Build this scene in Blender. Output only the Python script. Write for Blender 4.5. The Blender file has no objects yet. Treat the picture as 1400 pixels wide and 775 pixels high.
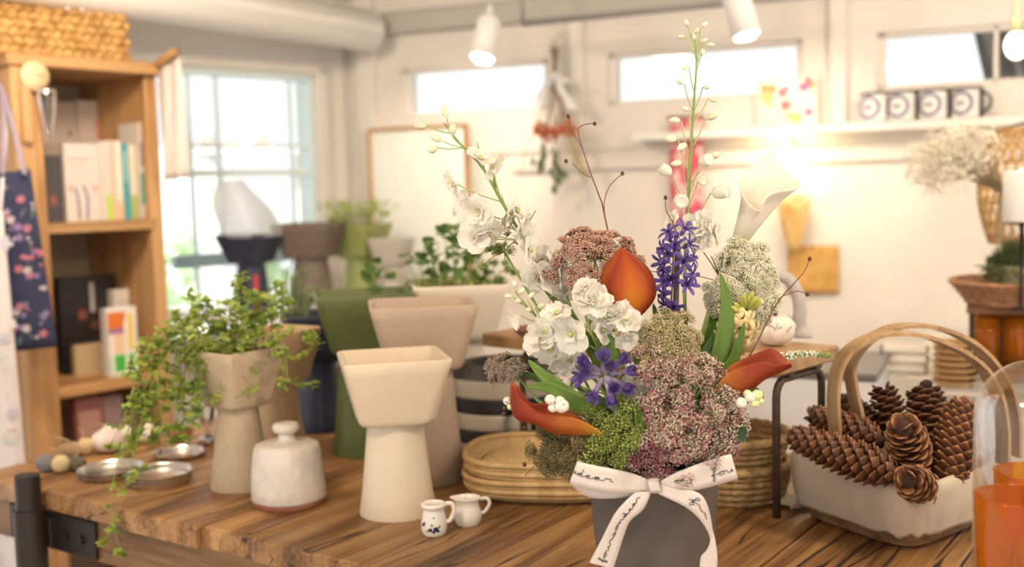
import bpy, math, random
from mathutils import Vector, Matrix, Euler
from mathutils.noise import noise as pnoise
random.seed(11)
V = Vector; pi = math.pi; rad = math.radians
S = bpy.context.scene
COL = S.collection

# ---------------------------------------------------------------- camera
FPX = 1500.0                      # focal length in pixels of the 1400 x 775 frame
CAMZ, TZ = 1.45, 0.94             # eye height, table top height
CAM = V((0, 0, CAMZ))
_p, _r = rad(5.0), rad(1.5)
CF = V((0, math.cos(_p), -math.sin(_p)))
_u0 = V((0, math.sin(_p), math.cos(_p))); _r0 = V((1, 0, 0))
CR = _r0 * math.cos(_r) - _u0 * math.sin(_r)
CU = _u0 * math.cos(_r) + _r0 * math.sin(_r)
cam_data = bpy.data.cameras.new('camera')
cam = bpy.data.objects.new('camera', cam_data); COL.objects.link(cam)
cam.matrix_world = Matrix((( CR.x, CU.x, -CF.x, CAM.x), (CR.y, CU.y, -CF.y, CAM.y), (CR.z, CU.z, -CF.z, CAM.z), (0, 0, 0, 1)))
cam_data.sensor_fit = 'HORIZONTAL'; cam_data.sensor_width = 36.0
cam_data.lens = 36.0 * FPX / 1400.0
cam_data.clip_start = 0.02
cam_data.dof.use_dof = True
cam_data.dof.focus_distance = 1.40
cam_data.dof.aperture_fstop = 2.5
S.camera = cam

def ray(px, py): return CF + CR * ((px - 700.0) / FPX) + CU * ((387.5 - py) / FPX)
def at(px, py, Y):
    d = ray(px, py); return CAM + d * (Y / d.y)
def on(px, py, z=TZ):
    d = ray(px, py); return CAM + d * ((z - CAM.z) / d.z)

# ---------------------------------------------------------------- world, lights, exposure
w = bpy.data.worlds.new('world'); S.world = w; w.use_nodes = True
bg = w.node_tree.nodes['Background']
bg.inputs[0].default_value = (0.98, 0.975, 0.96, 1); bg.inputs[1].default_value = 1.25
S.view_settings.view_transform = 'Standard'; S.view_settings.look = 'None'
S.view_settings.exposure = 0.08; S.view_settings.gamma = 1.0; S.view_settings.use_curve_mapping = False

def lamp(kind, name, loc, target, energy, color, size=0.05, angle=60, blend=0.5):
    d = bpy.data.lights.new(name, kind); d.energy = energy; d.color = color
    if kind == 'SPOT':
        d.spot_size = rad(angle); d.spot_blend = blend; d.shadow_soft_size = size
    elif kind == 'AREA':
        d.shape = 'DISK'; d.size = size
    else:
        d.shadow_soft_size = size
    o = bpy.data.objects.new(name, d); COL.objects.link(o); o.location = loc
    if target is not None:
        o.rotation_euler = (V(target) - V(loc)).to_track_quat('-Z', 'Y').to_euler()
    return o
WARM = (1.0, 0.81, 0.60)
# ceiling lamps of the shop above the table, out of frame; the last one is an added fill light
lamp('AREA', 'unseen_ceiling_light', (-0.55, 0.55, 2.08), (0.0, 1.7, 0.95), 12, WARM, 0.30)
lamp('AREA', 'unseen_ceiling_light', (0.95, 0.9, 2.08), (0.4, 1.7, 0.95), 13, WARM, 0.30)
lamp('AREA', 'unseen_ceiling_light', (1.0, 2.3, 2.08), (1.0, 2.6, 0.95), 6.0, (1.0, 0.80, 0.58), 0.25)
lamp('AREA', 'unseen_ceiling_light', (-0.75, 2.0, 2.08), (-0.95, 3.3, 1.55), 14.0, (1.0, 0.82, 0.62), 0.25)  # fill light with no known fixture, added to brighten the left wall and duct
sun = lamp('SUN', 'sun', (0, -3, 6), (-0.8, 0.3, 0), 11.0, (1.0, 0.97, 0.92)); sun.data.angle = rad(0.6)

# ---------------------------------------------------------------- materials
_m = {}
def M(name, c, c2=None, rough=0.5, scale=10.0, detail=3.0, stretch=None, bump=0.0, bscale=None, metal=0.0, spec=0.5,
      sss=0.0, trans=0.0, emit=0.0, rnd=0.0, grad=None, coat=0.0, sharp=None, bstretch=None, trl=0.0):
    if name in _m: return _m[name]
    m = bpy.data.materials.new(name); m.use_nodes = True; _m[name] = m
    nt = m.node_tree; N = nt.nodes; L = nt.links
    b = N['Principled BSDF']
    b.inputs['Roughness'].default_value = rough; b.inputs['Metallic'].default_value = metal
    b.inputs['Specular IOR Level'].default_value = spec
    if sss:
        b.inputs['Subsurface Weight'].default_value = sss; b.inputs['Subsurface Radius'].default_value = (0.01, 0.006, 0.004)
        b.inputs['Subsurface Scale'].default_value = 1.0
    if coat: b.inputs['Coat Weight'].default_value = coat; b.inputs['Coat Roughness'].default_value = 0.12
    if trans: b.inputs['Transmission Weight'].default_value = trans
    tc = N.new('ShaderNodeTexCoord')
    def mapped(st):
        if st is None: return tc.outputs['Object']
        mp = N.new('ShaderNodeMapping'); mp.inputs['Scale'].default_value = st
        L.new(tc.outputs['Object'], mp.inputs['Vector']); return mp.outputs[0]
    def noise_(sc, st, dt=detail):
        n = N.new('ShaderNodeTexNoise'); n.inputs['Scale'].default_value = sc; n.inputs['Detail'].default_value = dt
        L.new(mapped(st), n.inputs['Vector']); return n.outputs['Fac']
    col = None
    if grad:
        uv = N.new('ShaderNodeSeparateXYZ'); L.new(tc.outputs['UV'], uv.inputs[0])
        rp = N.new('ShaderNodeValToRGB'); cr = rp.color_ramp
        while len(cr.elements) < len(grad): cr.elements.new(0.5)
        for e, (pos, cc) in zip(cr.elements, grad): e.position = pos; e.color = (*cc, 1)
        src = uv.outputs[1]
        if c2 is not None:
            ad = N.new('ShaderNodeMath'); ad.operation = 'MULTIPLY_ADD'; ad.inputs[1].default_value = 0.35; ad.inputs[2].default_value = -0.17
            L.new(noise_(scale, stretch), ad.inputs[0])
            a2 = N.new('ShaderNodeMath'); L.new(src, a2.inputs[0]); L.new(ad.outputs[0], a2.inputs[1]); src = a2.outputs[0]
        L.new(src, rp.inputs[0]); col = rp.outputs[0]
    elif c2 is not None:
        rp = N.new('ShaderNodeValToRGB'); lo, hi = sharp or (0.35, 0.65)
        rp.color_ramp.elements[0].position = lo; rp.color_ramp.elements[1].position = hi
        rp.color_ramp.elements[0].color = (*c, 1); rp.color_ramp.elements[1].color = (*c2, 1)
        L.new(noise_(scale, stretch), rp.inputs[0]); col = rp.outputs[0]
    if rnd:
        oi = N.new('ShaderNodeObjectInfo'); ma = N.new('ShaderNodeMath'); ma.operation = 'MULTIPLY_ADD'
        ma.inputs[1].default_value = 2 * rnd; ma.inputs[2].default_value = 1 - rnd; L.new(oi.outputs['Random'], ma.inputs[0])
        hs = N.new('ShaderNodeHueSaturation'); L.new(ma.outputs[0], hs.inputs['Value'])
        if col is not None: L.new(col, hs.inputs['Color'])
        else: hs.inputs['Color'].default_value = (*c, 1)
        col = hs.outputs[0]
    if col is not None: L.new(col, b.inputs['Base Color'])
    else: b.inputs['Base Color'].default_value = (*c, 1)
    if emit:
        b.inputs['Emission Strength'].default_value = emit
        b.inputs['Emission Color'].default_value = (*c, 1)
    if bump:
        bp = N.new('ShaderNodeBump'); bp.inputs['Strength'].default_value = bump; bp.inputs['Distance'].default_value = 0.01
        L.new(noise_(bscale or scale * 4, bstretch or stretch, 6), bp.inputs['Height']); L.new(bp.outputs[0], b.inputs['Normal'])
    if trl:
        out = N['Material Output']; mx = N.new('ShaderNodeMixShader'); mx.inputs[0].default_value = trl
        tl = N.new('ShaderNodeBsdfTranslucent')
        if col is not None: L.new(col, tl.inputs[0])
        else: tl.inputs[0].default_value = (*c, 1)
        L.new(b.outputs[0], mx.inputs[1]); L.new(tl.outputs[0], mx.inputs[2]); L.new(mx.outputs[0], out.inputs[0])
    return m

def glass(name, tint=(1, 1, 1), gloss=0.9, edge=0.35, rough=0.0, milk=0.0, mcol=(.8, .8, .8)):
    """thin-walled glass: tinted transparency with reflections that grow towards grazing view"""
    if name in _m: return _m[name]
    m = bpy.data.materials.new(name); m.use_nodes = True; _m[name] = m
    nt = m.node_tree; N = nt.nodes; L = nt.links; N.remove(N['Principled BSDF'])
    t = N.new('ShaderNodeBsdfTransparent'); t.inputs[0].default_value = (*tint, 1)
    g = N.new('ShaderNodeBsdfGlossy'); g.inputs[0].default_value = (gloss, gloss, gloss, 1); g.inputs['Roughness'].default_value = rough
    f = N.new('ShaderNodeFresnel'); f.inputs[0].default_value = 1.45
    k = N.new('ShaderNodeMath'); k.operation = 'MULTIPLY'; k.inputs[1].default_value = edge * 2; L.new(f.outputs[0], k.inputs[0])
    mx = N.new('ShaderNodeMixShader'); L.new(k.outputs[0], mx.inputs[0]); L.new(t.outputs[0], mx.inputs[1]); L.new(g.outputs[0], mx.inputs[2])
    o = mx.outputs[0]
    if milk:
        d = N.new('ShaderNodeBsdfTranslucent'); d2 = N.new('ShaderNodeBsdfDiffuse'); a = N.new('ShaderNodeMixShader'); d.inputs[0].default_value = (*mcol, 1); d2.inputs[0].default_value = (*mcol, 1); L.new(d.outputs[0], a.inputs[1]); L.new(d2.outputs[0], a.inputs[2])
        m2 = N.new('ShaderNodeMixShader'); m2.inputs[0].default_value = milk; L.new(o, m2.inputs[1]); L.new(a.outputs[0], m2.inputs[2]); o = m2.outputs[0]
    L.new(o, N['Material Output'].inputs[0])
    return m

def wood(name, dark, mid, light, sc=1.0, rough=0.55, bump=0.25, crack=0.0, along='x', coat=0.0):
    """long grain along one local axis, knots, per-object tone; cracks when asked for"""
    if name in _m: return _m[name]
    m = bpy.data.materials.new(name); m.use_nodes = True; _m[name] = m
    nt = m.node_tree; N = nt.nodes; L = nt.links; b = N['Principled BSDF']
    tc = N.new('ShaderNodeTexCoord'); oi = N.new('ShaderNodeObjectInfo')
    sh = N.new('ShaderNodeVectorMath'); sh.operation = 'MULTIPLY_ADD'
    cx = N.new('ShaderNodeCombineXYZ')
    for i in range(3): L.new(oi.outputs['Random'], cx.inputs[i])
    L.new(cx.outputs[0], sh.inputs[0]); sh.inputs[1].default_value = (7.3, 3.1, 5.7); L.new(tc.outputs['Object'], sh.inputs[2])
    def nz(scl, sca, dt, dist=0.0):
        mp = N.new('ShaderNodeMapping'); a = {'x': 0, 'y': 1, 'z': 2}[along]
        s3 = [scl] * 3; s3[a] = scl * sca; mp.inputs['Scale'].default_value = s3
        L.new(sh.outputs[0], mp.inputs[0]); n = N.new('ShaderNodeTexNoise'); n.inputs['Scale'].default_value = 1; n.inputs['Detail'].default_value = dt
        n.inputs['Distortion'].default_value = dist
        L.new(mp.outputs[0], n.inputs['Vector']); return n.outputs['Fac']
    big = nz(14 * sc, 0.12, 4, 1.2); fine = nz(120 * sc, 0.035, 5)
    ad = N.new('ShaderNodeMath'); ad.operation = 'MULTIPLY_ADD'; ad.inputs[1].default_value = 0.55; L.new(fine, ad.inputs[0]); L.new(big, ad.inputs[2])
    rp = N.new('ShaderNodeValToRGB'); cr = rp.color_ramp; cr.elements.new(0.5)
    for e, (p, c) in zip(cr.elements, ((0.55, dark), (0.75, mid), (0.98, light))): e.position = p; e.color = (*c, 1)
    L.new(ad.outputs[0], rp.inputs[0]); col = rp.outputs[0]
    hs = N.new('ShaderNodeHueSaturation'); ma = N.new('ShaderNodeMath'); ma.operation = 'MULTIPLY_ADD'
    ma.inputs[1].default_value = 0.45; ma.inputs[2].default_value = 0.77; L.new(oi.outputs['Random'], ma.inputs[0]); L.new(ma.outputs[0], hs.inputs['Value'])
    L.new(col, hs.inputs['Color']); col = hs.outputs[0]
    hgt = ad.outputs[0]
    if crack:
        ck = nz(16 * sc, 0.07, 2, 0.6)
        sb = N.new('ShaderNodeMath'); sb.operation = 'SUBTRACT'; sb.inputs[1].default_value = 0.5; L.new(ck, sb.inputs[0])
        ab = N.new('ShaderNodeMath'); ab.operation = 'ABSOLUTE'; L.new(sb.outputs[0], ab.inputs[0])
        lt = N.new('ShaderNodeMapRange'); lt.inputs['From Min'].default_value = 0.002; lt.inputs['From Max'].default_value = 0.012; L.new(ab.outputs[0], lt.inputs[0])
        gate = N.new('ShaderNodeMapRange'); gate.inputs['From Min'].default_value = 0.46; gate.inputs['From Max'].default_value = 0.38; L.new(nz(5 * sc, 0.4, 1), gate.inputs[0])
        mxm = N.new('ShaderNodeMath'); mxm.operation = 'MAXIMUM'; L.new(lt.outputs[0], mxm.inputs[0]); L.new(gate.outputs[0], mxm.inputs[1])
        mx = N.new('ShaderNodeMix'); mx.data_type = 'RGBA'; L.new(mxm.outputs[0], mx.inputs[0]); mx.inputs[6].default_value = (0.035, 0.016, 0.007, 1)
        L.new(col, mx.inputs[7]); col = mx.outputs[2]
        h2 = N.new('ShaderNodeMath'); h2.operation = 'MULTIPLY_ADD'; h2.inputs[1].default_value = 1.5; L.new(mxm.outputs[0], h2.inputs[0]); L.new(hgt, h2.inputs[2]); hgt = h2.outputs[0]
    L.new(col, b.inputs['Base Color']); b.inputs['Roughness'].default_value = rough
    if coat: b.inputs['Coat Weight'].default_value = coat; b.inputs['Coat Roughness'].default_value = 0.3
    bp = N.new('ShaderNodeBump'); bp.inputs['Strength'].default_value = bump; bp.inputs['Distance'].default_value = 0.004
    L.new(hgt, bp.inputs['Height']); L.new(bp.outputs[0], b.inputs['Normal'])
    return m

# ---------------------------------------------------------------- mesh helpers
class MB:
    def __init__(s): s.v = []; s.f = []; s.m = []; s.uv = []
    def add(s, vs, fs, m=0, uv=None):
        o = len(s.v); s.v += [tuple(p) for p in vs]; s.uv += (uv or [(0, 0)] * len(vs))
        for f in fs: s.f.append([i + o for i in f]); s.m.append(m)
        return s
    def box(s, lo, hi, m=0, bev=0.0, X=None):
        (x0, y0, z0), (x1, y1, z1) = lo, hi
        if bev <= 0:
            vs = [V((x, y, z)) for x in (x0, x1) for y in (y0, y1) for z in (z0, z1)]
            fs = [(0, 1, 3, 2), (4, 6, 7, 5), (0, 4, 5, 1), (2, 3, 7, 6), (0, 2, 6, 4), (1, 5, 7, 3)]
        else:
            b = min(bev, (x1 - x0) / 2.01, (y1 - y0) / 2.01, (z1 - z0) / 2.01)
            vs = []; idx = {}
            for i, (xa, sx) in enumerate(((x0, 1), (x1, -1))):
                for j, (ya, sy) in enumerate(((y0, 1), (y1, -1))):
                    for k, (za, sz) in enumerate(((z0, 1), (z1, -1))):
                        idx[i, j, k] = len(vs)
                        vs += [V((xa, ya + sy * b, za + sz * b)), V((xa + sx * b, ya, za + sz * b)), V((xa + sx * b, ya + sy * b, za))]
            g = lambda i, j, k, a: idx[i, j, k] + a
            fs = []
            for i in (0, 1):
                q = [g(i, 0, 0, 0), g(i, 1, 0, 0), g(i, 1, 1, 0), g(i, 0, 1, 0)]; fs.append(q if i else q[::-1])
                q = [g(0, i, 0, 1), g(0, i, 1, 1), g(1, i, 1, 1), g(1, i, 0, 1)]; fs.append(q if i else q[::-1])
                q = [g(0, 0, i, 2), g(1, 0, i, 2), g(1, 1, i, 2), g(0, 1, i, 2)]; fs.append(q if i else q[::-1])
            for i in (0, 1):
                for j in (0, 1):
                    q = [g(i, j, 0, 0), g(i, j, 1, 0), g(i, j, 1, 1), g(i, j, 0, 1)]; fs.append(q if i ^ j else q[::-1])
                    q = [g(i, 0, j, 0), g(i, 1, j, 0), g(i, 1, j, 2), g(i, 0, j, 2)]; fs.append(q[::-1] if i ^ j else q)
                    q = [g(0, i, j, 1), g(1, i, j, 1), g(1, i, j, 2), g(0, i, j, 2)]; fs.append(q if i ^ j else q[::-1])
                    for k in (0, 1):
                        q = [g(i, j, k, 0), g(i, j, k, 1), g(i, j, k, 2)]; fs.append(q if (i + j + k) % 2 == 0 else q[::-1])
        if X is not None: vs = [X @ p for p in vs]
        return s.add(vs, fs, m)
    def tube(s, pts, r, n=8, m=0, cap=True, closed=False, flat=1.0, up=None):
        pts = [V(p) for p in pts]; k = len(pts)
        rs = r if isinstance(r, (list, tuple)) else [r] * k
        T = []
        for i in range(k):
            a = pts[(i - 1) % k] if (closed or i > 0) else pts[i]; b = pts[(i + 1) % k] if (closed or i < k - 1) else pts[i]
            d = b - a; T.append(d.normalized() if d.length > 1e-9 else V((0, 0, 1)))
        ref = V(up) if up else (V((0, 0, 1)) if abs(T[0].z) < 0.9 else V((1, 0, 0)))
        nrm = (ref - T[0] * ref.dot(T[0])).normalized(); vs = []; uv = []
        for i in range(k):
            if i:
                if up: nrm = V(up)
                nrm = nrm - T[i] * nrm.dot(T[i]); nrm = nrm.normalized() if nrm.length > 1e-6 else T[i].orthogonal().normalized()
            bn = T[i].cross(nrm)
            for j in range(n):
                a = 2 * pi * j / n; vs.append(pts[i] + nrm * (rs[i] * math.cos(a) * flat) + bn * (rs[i] * math.sin(a))); uv.append((j / n, i / max(1, k - 1)))
        fs = []
        for i in range(k if closed else k - 1):
            for j in range(n):
                a, b = i * n + j, i * n + (j + 1) % n; c, d = ((i + 1) % k) * n + (j + 1) % n, ((i + 1) % k) * n + j
                fs.append((a, b, c, d))
        if cap and not closed: fs.append(tuple(range(n))[::-1]); fs.append(tuple((k - 1) * n + j for j in range(n)))
        return s.add(vs, fs, m, uv)
    def rings(s, rg, m=0, cap0=True, cap1=True):
        """rg: list of closed rings (lists of points) of equal length"""
        n = len(rg[0]); vs = [p for q in rg for p in q]; fs = []; k = len(rg)
        uv = [(j / n, i / max(1, k - 1)) for i in range(k) for j in range(n)]
        for i in range(k - 1):
            for j in range(n): fs.append((i * n + j, i * n + (j + 1) % n, (i + 1) * n + (j + 1) % n, (i + 1) * n + j))
        if cap0: fs.append(tuple(range(n))[::-1])
        if cap1: fs.append(tuple((k - 1) * n + j for j in range(n)))
        return s.add(vs, fs, m, uv)
    def lathe(s, prof, n=32, m=0, c=(0, 0, 0), cap0=True, cap1=True, X=None, wob=0.0, seed=0.0):
        rg = []
        for r, z in prof:
            q = []
            for j in range(n):
                a = 2 * pi * j / n; rr = r * (1 + wob * pnoise(V((math.cos(a) * 1.5 + seed, math.sin(a) * 1.5, z * 25))))
                p = V((c[0] + rr * math.cos(a), c[1] + rr * math.sin(a), c[2] + z)); q.append(X @ p if X is not None else p)
            rg.append(q)
        return s.rings(rg, m, cap0, cap1)
    def ball(s, c, r, lod=1, m=0, X=None):
        c = V(c); r3 = r if isinstance(r, (tuple, list)) else (r, r, r)
        if lod == 0:
            vs = [(1, 0, 0), (-1, 0, 0), (0, 1, 0), (0, -1, 0), (0, 0, 1), (0, 0, -1)]
            fs = [(0, 2, 4), (2, 1, 4), (1, 3, 4), (3, 0, 4), (2, 0, 5), (1, 2, 5), (3, 1, 5), (0, 3, 5)]
        else:
            nu, nv = (6, 4) if lod == 1 else ((10, 6) if lod == 2 else (20, 12))
            vs = [(0, 0, -1)] + [(math.cos(2 * pi * j / nu) * math.sin(pi * i / nv), math.sin(2 * pi * j / nu) * math.sin(pi * i / nv), -math.cos(pi * i / nv)) for i in range(1, nv) for j in range(nu)] + [(0, 0, 1)]
            fs = [(0, 1 + (j + 1) % nu, 1 + j) for j in range(nu)]
            for i in range(nv - 2):
                for j in range(nu): a = 1 + i * nu; fs.append((a + j, a + (j + 1) % nu, a + nu + (j + 1) % nu, a + nu + j))
            t = len(vs) - 1; a = t - nu; fs += [(a + j, a + (j + 1) % nu, t) for j in range(nu)]
        o = [V((p[0] * r3[0], p[1] * r3[1], p[2] * r3[2])) for p in vs]
        o = [(X @ p if X is not None else p) + c for p in o]
        return s.add(o, fs, m, [(0.5, (p[2] + 1) / 2) for p in vs])
    def grid(s, fn, nu, nv, m=0, closeu=False):
        vs = []; uv = []
        for i in range(nu + (0 if closeu else 1)):
            for j in range(nv + 1): vs.append(fn(i / nu, j / nv)); uv.append((i / nu, j / nv))
        fs = []; K = nu + (0 if closeu else 1)
        for i in range(nu):
            for j in range(nv):
                a = i * (nv + 1) + j; b = ((i + 1) % K) * (nv + 1) + j; fs.append((a, b, b + 1, a + 1))
        return s.add(vs, fs, m, uv)
    def data(s, name, mats, smooth=True):
        me = bpy.data.meshes.new(name); me.from_pydata(s.v, [], s.f)
        for mt in (mats if isinstance(mats, (list, tuple)) else [mats]): me.materials.append(mt)
        me.polygons.foreach_set('material_index', s.m)
        me.polygons.foreach_set('use_smooth', [smooth] * len(s.f))
        ul = me.uv_layers.new(name='UVMap'); li = [0] * len(me.loops); me.loops.foreach_get('vertex_index', li)
        fl = []
        for i in li: fl += s.uv[i]
        ul.data.foreach_set('uv', fl); me.update(); return me
    def obj(s, name, mats, parent=None, smooth=True, solid=0.0, sub=0, ang=None, off=0.0):
        me = s.data(name, mats, smooth)
        if ang is not None: me.set_sharp_from_angle(angle=rad(ang))
        o = bpy.data.objects.new(name, me); COL.objects.link(o)
        if parent is not None: o.parent = parent
        if sub: md = o.modifiers.new('sub', 'SUBSURF'); md.levels = sub; md.render_levels = sub
        if solid: md = o.modifiers.new('sol', 'SOLIDIFY'); md.thickness = solid; md.offset = off
        return o

def inst(me, name, parent, loc=(0, 0, 0), rot=None, scale=1.0):
    o = bpy.data.objects.new(name, me); COL.objects.link(o); o.parent = parent
    mt = Matrix.Translation(V(loc))
    if rot is not None: mt = mt @ (rot.to_4x4() if not isinstance(rot, Matrix) or len(rot) == 3 else rot)
    sc = scale if isinstance(scale, (tuple, list)) else (scale,) * 3
    o.matrix_basis = mt @ Matrix.Diagonal((*sc, 1)); return o
def tag(o, label, cat, group=None, kind=None):
    o['label'] = label; o['category'] = cat
    if group: o['group'] = group
    if kind: o['kind'] = kind
    return o
def thing(name, label, cat, loc=(0, 0, 0), rotz=0.0, group=None):
    o = bpy.data.objects.new(name, None); COL.objects.link(o); o.empty_display_size = 0.05
    o.location = loc; o.rotation_euler = (0, 0, rotz); return tag(o, label, cat, group)
def copy_thing(src, loc, rotz, label):
    """copy of a thing with copies of its parts and sub-parts"""
    c = src.copy(); COL.objects.link(c); c.location = loc; c.rotation_euler = (0, 0, rotz); c['label'] = label
    for ch in list(src.children):
        d = ch.copy(); COL.objects.link(d); d.parent = c
        for g in list(ch.children):
            e = g.copy(); COL.objects.link(e); e.parent = d
    return c
class Frame:
    """upright local frame: x along a wall, y into it, z up"""
    def __init__(s, o, ang): s.o = V((o[0], o[1], 0)); s.a = ang; s.X = Matrix.Translation(s.o) @ Matrix.Rotation(ang, 4, 'Z'); s.I = s.X.inverted()
    def px(s, x, y, yo=0.0):
        o = s.I @ CAM; d = s.I.to_3x3() @ ray(x, y); return o + d * ((yo - o.y) / d.y)
    def w(s, x, y, z): return s.X @ V((x, y, z))
    def put(s, o): o.location = s.o; o.rotation_euler = (0, 0, s.a); return o
def struct(name, mb, mat, fr=None, smooth=False, parent=None, ang=None):
    o = mb.obj(name, mat, parent, smooth, ang=ang)
    if fr and parent is None: fr.put(o)
    if parent is None: o['kind'] = 'structure'
    return o
def cr(pts, n):
    """Catmull-Rom through points, n samples"""
    P = [V(p) for p in pts]; out = []; k = len(P) - 1
    for i in range(n):
        t = i / (n - 1) * k; a = min(int(t), k - 1); f = t - a
        p0, p1, p2, p3 = P[max(a - 1, 0)], P[a], P[a + 1], P[min(a + 2, k)]
        out.append(0.5 * ((2 * p1) + (p2 - p0) * f + (2 * p0 - 5 * p1 + 4 * p2 - p3) * f * f + (3 * p1 - p0 - 3 * p2 + p3) * f ** 3))
    return out
def aim(d, roll=0.0):
    """rotation taking +Z to d"""
    return V(d).normalized().to_track_quat('Z', 'Y').to_matrix() @ Matrix.Rotation(roll, 3, 'Z')
def rsq(h, c, z, n=5, hy=None):
    """ring of a rounded rectangle"""
    hy = h if hy is None else hy; q = []
    c = min(c, h * 0.999, hy * 0.999)
    for k, (sx, sy) in enumerate(((1, 1), (-1, 1), (-1, -1), (1, -1))):
        for i in range(n + 1):
            a = pi / 2 * (k + i / n); q.append(V((sx * (h - c) + c * math.cos(a), sy * (hy - c) + c * math.sin(a), z)))
    return q
def catch(n): return random.Random(n)
# ================================================================ frames of the place
FB = Frame(at(1260, 167, 3.2), rad(-24))                 # back wall: x to the right, y into the wall
xc = FB.px(470, 100).x
_c = FB.w(xc, 0, 0)
FL = Frame(_c, rad(46))                                   # left wall: x runs towards the corner
FK = Frame(at(55, 300, 2.70), rad(50))                    # bookcase front
FT = Frame((-0.211, 1.466), rad(55.3))                    # table: x away from its front edge, y to the left

CREAM = M('cream_paint', (0.78, 0.73, 0.67), (0.81, 0.76, 0.70), rough=0.6, scale=3, bump=0.05, bscale=60)
LIGHTC = M('light_cream', (0.84, 0.79, 0.72), rough=0.6)
PLASTER = M('white_plaster', (0.82, 0.78, 0.72), (0.85, 0.81, 0.75), rough=0.75, scale=5, bump=0.12, bscale=45)
WHITE = M('white_paint', (0.84, 0.82, 0.78), rough=0.45)
GREYP = M('grey_paint', (0.50, 0.47, 0.43), rough=0.6)
ALU = M('pale_window_metal', (0.80, 0.93, 0.95), rough=0.4)
BLUEM = M('blue_metal', (0.42, 0.58, 0.72), rough=0.4)
PANE = glass('window_glass', (0.97, 0.99, 1.0), 0.8, 0.25)
DARKM = M('dark_metal', (0.045, 0.037, 0.032), rough=0.45, metal=0.6, spec=0.4)
PINE = wood('pine', (0.27, 0.125, 0.045), (0.46, 0.25, 0.10), (0.58, 0.35, 0.16), 0.8, along='z')
PINEX = wood('pine_shelf', (0.27, 0.125, 0.045), (0.46, 0.25, 0.10), (0.58, 0.35, 0.16), 0.8, along='x')

def wall_mesh(x0, x1, z0, z1, th, holes):
    xs = sorted({x0, x1, *[h[0] for h in holes], *[h[1] for h in holes]}); zs = sorted({z0, z1, *[h[2] for h in holes], *[h[3] for h in holes]})
    mb = MB()
    for a, b in zip(xs, xs[1:]):
        for c, d in zip(zs, zs[1:]):
            mx, mz = (a + b) / 2, (c + d) / 2
            if any(h[0] < mx < h[1] and h[2] < mz < h[3] for h in holes): continue
            mb.box((a, 0, c), (b, th, d))
    return mb
def hole(fr, l, t, r, b):                                  # pixel corners -> local rectangle
    a = fr.px(l, t[0]); c = fr.px(r, t[1]); d = fr.px(l, b[0]); e = fr.px(r, b[1])
    return [a.x, c.x, (d.z + e.z) / 2, (a.z + c.z) / 2]
CEIL = 2.13
h1 = hole(FB, 552, (97, 80), 752, (160, 152)); h2 = hole(FB, 833, (73, 54), 1098, (143, 130))
h3 = hole(FB, 1200, (45, 27), 1500, (122, 108))
zt = (h1[3] + h2[3] + h3[3]) / 3; zb = (h1[2] + h2[2] + h3[2]) / 3
for h in (h1, h2, h3): h[2], h[3] = zb, zt
struct('wall_back', wall_mesh(xc - 0.15, 1.7, 0, CEIL, 0.10, [h1, h2, h3]), PLASTER, FB)
# upper cream band of the back wall: boards round the windows, mullion posts, ledge rail
mb = wall_mesh(xc + 0.10, 1.7, 1.565, CEIL, 0.02, [h1, h2, h3]); mb.v = [(x, y - 0.02, z) for x, y, z in mb.v]
struct('trim_1', mb, CREAM, FB)
for k, (px_, wd) in enumerate(((508, 0.075), (795, 0.05), (1148, 0.05))):
    x = FB.px(px_, 100).x
    struct('trim_%d' % (k + 2), MB().box((x - wd / 2, -0.055, 1.6 if k else 0), (x + wd / 2, -0.015, CEIL), bev=0.006), CREAM, FB)
x0 = FB.px(462, 100).x
struct('trim_5', MB().box((x0 - 0.025, -0.03, 0), (x0 + 0.04, -0.0, CEIL), bev=0.006), CREAM, FB)
struct('trim_6', MB().box((xc + 0.02, -0.075, 1.985), (1.7, -0.0, 2.06), bev=0.008), GREYP, FB)      # cornice beam
struct('trim_7', MB().box((FB.px(880, 190).x - 0.45, -0.028, 1.50), (1.7, -0.0, 1.545), bev=0.004), CREAM, FB)   # rail under the ledge
for k, h in enumerate((h1, h2, h3)):
    g = MB()
    t = 0.022
    g.box((h[0], 0.0, h[2]), (h[0] + t, 0.05, h[3])); g.box((h[1] - t, 0.0, h[2]), (h[1], 0.05, h[3]))
    g.box((h[0], 0.0, h[2]), (h[1], 0.05, h[2] + t * .6)); g.box((h[0], 0.0, h[3] - t * .6), (h[1], 0.05, h[3]))
    wn = struct('window_%d' % (k + 1), g, CREAM, FB)
    gl = MB().box((h[0] + t * .8, 0.020, h[2] + t * .5), (h[1] - t * .8, 0.024, h[3] - t * .5)).obj('pane', PANE, wn, False)
x = FB.px(1362, 70).x
MB().box((x - .006, 0.0, h3[2]), (x + .006, 0.04, h3[3])).obj('mullion', CREAM, wn, False)
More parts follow.
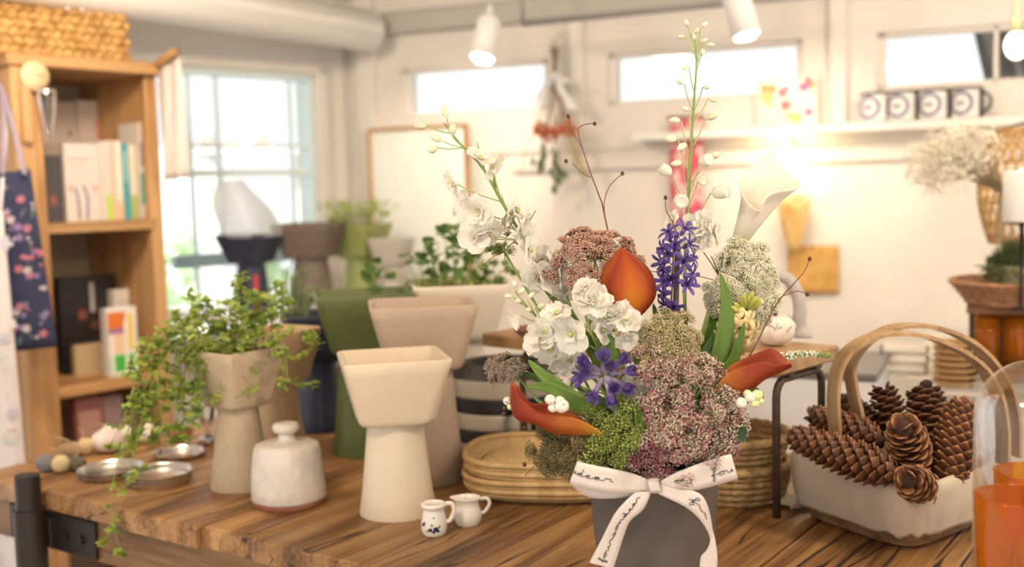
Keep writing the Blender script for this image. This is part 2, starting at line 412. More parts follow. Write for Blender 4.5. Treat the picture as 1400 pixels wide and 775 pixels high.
# ---- left wall with the large glazed opening
a = FL.px(238, 95); b = FL.px(426, 99)
hL = [a.x - 0.5, b.x, 0.96, (a.z + b.z) / 2]
struct('wall_left', wall_mesh(-1.9, 0.02, 0, CEIL, 0.10, [hL]), PLASTER, FL)
g = MB(); t = 0.03
g.box((hL[0], 0, hL[2]), (hL[0] + t, .07, hL[3])); g.box((hL[1] - 0.008, 0, hL[2]), (hL[1], .07, hL[3]))
g.box((hL[0], 0, hL[2]), (hL[1], .07, hL[2] + t)); g.box((hL[0], 0, hL[3] - .02), (hL[1], .07, hL[3]))
w4 = struct('window_4', g, ALU, FL)
def lbar(l, t_, r, b_, yo=0.02, th=0.03):
    p = FL.px(l, t_, yo); q = FL.px(r, b_, yo); return ((p.x, yo, q.z), (q.x, yo + th, p.z))
for nm, q in (('mullion', (259, 96, 273, 400)), ('mullion', (398, 96, 410, 400)), ('mullion', (298, 96, 303, 260)), ('transom', (240, 232, 424, 240)), ('transom', (240, 196, 424, 203)), ('transom', (240, 350, 424, 354))):
    lo, hi = lbar(*q); MB().box((min(lo[0], hi[0]), lo[1], min(lo[2], hi[2])), (max(lo[0], hi[0]), hi[1], max(lo[2], hi[2]))).obj(nm, BLUEM if q[1] == 350 else ALU, w4, False)
MB().box((hL[0] + t, .035, hL[2] + t), (hL[1] - .008, .039, hL[3] - .02)).obj('pane', PANE, w4, False)
# casing of the opening
x = FL.px(437, 100).x
struct('trim_8', MB().box((hL[1], -0.03, 0), (hL[1] + 0.05, 0, hL[3] + 0.04), bev=.005), LIGHTC, FL)
struct('trim_9', MB().box((hL[0], -0.03, hL[3]), (hL[1] + 0.05, 0, hL[3] + 0.035), bev=.005), LIGHTC, FL)
struct('trim_10', MB().box((hL[0], -0.09, hL[2] - 0.03), (hL[1] + .04, 0.0, hL[2]), bev=.005), WHITE, FL)   # sill
# ---- ceiling, floor
struct('ceiling', MB().box((-3.2, -1.2, CEIL), (2.6, 4.6, CEIL + 0.08)), M('ceiling_paint', (0.80, 0.76, 0.70), rough=0.8))
struct('floor', MB().box((-3.6, -1.6, -0.05), (3.0, 5.2, 0)), wood('floor_wood', (0.16, 0.09, 0.05), (0.30, 0.19, 0.11), (0.42, 0.28, 0.17), 0.6, along='y'))
# ---- round white duct under the ceiling along the left wall
p0 = at(150, 5, 2.75); p1 = at(510, 41, 3.78)
dz = p1.z - 0.005
d = MB().tube([(p0.x - .5, p0.y - .57, dz), (p1.x - .012, p1.y - .014, dz), (p1.x - .004, p1.y - .005, dz), (p1.x, p1.y, dz)], [.068, .068, .064, .05], 24)
struct('trim_11', d, WHITE, smooth=True, ang=40)
# ---- outside: paved yard, a pale wall with a plank of pots, shrubs
OUT = M('outdoor_paving', (0.72, 0.72, 0.70), (0.78, 0.78, 0.76), rough=0.9, scale=2)
FO = Frame(FL.w(0, 2.5, 0), FL.a)
struct('ground_outside', MB().box((-3.6, 0.2, -0.05), (3.2, 4.2, 0.0)), OUT, FL)
struct('wall_outside', MB().box((-2.6, 0, 0), (0.9, 0.12, 1.72)), M('outside_render', (0.84, 0.86, 0.84), rough=0.8), FO)
LEAF_FAR = M('far_leaves', (0.50, 0.66, 0.40), (0.70, 0.82, 0.58), rough=0.6, scale=20, trl=0.35)
for k, (px_, py_, yo, hh, ww) in enumerate(((385, 270, 1.25, 1.30, .22), (250, 250, 2.15, 1.25, .18))):
    p = FL.px(px_, py_, yo); bw = FL.w(p.x, yo, 0); R = catch(k + 5)
    t = thing('garden_shrub', ('low pale green shrub outside behind the wrapped navy planter', 'slim green shrub outside near the left edge of the big window')[k], 'shrub', bw, 0)
    m = MB()
    for i in range(260):
        a, e = R.uniform(0, 2 * pi), R.uniform(-1, 1); r = R.uniform(.6, 1) * ww
        c = V((r * math.cos(a) * math.sqrt(1 - e * e), r * math.sin(a) * math.sqrt(1 - e * e), hh * .62 + e * hh * .38)); M3 = Euler((R.uniform(0, 3), R.uniform(0, 3), 0)).to_matrix()
        m.add([c + M3 @ V(q) for q in ((-.03, 0, 0), (0, -.05, .01), (.03, 0, 0), (0, .05, .01))], [(0, 1, 2, 3)])
    m.obj('foliage', LEAF_FAR, t)['kind'] = 'stuff'
    MB().tube([(0, 0, 0), (.01, 0, hh * .5), (0, .01, hh * .8)], [.03, .025, .01], 7).obj('trunk', PINE, t)
yo = 1.75
pl = FL.px(275, 205, yo); pr_ = FL.px(418, 201, yo)
sh = thing('outdoor_shelf', 'pale plank shelf outside the big window carrying small pots', 'shelf', FL.w((pl.x + pr_.x) / 2, yo, 0), FL.a)
hw = (pr_.x - pl.x) / 2
MB().box((-hw, -.08, pl.z - .02), (hw, .1, pl.z), bev=.003).obj('board', WHITE, sh, False)
for s in (-1, 1): MB().box((s * hw * .9 - .02, -.05, 0), (s * hw * .9 + .02, .08, pl.z - .02)).obj('leg', WHITE, sh, False)
for k, (px_, hh, cc) in enumerate(((285, .085, (0.42, 0.34, 0.28)), (318, .06, (0.46, 0.37, 0.31)), (335, .10, (0.62, 0.72, 0.75)), (360, .11, (0.48, 0.38, 0.32)), (388, .09, (0.36, 0.36, 0.42)))):
    p = FL.px(px_, 202, yo)
    o = MB().lathe([(.03, 0), (.036, hh * .7), (.026, hh * .85), (.03, hh), (.022, hh), (.02, hh * .3)], 16).obj('outdoor_pot', M('outpot%d' % k, cc, rough=.6))
    o.location = FL.w(p.x, yo, pl.z)
    tag(o, ('brown pot outside, leftmost on the plank shelf', 'small squat brown pot outside, second on the plank shelf', 'pale blue jar outside, in the middle of the plank shelf', 'tall reddish brown pot outside on the plank shelf', 'dark grey pot outside, rightmost on the plank shelf')[k], 'pot', 'pots on the outdoor plank shelf')
# grey awning cloth outside window 3
m = MB(); a = FB.px(1315, 20, .35); b = FB.px(1440, 20, .35); c0 = FB.px(1350, 125, .35)
def aw(u, v):
    top = a.x + (b.x - a.x) * u; bot = c0.x + (b.x + .1 - c0.x) * u
    return V((top + (bot - top) * v, .35 + .03 * math.sin(u * 30) * (0.3 + v), a.z + .1 + (c0.z - .1 - a.z) * v))
m.grid(aw, 40, 8)
o = FB.put(m.obj('awning_cloth', M('grey_canvas', (.20, .19, .19), (.28, .27, .27), rough=.8, scale=6), solid=.004))
tag(o, 'dark grey pleated cloth hanging outside the right-hand transom window', 'cloth')

# ================================================================ back wall things
lz = FB.px(1260, 167).z
x0 = FB.px(880, 190).x
o = MB().box((x0, -.125, lz - .024), (1.7, -.021, lz), bev=.003).obj('wall_ledge', WHITE, None, False); FB.put(o)
tag(o, 'long white ledge shelf fixed along the back wall under the windows', 'shelf')
# mugs
MUG = M('mug_white', (.85, .80, .76), rough=.25); NAVY = M('navy_ink', (.05, .06, .20), rough=.35); MUGD = M('mug_dark', (.06, .055, .06), rough=.4)
labs = ('navy-ringed white mug, first from the window post on the ledge', 'navy-ringed white mug, second from the window post on the ledge', 'navy-ringed white mug, third from the window post on the ledge', 'navy-ringed white mug, last on the ledge beside the dried flowers')
for k, px_ in enumerate((1197, 1233, 1277, 1322)):
    p = FB.px(px_, 165, -.07)
    t = thing('mug', labs[k], 'mug', FB.w(p.x, -.07, lz), FB.a + rad((-22, -14, -16, -22)[k]), 'mugs on the wall ledge')
    r, h = .043, .086
    MB().lathe([(.0, 0), (r * .94, 0), (r, .006), (r, h * .92), (r, h), (r - .004, h), (r - .004, .01), (0, .008)], 28, cap0=False, cap1=False).obj('body', MUGD, t)
    wpanel = MB().grid(lambda u, v: V(((r + .0005) * math.cos(-pi / 2 + (u - .5) * 2.35), (r + .0005) * math.sin(-pi / 2 + (u - .5) * 2.35), .003 + (h * .88) * v)), 18, 2).obj('white_panel', MUG, t)
    MB().lathe([(r + .0006, h * .92), (r + .0008, h + .0005), (r - .0046, h + .0006), (r - .0046, h * .9)], 28, cap0=False, cap1=False).obj('rim', MUGD, t)
    hd = MB(); hd.tube([(r * math.cos(a_) + .0, 0, 0) if 0 else V((r - .004 + .028 * math.sin(a_), 0, h * .5 - .028 * math.cos(a_))) for a_ in [pi * i / 10 for i in range(11)]], .006, 8, flat=.7)
    hd.obj('handle', MUGD, t)
    rg = MB(); n = 36                                        # printed ring on the side that faces the room
    for i in range(n):
        q = []
        for rr in (.033, .025):
            a_ = 2 * pi * i / n; yy = rr * math.cos(a_); zz = h * .5 + rr * math.sin(a_); th = yy / r - pi / 2
            q.append(V(((r + .0010) * math.cos(th), (r + .0010) * math.sin(th), zz)))
        rg.v += [tuple(x_) for x_ in q]; rg.uv += [(0, 0)] * 2
    for i in range(n): rg.f.append([2 * i, 2 * i + 1, 2 * ((i + 1) % n) + 1, 2 * ((i + 1) % n)]); rg.m.append(0)
    rg.obj('printed_ring', NAVY, wpanel)
    bl = MB()
    for j in range(4): bl.box((-.011 + j * .006, 0, h * .45), (-.007 + j * .006, .0004, h * .55), X=Matrix.Translation((0, -r - .0012, 0)))
    bl.obj('printed_word', NAVY, wpanel)
# printed box leaning on the ledge
a = FB.px(1036, 108, -.05); b = FB.px(1118, 100, -.05)
t = thing('card_box', 'bright printed gift card box with orange and pink flowers on the ledge', 'box', FB.w((a.x + b.x) / 2, -.05, lz), FB.a + rad(4))
wd = (b.x - a.x) / 2; hh = a.z - lz
MB().box((-wd, -.012, 0), (wd, .012, hh), bev=.002).obj('card', M('print_card', (.86, .72, .55), (.9, .86, .75), rough=.5, scale=14), t, False)
MB().box((-wd * .8, -.0128, hh * .55), (wd * .35, -.0122, hh * .9)).obj('white_panel', WHITE, t, False)
R = catch(3); fl = (M('print_orange', (.9, .35, .10)), M('print_pink', (.75, .15, .35)), M('print_red', (.8, .18, .18)), M('print_green', (.5, .55, .2)))
for k in range(16):
    r = R.uniform(.007, .016); c = V((R.uniform(-wd + r, wd - r), -.0126 - k * .0001, R.choice((R.uniform(r, hh * .5), R.uniform(hh * .6, hh - r))))); m = MB()
    m.add([c + V((r * (1 + .25 * math.cos(5 * a_)) * math.cos(a_), 0, r * math.sin(a_) * (1 + .25 * math.cos(5 * a_)))) for a_ in [2 * pi * i / 15 for i in range(15)]], [tuple(range(15))])
    if abs(c.x) < wd - r * 1.25: m.obj('printed_flower', fl[k % 4], t, False)
# pink patterned hanging strip
a = FB.px(940, 166, -.03); b = FB.px(938, 312, -.03)
t = thing('hanging_banner', 'narrow pink and red patterned fabric strip hanging under the ledge', 'banner', FB.w(a.x, -.032, 0), FB.a)
m = MB(); ww = FB.px(960, 200, -.03).x - FB.px(914, 200, -.03).x
m.grid(lambda u, v: V(((u - .5) * ww * (1 - .05 * v), -.02 - .004 * math.sin(v * 5) - .1*(v<.12)*0, a.z + .01 + (b.z - a.z) * v)), 6, 14)
m.obj('cloth', M('pink_print', (.62, .10, .16), (.85, .52, .50), rough=.8, scale=28, sharp=(.46, .54)), t, solid=.003)
MB().tube([(-ww * .55, -.02, a.z + .012), (ww * .55, -.02, a.z + .012)], .005, 8).obj('rod', PINEX, t)
# framed board leaning in the corner
a = FB.px(503, 176, -.10); b = FB.px(640, 176, -.10); zb_ = FB.px(560, 420, -.10).z
t = thing('framed_board', 'large pale board in a thin brown wooden frame leaning by the corner post', 'picture', FB.w((a.x + b.x) / 2, -.10, 0), FB.a)
w2 = (b.x - a.x) / 2; zt_ = a.z; fw = .014
for nm, lo, hi in (('frame_bar', (-w2, -.012, zb_), (-w2 + fw, .01, zt_)), ('frame_bar', (w2 - fw, -.012, zb_), (w2, .01, zt_)), ('frame_bar', (-w2 + fw, -.012, zt_ - fw), (w2 - fw, .01, zt_)), ('frame_bar', (-w2 + fw, -.012, zb_), (w2 - fw, .01, zb_ + fw))):
    MB().box(lo, hi, bev=.003).obj(nm, PINE, t, False)
MB().box((-w2 + fw, -.004, zb_ + fw), (w2 - fw, .004, zt_ - fw)).obj('board', M('frosted_board', (.80, .82, .76), (.86, .86, .82), rough=.3, scale=4), t, False)
for s in (-1, 1): MB().tube([(s * w2 * .8, .012, zb_ + .02), (s * w2 * .8, .02, 0)], .012, 8).obj('easel_leg', PINE, t)

# ---- hanging dried bouquet
hx = FB.px(757, 55, -.16); base = FB.w(hx.x, -.16, hx.z)
t = thing('dried_bouquet', 'upside-down bunch of dried leaves and red berries hanging by the window post', 'bouquet', base, FB.a)
R = catch(21); STEMD = M('dry_stem', (.30, .24, .15), rough=.8); DGREEN = M('dried_leaf', (.10, .16, .08), (.17, .23, .12), rough=.7, scale=30, trl=.2)
DRED = M('dried_red', (.50, .10, .04), (.66, .20, .08), rough=.6, scale=60); RIB = M('white_paper', (.80, .79, .78), rough=.6)
def pxl(fr, px_, py_, yo, o): q = fr.px(px_, py_, yo); return V((q.x - o.x, q.y + .16, q.z - o.z))
st = MB(); o_ = hx
tips = [(728, 160), (738, 215), (745, 205), (757, 250), (765, 240), (772, 190), (783, 165), (795, 240), (800, 252), (750, 180), (770, 160), (712, 235)]
for q in tips:
    e = pxl(FB, *q, -.16 + R.uniform(-.03, .03), o_); k = V((R.uniform(-.006, .006), R.uniform(-.006, .006), -.125))
    st.tube(cr([V((R.uniform(-.015, .015), R.uniform(-.01, .01), -.02)), k, e * .75 + V((0, 0, -.01)), e], 8), [.002] * 8, 5)
st.obj('stems', STEMD, t)['kind'] = 'stuff'
lf = MB(); lf.grid(lambda u, v: V(((u - .5) * .026 * math.sin(pi * (.08 + .92 * v)), .004 * math.sin(3 * v) + .003 * abs(u - .5), .036 * v)), 4, 5)
lfd = lf.data('dried_leaf', DGREEN)
for q in [(733, 205), (738, 218), (730, 214), (744, 208), (757, 215), (762, 225), (755, 228), (760, 240), (757, 252), (764, 205), (768, 215), (752, 200), (742, 195), (770, 232), (747, 222), (737, 226)]:
    inst(lfd, 'leaf', t, pxl(FB, *q, -.18 + R.uniform(-.02, .02), o_), aim((R.uniform(-.7, .7), R.uniform(-.5, .2), -1), R.uniform(0, 6)), R.uniform(.9, 1.3))
bd = MB()
for i in range(16): bd.ball((R.gauss(0, .009), R.gauss(0, .009), R.gauss(0, .008)), R.uniform(.004, .007), 1)
bdd = bd.data('dried_berries', DRED)
for q in [(735, 180), (742, 184), (750, 178), (757, 183), (765, 180), (737, 172), (778, 172), (784, 180), (771, 176), (769, 135), (748, 188)]:
    inst(bdd, 'berry_cluster', t, pxl(FB, *q, -.19 + R.uniform(-.02, .02), o_), Euler((R.uniform(0, 6), R.uniform(0, 6), 0)).to_matrix(), R.uniform(.8, 1.15))
ys = MB()
for q in ((786, 205), (800, 240), (780, 185), (790, 225)):
    e = pxl(FB, *q, -.18, o_); ys.tube([e + V((-.02, 0, .06)), e], [.004, .010], 6)
ys.obj('straw_plumes', M('straw', (.50, .42, .22), rough=.8), t)['kind'] = 'stuff'
rb = MB()
for s, q in ((-1, (732, 150)), (1, (782, 150)), (1, (775, 112))):
    e = pxl(FB, *q, -.19, o_)
    rb.grid(lambda u, v, e=e: V((0, -.018, -.10)) * (1 - v) + e * v + V(((u - .5) * .03 * (.4 + v), .006 * math.sin(v * 9), 0)), 3, 8)
rb.obj('ribbon', RIB, t, solid=.001)
MB().tube([(0, 0, -.02), (0, 0, .0), (0, .08, .035)], .0015, 5).obj('hanging_string', STEMD, t)
# ---- track with two white spotlights
SPW = M('spot_white', (.80, .79, .77), rough=.4); LED = M('lamp_disc', (1, .93, .82), emit=9)
a = at(715, 33, 3.25); b = at(1180, -14, 2.75)
tr = MB().tube([a, b], .008, 8); tr.tube([a, a + V((0, 0, CEIL - a.z))], .006, 6); tr.tube([b, b + V((0, 0, CEIL - b.z))], .006, 6)
o = tr.obj('lighting_track', M('track_grey', (.35, .34, .33), rough=.5, metal=.5)); tag(o, 'thin grey lighting rail hanging below the ceiling before the windows', 'rail')
def spot(top, tip, r, label, energy, tgt):
    t = thing('spotlight', label, 'spotlight', top); d = tip - top; ax = d.normalized()
    X = aim(ax).to_4x4(); L_ = d.length
    MB().lathe([(r * .6, -.01), (r * .96, .004), (r, .02), (r, L_), (r * .93, L_), (r * .90, L_ - .012), (0, L_ - .012)], 24, X=X, cap1=False).obj('housing', SPW, t)
    MB().lathe([(0, L_ - .008), (r * .89, L_ - .008), (r * .89, L_ - .004), (0, L_ - .004)], 24, X=X, cap0=False, cap1=False).obj('lens', LED, t)
    MB().tube([(0, 0, 0), (0, 0, min(.04, CEIL - top.z))], r * .25, 8).obj('bracket', SPW, t)
    lamp('SPOT', 'spot_beam', tip + ax * .02, tgt, energy, (1, .85, .66), .03, 70, .7)
spot(at(1001, -25, 2.84), at(1021, 50, 2.80), .036, 'white cylinder spotlight with a glowing lens above the middle window', 8, FB.w(FB.px(1085, 185).x, 0, 1.5))
spot(at(670, 26, 3.24), at(659, 80, 3.20), .036, 'white cylinder spotlight hanging above the first transom window', 13, FB.w(FB.px(650, 185).x, 0, 1.55))
# small bulb under the ledge
p = FB.px(1076, 212, -.06)
t = thing('ledge_bulb', 'small glowing bulb hanging under the white ledge', 'lamp', FB.w(p.x, -.06, p.z), FB.a)
MB().ball((0, 0, 0), (.013, .013, .017), 2).obj('bulb', M('bulb_glow', (1, .80, .48), emit=14), t)
MB().lathe([(.009, .012), (.010, lz - .024 - p.z)], 12).obj('socket', WHITE, t)
lamp('POINT', 'ledge_bulb_light', FB.w(p.x, -.10, p.z - .012), None, 1.3, (1, .72, .40), .02)
# hanging white globe lamp at the right edge
p = at(1390, 62, 2.6)
t = thing('globe_lamp', 'white frosted globe lamp hanging before the right-hand window', 'lamp', p)
MB().ball((0, 0, 0), (.028, .028, .034), 3).obj('globe', M('globe_glow', (1, .96, .9), emit=2.0), t)
MB().lathe([(.014, .03), (.014, .06), (.004, .07), (.004, CEIL - p.z)], 14).obj('stem', M('brass_green', (.40, .42, .25), rough=.4), t)

# ---- kraft bundle on the wall behind the bouquet
t0 = FB.px(1112, 400, -.02)
KRAFT = M('kraft_amber', (.62, .33, .07), (.75, .45, .14), rough=.65, scale=30, bump=.2)
a = FB.px(1076, 336, -.02); b = FB.px(1146, 402, -.02)
t = thing('kraft_sheet', 'amber kraft paper sheet pinned flat on the white wall', 'paper', FB.w((a.x + b.x) / 2, -.012, b.z), FB.a)
w2 = (b.x - a.x) / 2; hh = a.z - b.z
MB().grid(lambda u, v: V(((u - .5) * 2 * w2, -.004 * math.sin(u * 4 + v * 2) ** 2, hh * v)), 8, 8).obj('sheet', KRAFT, t, solid=.0015)
MB().ball((0, -.004, hh * .97), .005, 1).obj('pin', DARKM, t)
a = FB.px(1085, 300, -.07)
t = thing('kraft_bundle', 'crumpled golden kraft paper bundle of pale dried flowers on the wall', 'bouquet', FB.w(a.x, -.06, 0), FB.a)
zt_ = FB.px(1085, 268, -.07).z; zb_ = FB.px(1085, 345, -.07).z; R = catch(9)
def kb(u, v):
    a_ = 2 * pi * u; r = .012 + .034 * v ** .7 * (1 + .18 * math.cos(5 * a_ + 1) * v); return V((r * math.cos(a_), r * .8 * math.sin(a_), zb_ + (zt_ - .015 - zb_) * v + .012 * v * math.cos(3 * a_)))
MB().grid(kb, 30, 6, closeu=True).obj('wrapping', M('kraft_gold', (.72, .44, .14), (.85, .60, .26), rough=.5, scale=40, bump=.3), t, solid=.0012)
m = MB()
for i in range(150): m.ball((R.gauss(0, .020), R.gauss(0, .014), zt_ - .01 + R.uniform(-.015, .018)), R.uniform(.003, .006), 0)
m.obj('dried_heads', M('pale_gold', (.88, .72, .45), rough=.7), t)['kind'] = 'stuff'
MB().tube([(0, .0, zb_ + .02), (0, .05, zb_ + .02)], .004, 6).obj('nail', DARKM, t)
# ================================================================ bookcase
def kx(px_, py_, yo=0.0): return FK.px(px_, py_, yo)
ztop = kx(55, 76).z; xr = kx(224, 300).x; xl = -0.055
DP = 0.36; th = .026
t = thing('bookcase', 'tall narrow pine bookcase with open shelves beside the big window', 'bookcase', FK.o, FK.a)
xl = kx(22, 300).x; pw = kx(62, 315).x - xl
MB().box((xl, -.02, 0), (xl + pw, .03, ztop - .03), bev=.003).obj('post', PINE, t, False)
MB().box((xr - .035, -.0, 0), (xr, .03, ztop - .03), bev=.003).obj('post', PINE, t, False)
MB().box((xr - .022, .03, 0), (xr - .001, DP, ztop - .03)).obj('side_panel', PINE, t, False)
MB().box((xl, .03, 0), (xl + .02, DP, ztop - .03)).obj('side_panel', PINE, t, False)
MB().box((xl, DP, 0), (xr, DP + .012, ztop - .03)).obj('back_panel', M('case_back', (.44, .33, .22), rough=.7), t, False)
MB().box((xl - .01, -.03, ztop - .03), (xr + .012, DP + .012, ztop), bev=.003).obj('top_board', PINEX, t, False)
zs1 = kx(150, 302).z; zs2 = kx(150, 520).z; zs3 = zs2 - .40
for z in (zs1, zs2, zs3): MB().box((xl + .02, -.004, z - th), (xr - .022, DP, z), bev=.002).obj('shelf', PINEX, t, False)
PAGE = M('pages', (.80, .74, .64), rough=.8)
def book(x0, x1, y0, z0, h, dpt, col, label, group, lean=0.0, face=False, extra=None, cat='book', name='book'):
    """upright book; spine faces the front, or the cover when face"""
    if x1 < x0: x0, x1 = x1, x0
    t = thing(name, label, cat, FK.w((x0 + x1) / 2, y0, z0), FK.a + lean, group)
    w2 = (x1 - x0) / 2; cv = M('cover_' + '_'.join('%.2f' % q for q in col), col, rough=.45); c = .0025
    if face:
        cov = MB().box((-w2, 0, 0), (w2, c, h)).box((-w2, dpt - c, 0), (w2, dpt, h)).box((-w2, c, 0), (-w2 + c, dpt - c, h)).obj('cover', cv, t, False)
        MB().box((-w2 + c, c, .002), (w2 - .003, dpt - c, h - .003)).obj('pages', PAGE, t, False)
    else:
        cov = MB().box((-w2, 0, 0), (w2, c, h)).box((-w2, c, 0), (-w2 + c, dpt, h)).box((w2 - c, c, 0), (w2, dpt, h)).obj('cover', cv, t, False)
        MB().box((-w2 + c, c, .002), (w2 - c, dpt - .004, h - .003)).obj('pages', PAGE, t, False)
    if extra:
        for nm, (u0, u1, v0, v1), cc in extra:
            MB().box((-w2 + 2 * w2 * u0, -.0008, h * v0), (-w2 + 2 * w2 * u1, 0, h * v1)).obj(nm, M('print_' + '_'.join('%.2f' % q for q in cc), cc, rough=.5), cov, False)
    return t
def bx(l, r, yo): a = kx(l, 250, yo).x; b = kx(r, 250, yo).x; return a, b
G1 = 'books on the upper shelf'
def hz(px_, py_, yo, z): return kx(px_, py_, yo).z - z
y = .20
book(*bx(112, 190, .27), .27, zs1, hz(170, 140, .27, zs1), .012, (.56, .46, .39), 'tall pale book with a pink square standing at the back of the upper shelf', G1, face=True, extra=(('pink_print', (.28, .72, .45, .86), (.60, .28, .25)),))
book(*bx(62, 112, .28), .28, zs1, hz(90, 140, .28, zs1), .012, (.52, .42, .35), 'cream postcard board standing in the back left of the upper shelf', G1, face=True, extra=(('printed_mark', (.25, .32, .75, .78), (.2, .14, .12)), ('printed_mark', (.70, .80, .72, .76), (.2, .14, .12)),))
y = .07
t = book(*bx(90, 136, y), y, zs1, hz(110, 196, y, zs1), .018, (.66, .585, .53), 'white book with two navy legs pictured on its cover', G1, face=True, lean=rad(-4),
     extra=(('printed_title', (.12, .75, .78, .81), (.72, .42, .40)), ('printed_title', (.2, .55, .70, .73), (.75, .5, .45)), ('pink_print', (.08, .2, .38, .46), (.75, .35, .32)), ('pink_print', (.78, .92, .38, .46), (.75, .35, .32))))
for s in (-1, 1):
    w2 = (bx(90, 136, y)[1] - bx(90, 136, y)[0]) / 2; h = hz(110, 196, y, zs1)
    MB().tube([(s * w2 * .18 - .002, -.001, .005), (s * w2 * .22, -.001, h * .30), (s * w2 * .10 - .004, -.001, h * .46), (s * w2 * .30 - .01, -.001, h * .44)] if s > 0 else [(-w2 * .30, -.001, .005), (-w2 * .34, -.001, h * .3), (-w2 * .5, -.001, h * .44)], .0060, 6, flat=.15).obj('printed_leg', NAVY, t)
book(*bx(138, 144, y), y, zs1, hz(140, 194, y, zs1), .14, (.68, .62, .55), 'thin cream-spined book right of the navy legs book', G1)
book(*bx(145, 152, y), y, zs1, hz(148, 192, y, zs1), .14, (.68, .63, .56), 'white-spined book with a lime green foot on the upper shelf', G1, extra=(('lime_band', (0, 1, .0, .32), (.50, .68, .10)),))
book(*bx(153, 168, y), y, zs1, hz(160, 192, y, zs1), .15, (.66, .52, .40), 'thick cream and peach spined book in the middle of the upper row', G1, extra=(('peach_band', (.1, .9, .0, .2), (.72, .48, .30)), ('cream_band', (.45, .9, .25, .98), (.86, .78, .68))))
book(*bx(169, 177, y), y, zs1, hz(173, 196, y, zs1), .14, (.06, .36, .42), 'slim teal-spined book on the upper shelf', G1, extra=(('printed_title', (.3, .6, .5, .9), (.5, .7, .7)),))
book(*bx(178, 186, y), y, zs1, hz(182, 198, y, zs1), .14, (.76, .68, .52), 'cream-spined book with an olive foot beside the teal one', G1, extra=(('olive_band', (0, 1, 0, .33), (.42, .48, .14)),))
book(*bx(187, 193, y), y, zs1, hz(190, 190, y, zs1) * .92, .14, (.50, .42, .34), 'thin brown-spined book near the right side panel', G1)
book(*bx(193, 212, .05), .05, zs1, hz(200, 168, .05, zs1), .10, (.68, .60, .54), 'tall white book with a dark green lower band, rightmost of the upper row', G1, extra=(('green_band', (.0, 1, .15, .48), (.02, .34, .27)), ('dark_mark', (.1, .3, .55, .80), (.10, .09, .16)), ('brown_mark', (.2, .6, .0, .12), (.55, .3, .16))))
book(*bx(56, 84, .10), .10, zs1, hz(70, 212, .10, zs1), .02, (.055, .045, .05), 'near-black album leaning at the left end of the upper shelf', G1, face=True, lean=rad(-14), extra=(('red_mark', (.4, .7, .25, .4), (.25, .08, .06)),))
G2 = 'books on the middle shelf'
book(*bx(72, 150, .19), .19, zs2, hz(110, 378, .19, zs2), .03, (.022, .018, .020), 'large black book with a small white title facing out on the middle shelf', G2, face=True, extra=(('printed_title', (.52, .60, .62, .93), (.45, .42, .38)), ('red_print', (.30, .45, .55, .65), (.22, .07, .05)), ('red_print', (.5, .85, .45, .52), (.15, .06, .05))))
book(*bx(88, 134, .135), .135, zs2, hz(110, 472, .135, zs2), .02, (.56, .42, .25), 'small tan card box at the foot of the black book', G2, face=True, cat='box', name='card_box')
book(*bx(146, 182, .16), .16, zs2, hz(165, 395, .16, zs2), .11, (.78, .72, .64), 'tall white slipcase at the back of the middle shelf', G2, extra=(('printed_title', (.2, .7, .82, .84), (.5, .45, .4)),))
book(*bx(183, 202, .15), .15, zs2, hz(195, 393, .15, zs2), .11, (.82, .75, .66), 'thick cream volume beside the white slipcase', G2)
book(*bx(203, 213, .15), .15, zs2, hz(205, 393, .15, zs2), .11, (.78, .68, .56), 'narrow beige volume against the right side panel of the middle shelf', G2)
y = .05
t = book(*bx(134, 176, y), y, zs2, hz(150, 422, y, zs2), .028, (.78, .76, .72), 'white box with orange, yellow and green pictured blocks facing out on the middle shelf', G2, face=True, cat='box', name='picture_box',
     extra=(('orange_print', (.04, .62, .70, .94), (.70, .18, .03)), ('purple_print', (.04, .62, .62, .70), (.36, .16, .30)), ('peach_print', (.04, .62, .32, .62), (.80, .56, .40)), ('green_print', (.04, .86, .04, .30), (.05, .48, .05)), ('yellow_print', (.70, .86, .36, .90), (.82, .58, .08))))
w2 = (bx(134, 176, y)[1] - bx(134, 176, y)[0]) / 2; h = hz(150, 422, y, zs2)
MB().box((-w2 * .86, -.004, 0), (-w2 * .62, -.001, h * .62), bev=.001).box((w2 * .10, -.004, 0), (w2 * .32, -.001, h * .80), bev=.001).box((-w2 * .9, -.004, 0), (w2 * .8, -.001, h * .05)).obj('white_figure', WHITE, t, False)
G3 = 'books on the lower shelf'
book(*bx(84, 122, .10), .10, zs3, hz(100, 548, .10, zs3), .03, (.42, .16, .14), 'dusky red picture book facing out low in the bookcase', G3, face=True, extra=(('pink_print', (.1, .9, .62, .9), (.62, .34, .28)), ('dark_print', (.3, .7, .3, .55), (.12, .05, .05))))
book(*bx(123, 150, .12), .12, zs3, hz(135, 545, .12, zs3), .04, (.46, .34, .32), 'mauve-grey book at the right of the lower shelf', G3, face=True)
book(*bx(152, 205, .16), .16, zs3, hz(180, 560, .16, zs3), .04, (.50, .38, .30), 'brown book half hidden behind the trailing herb', G3, face=True)
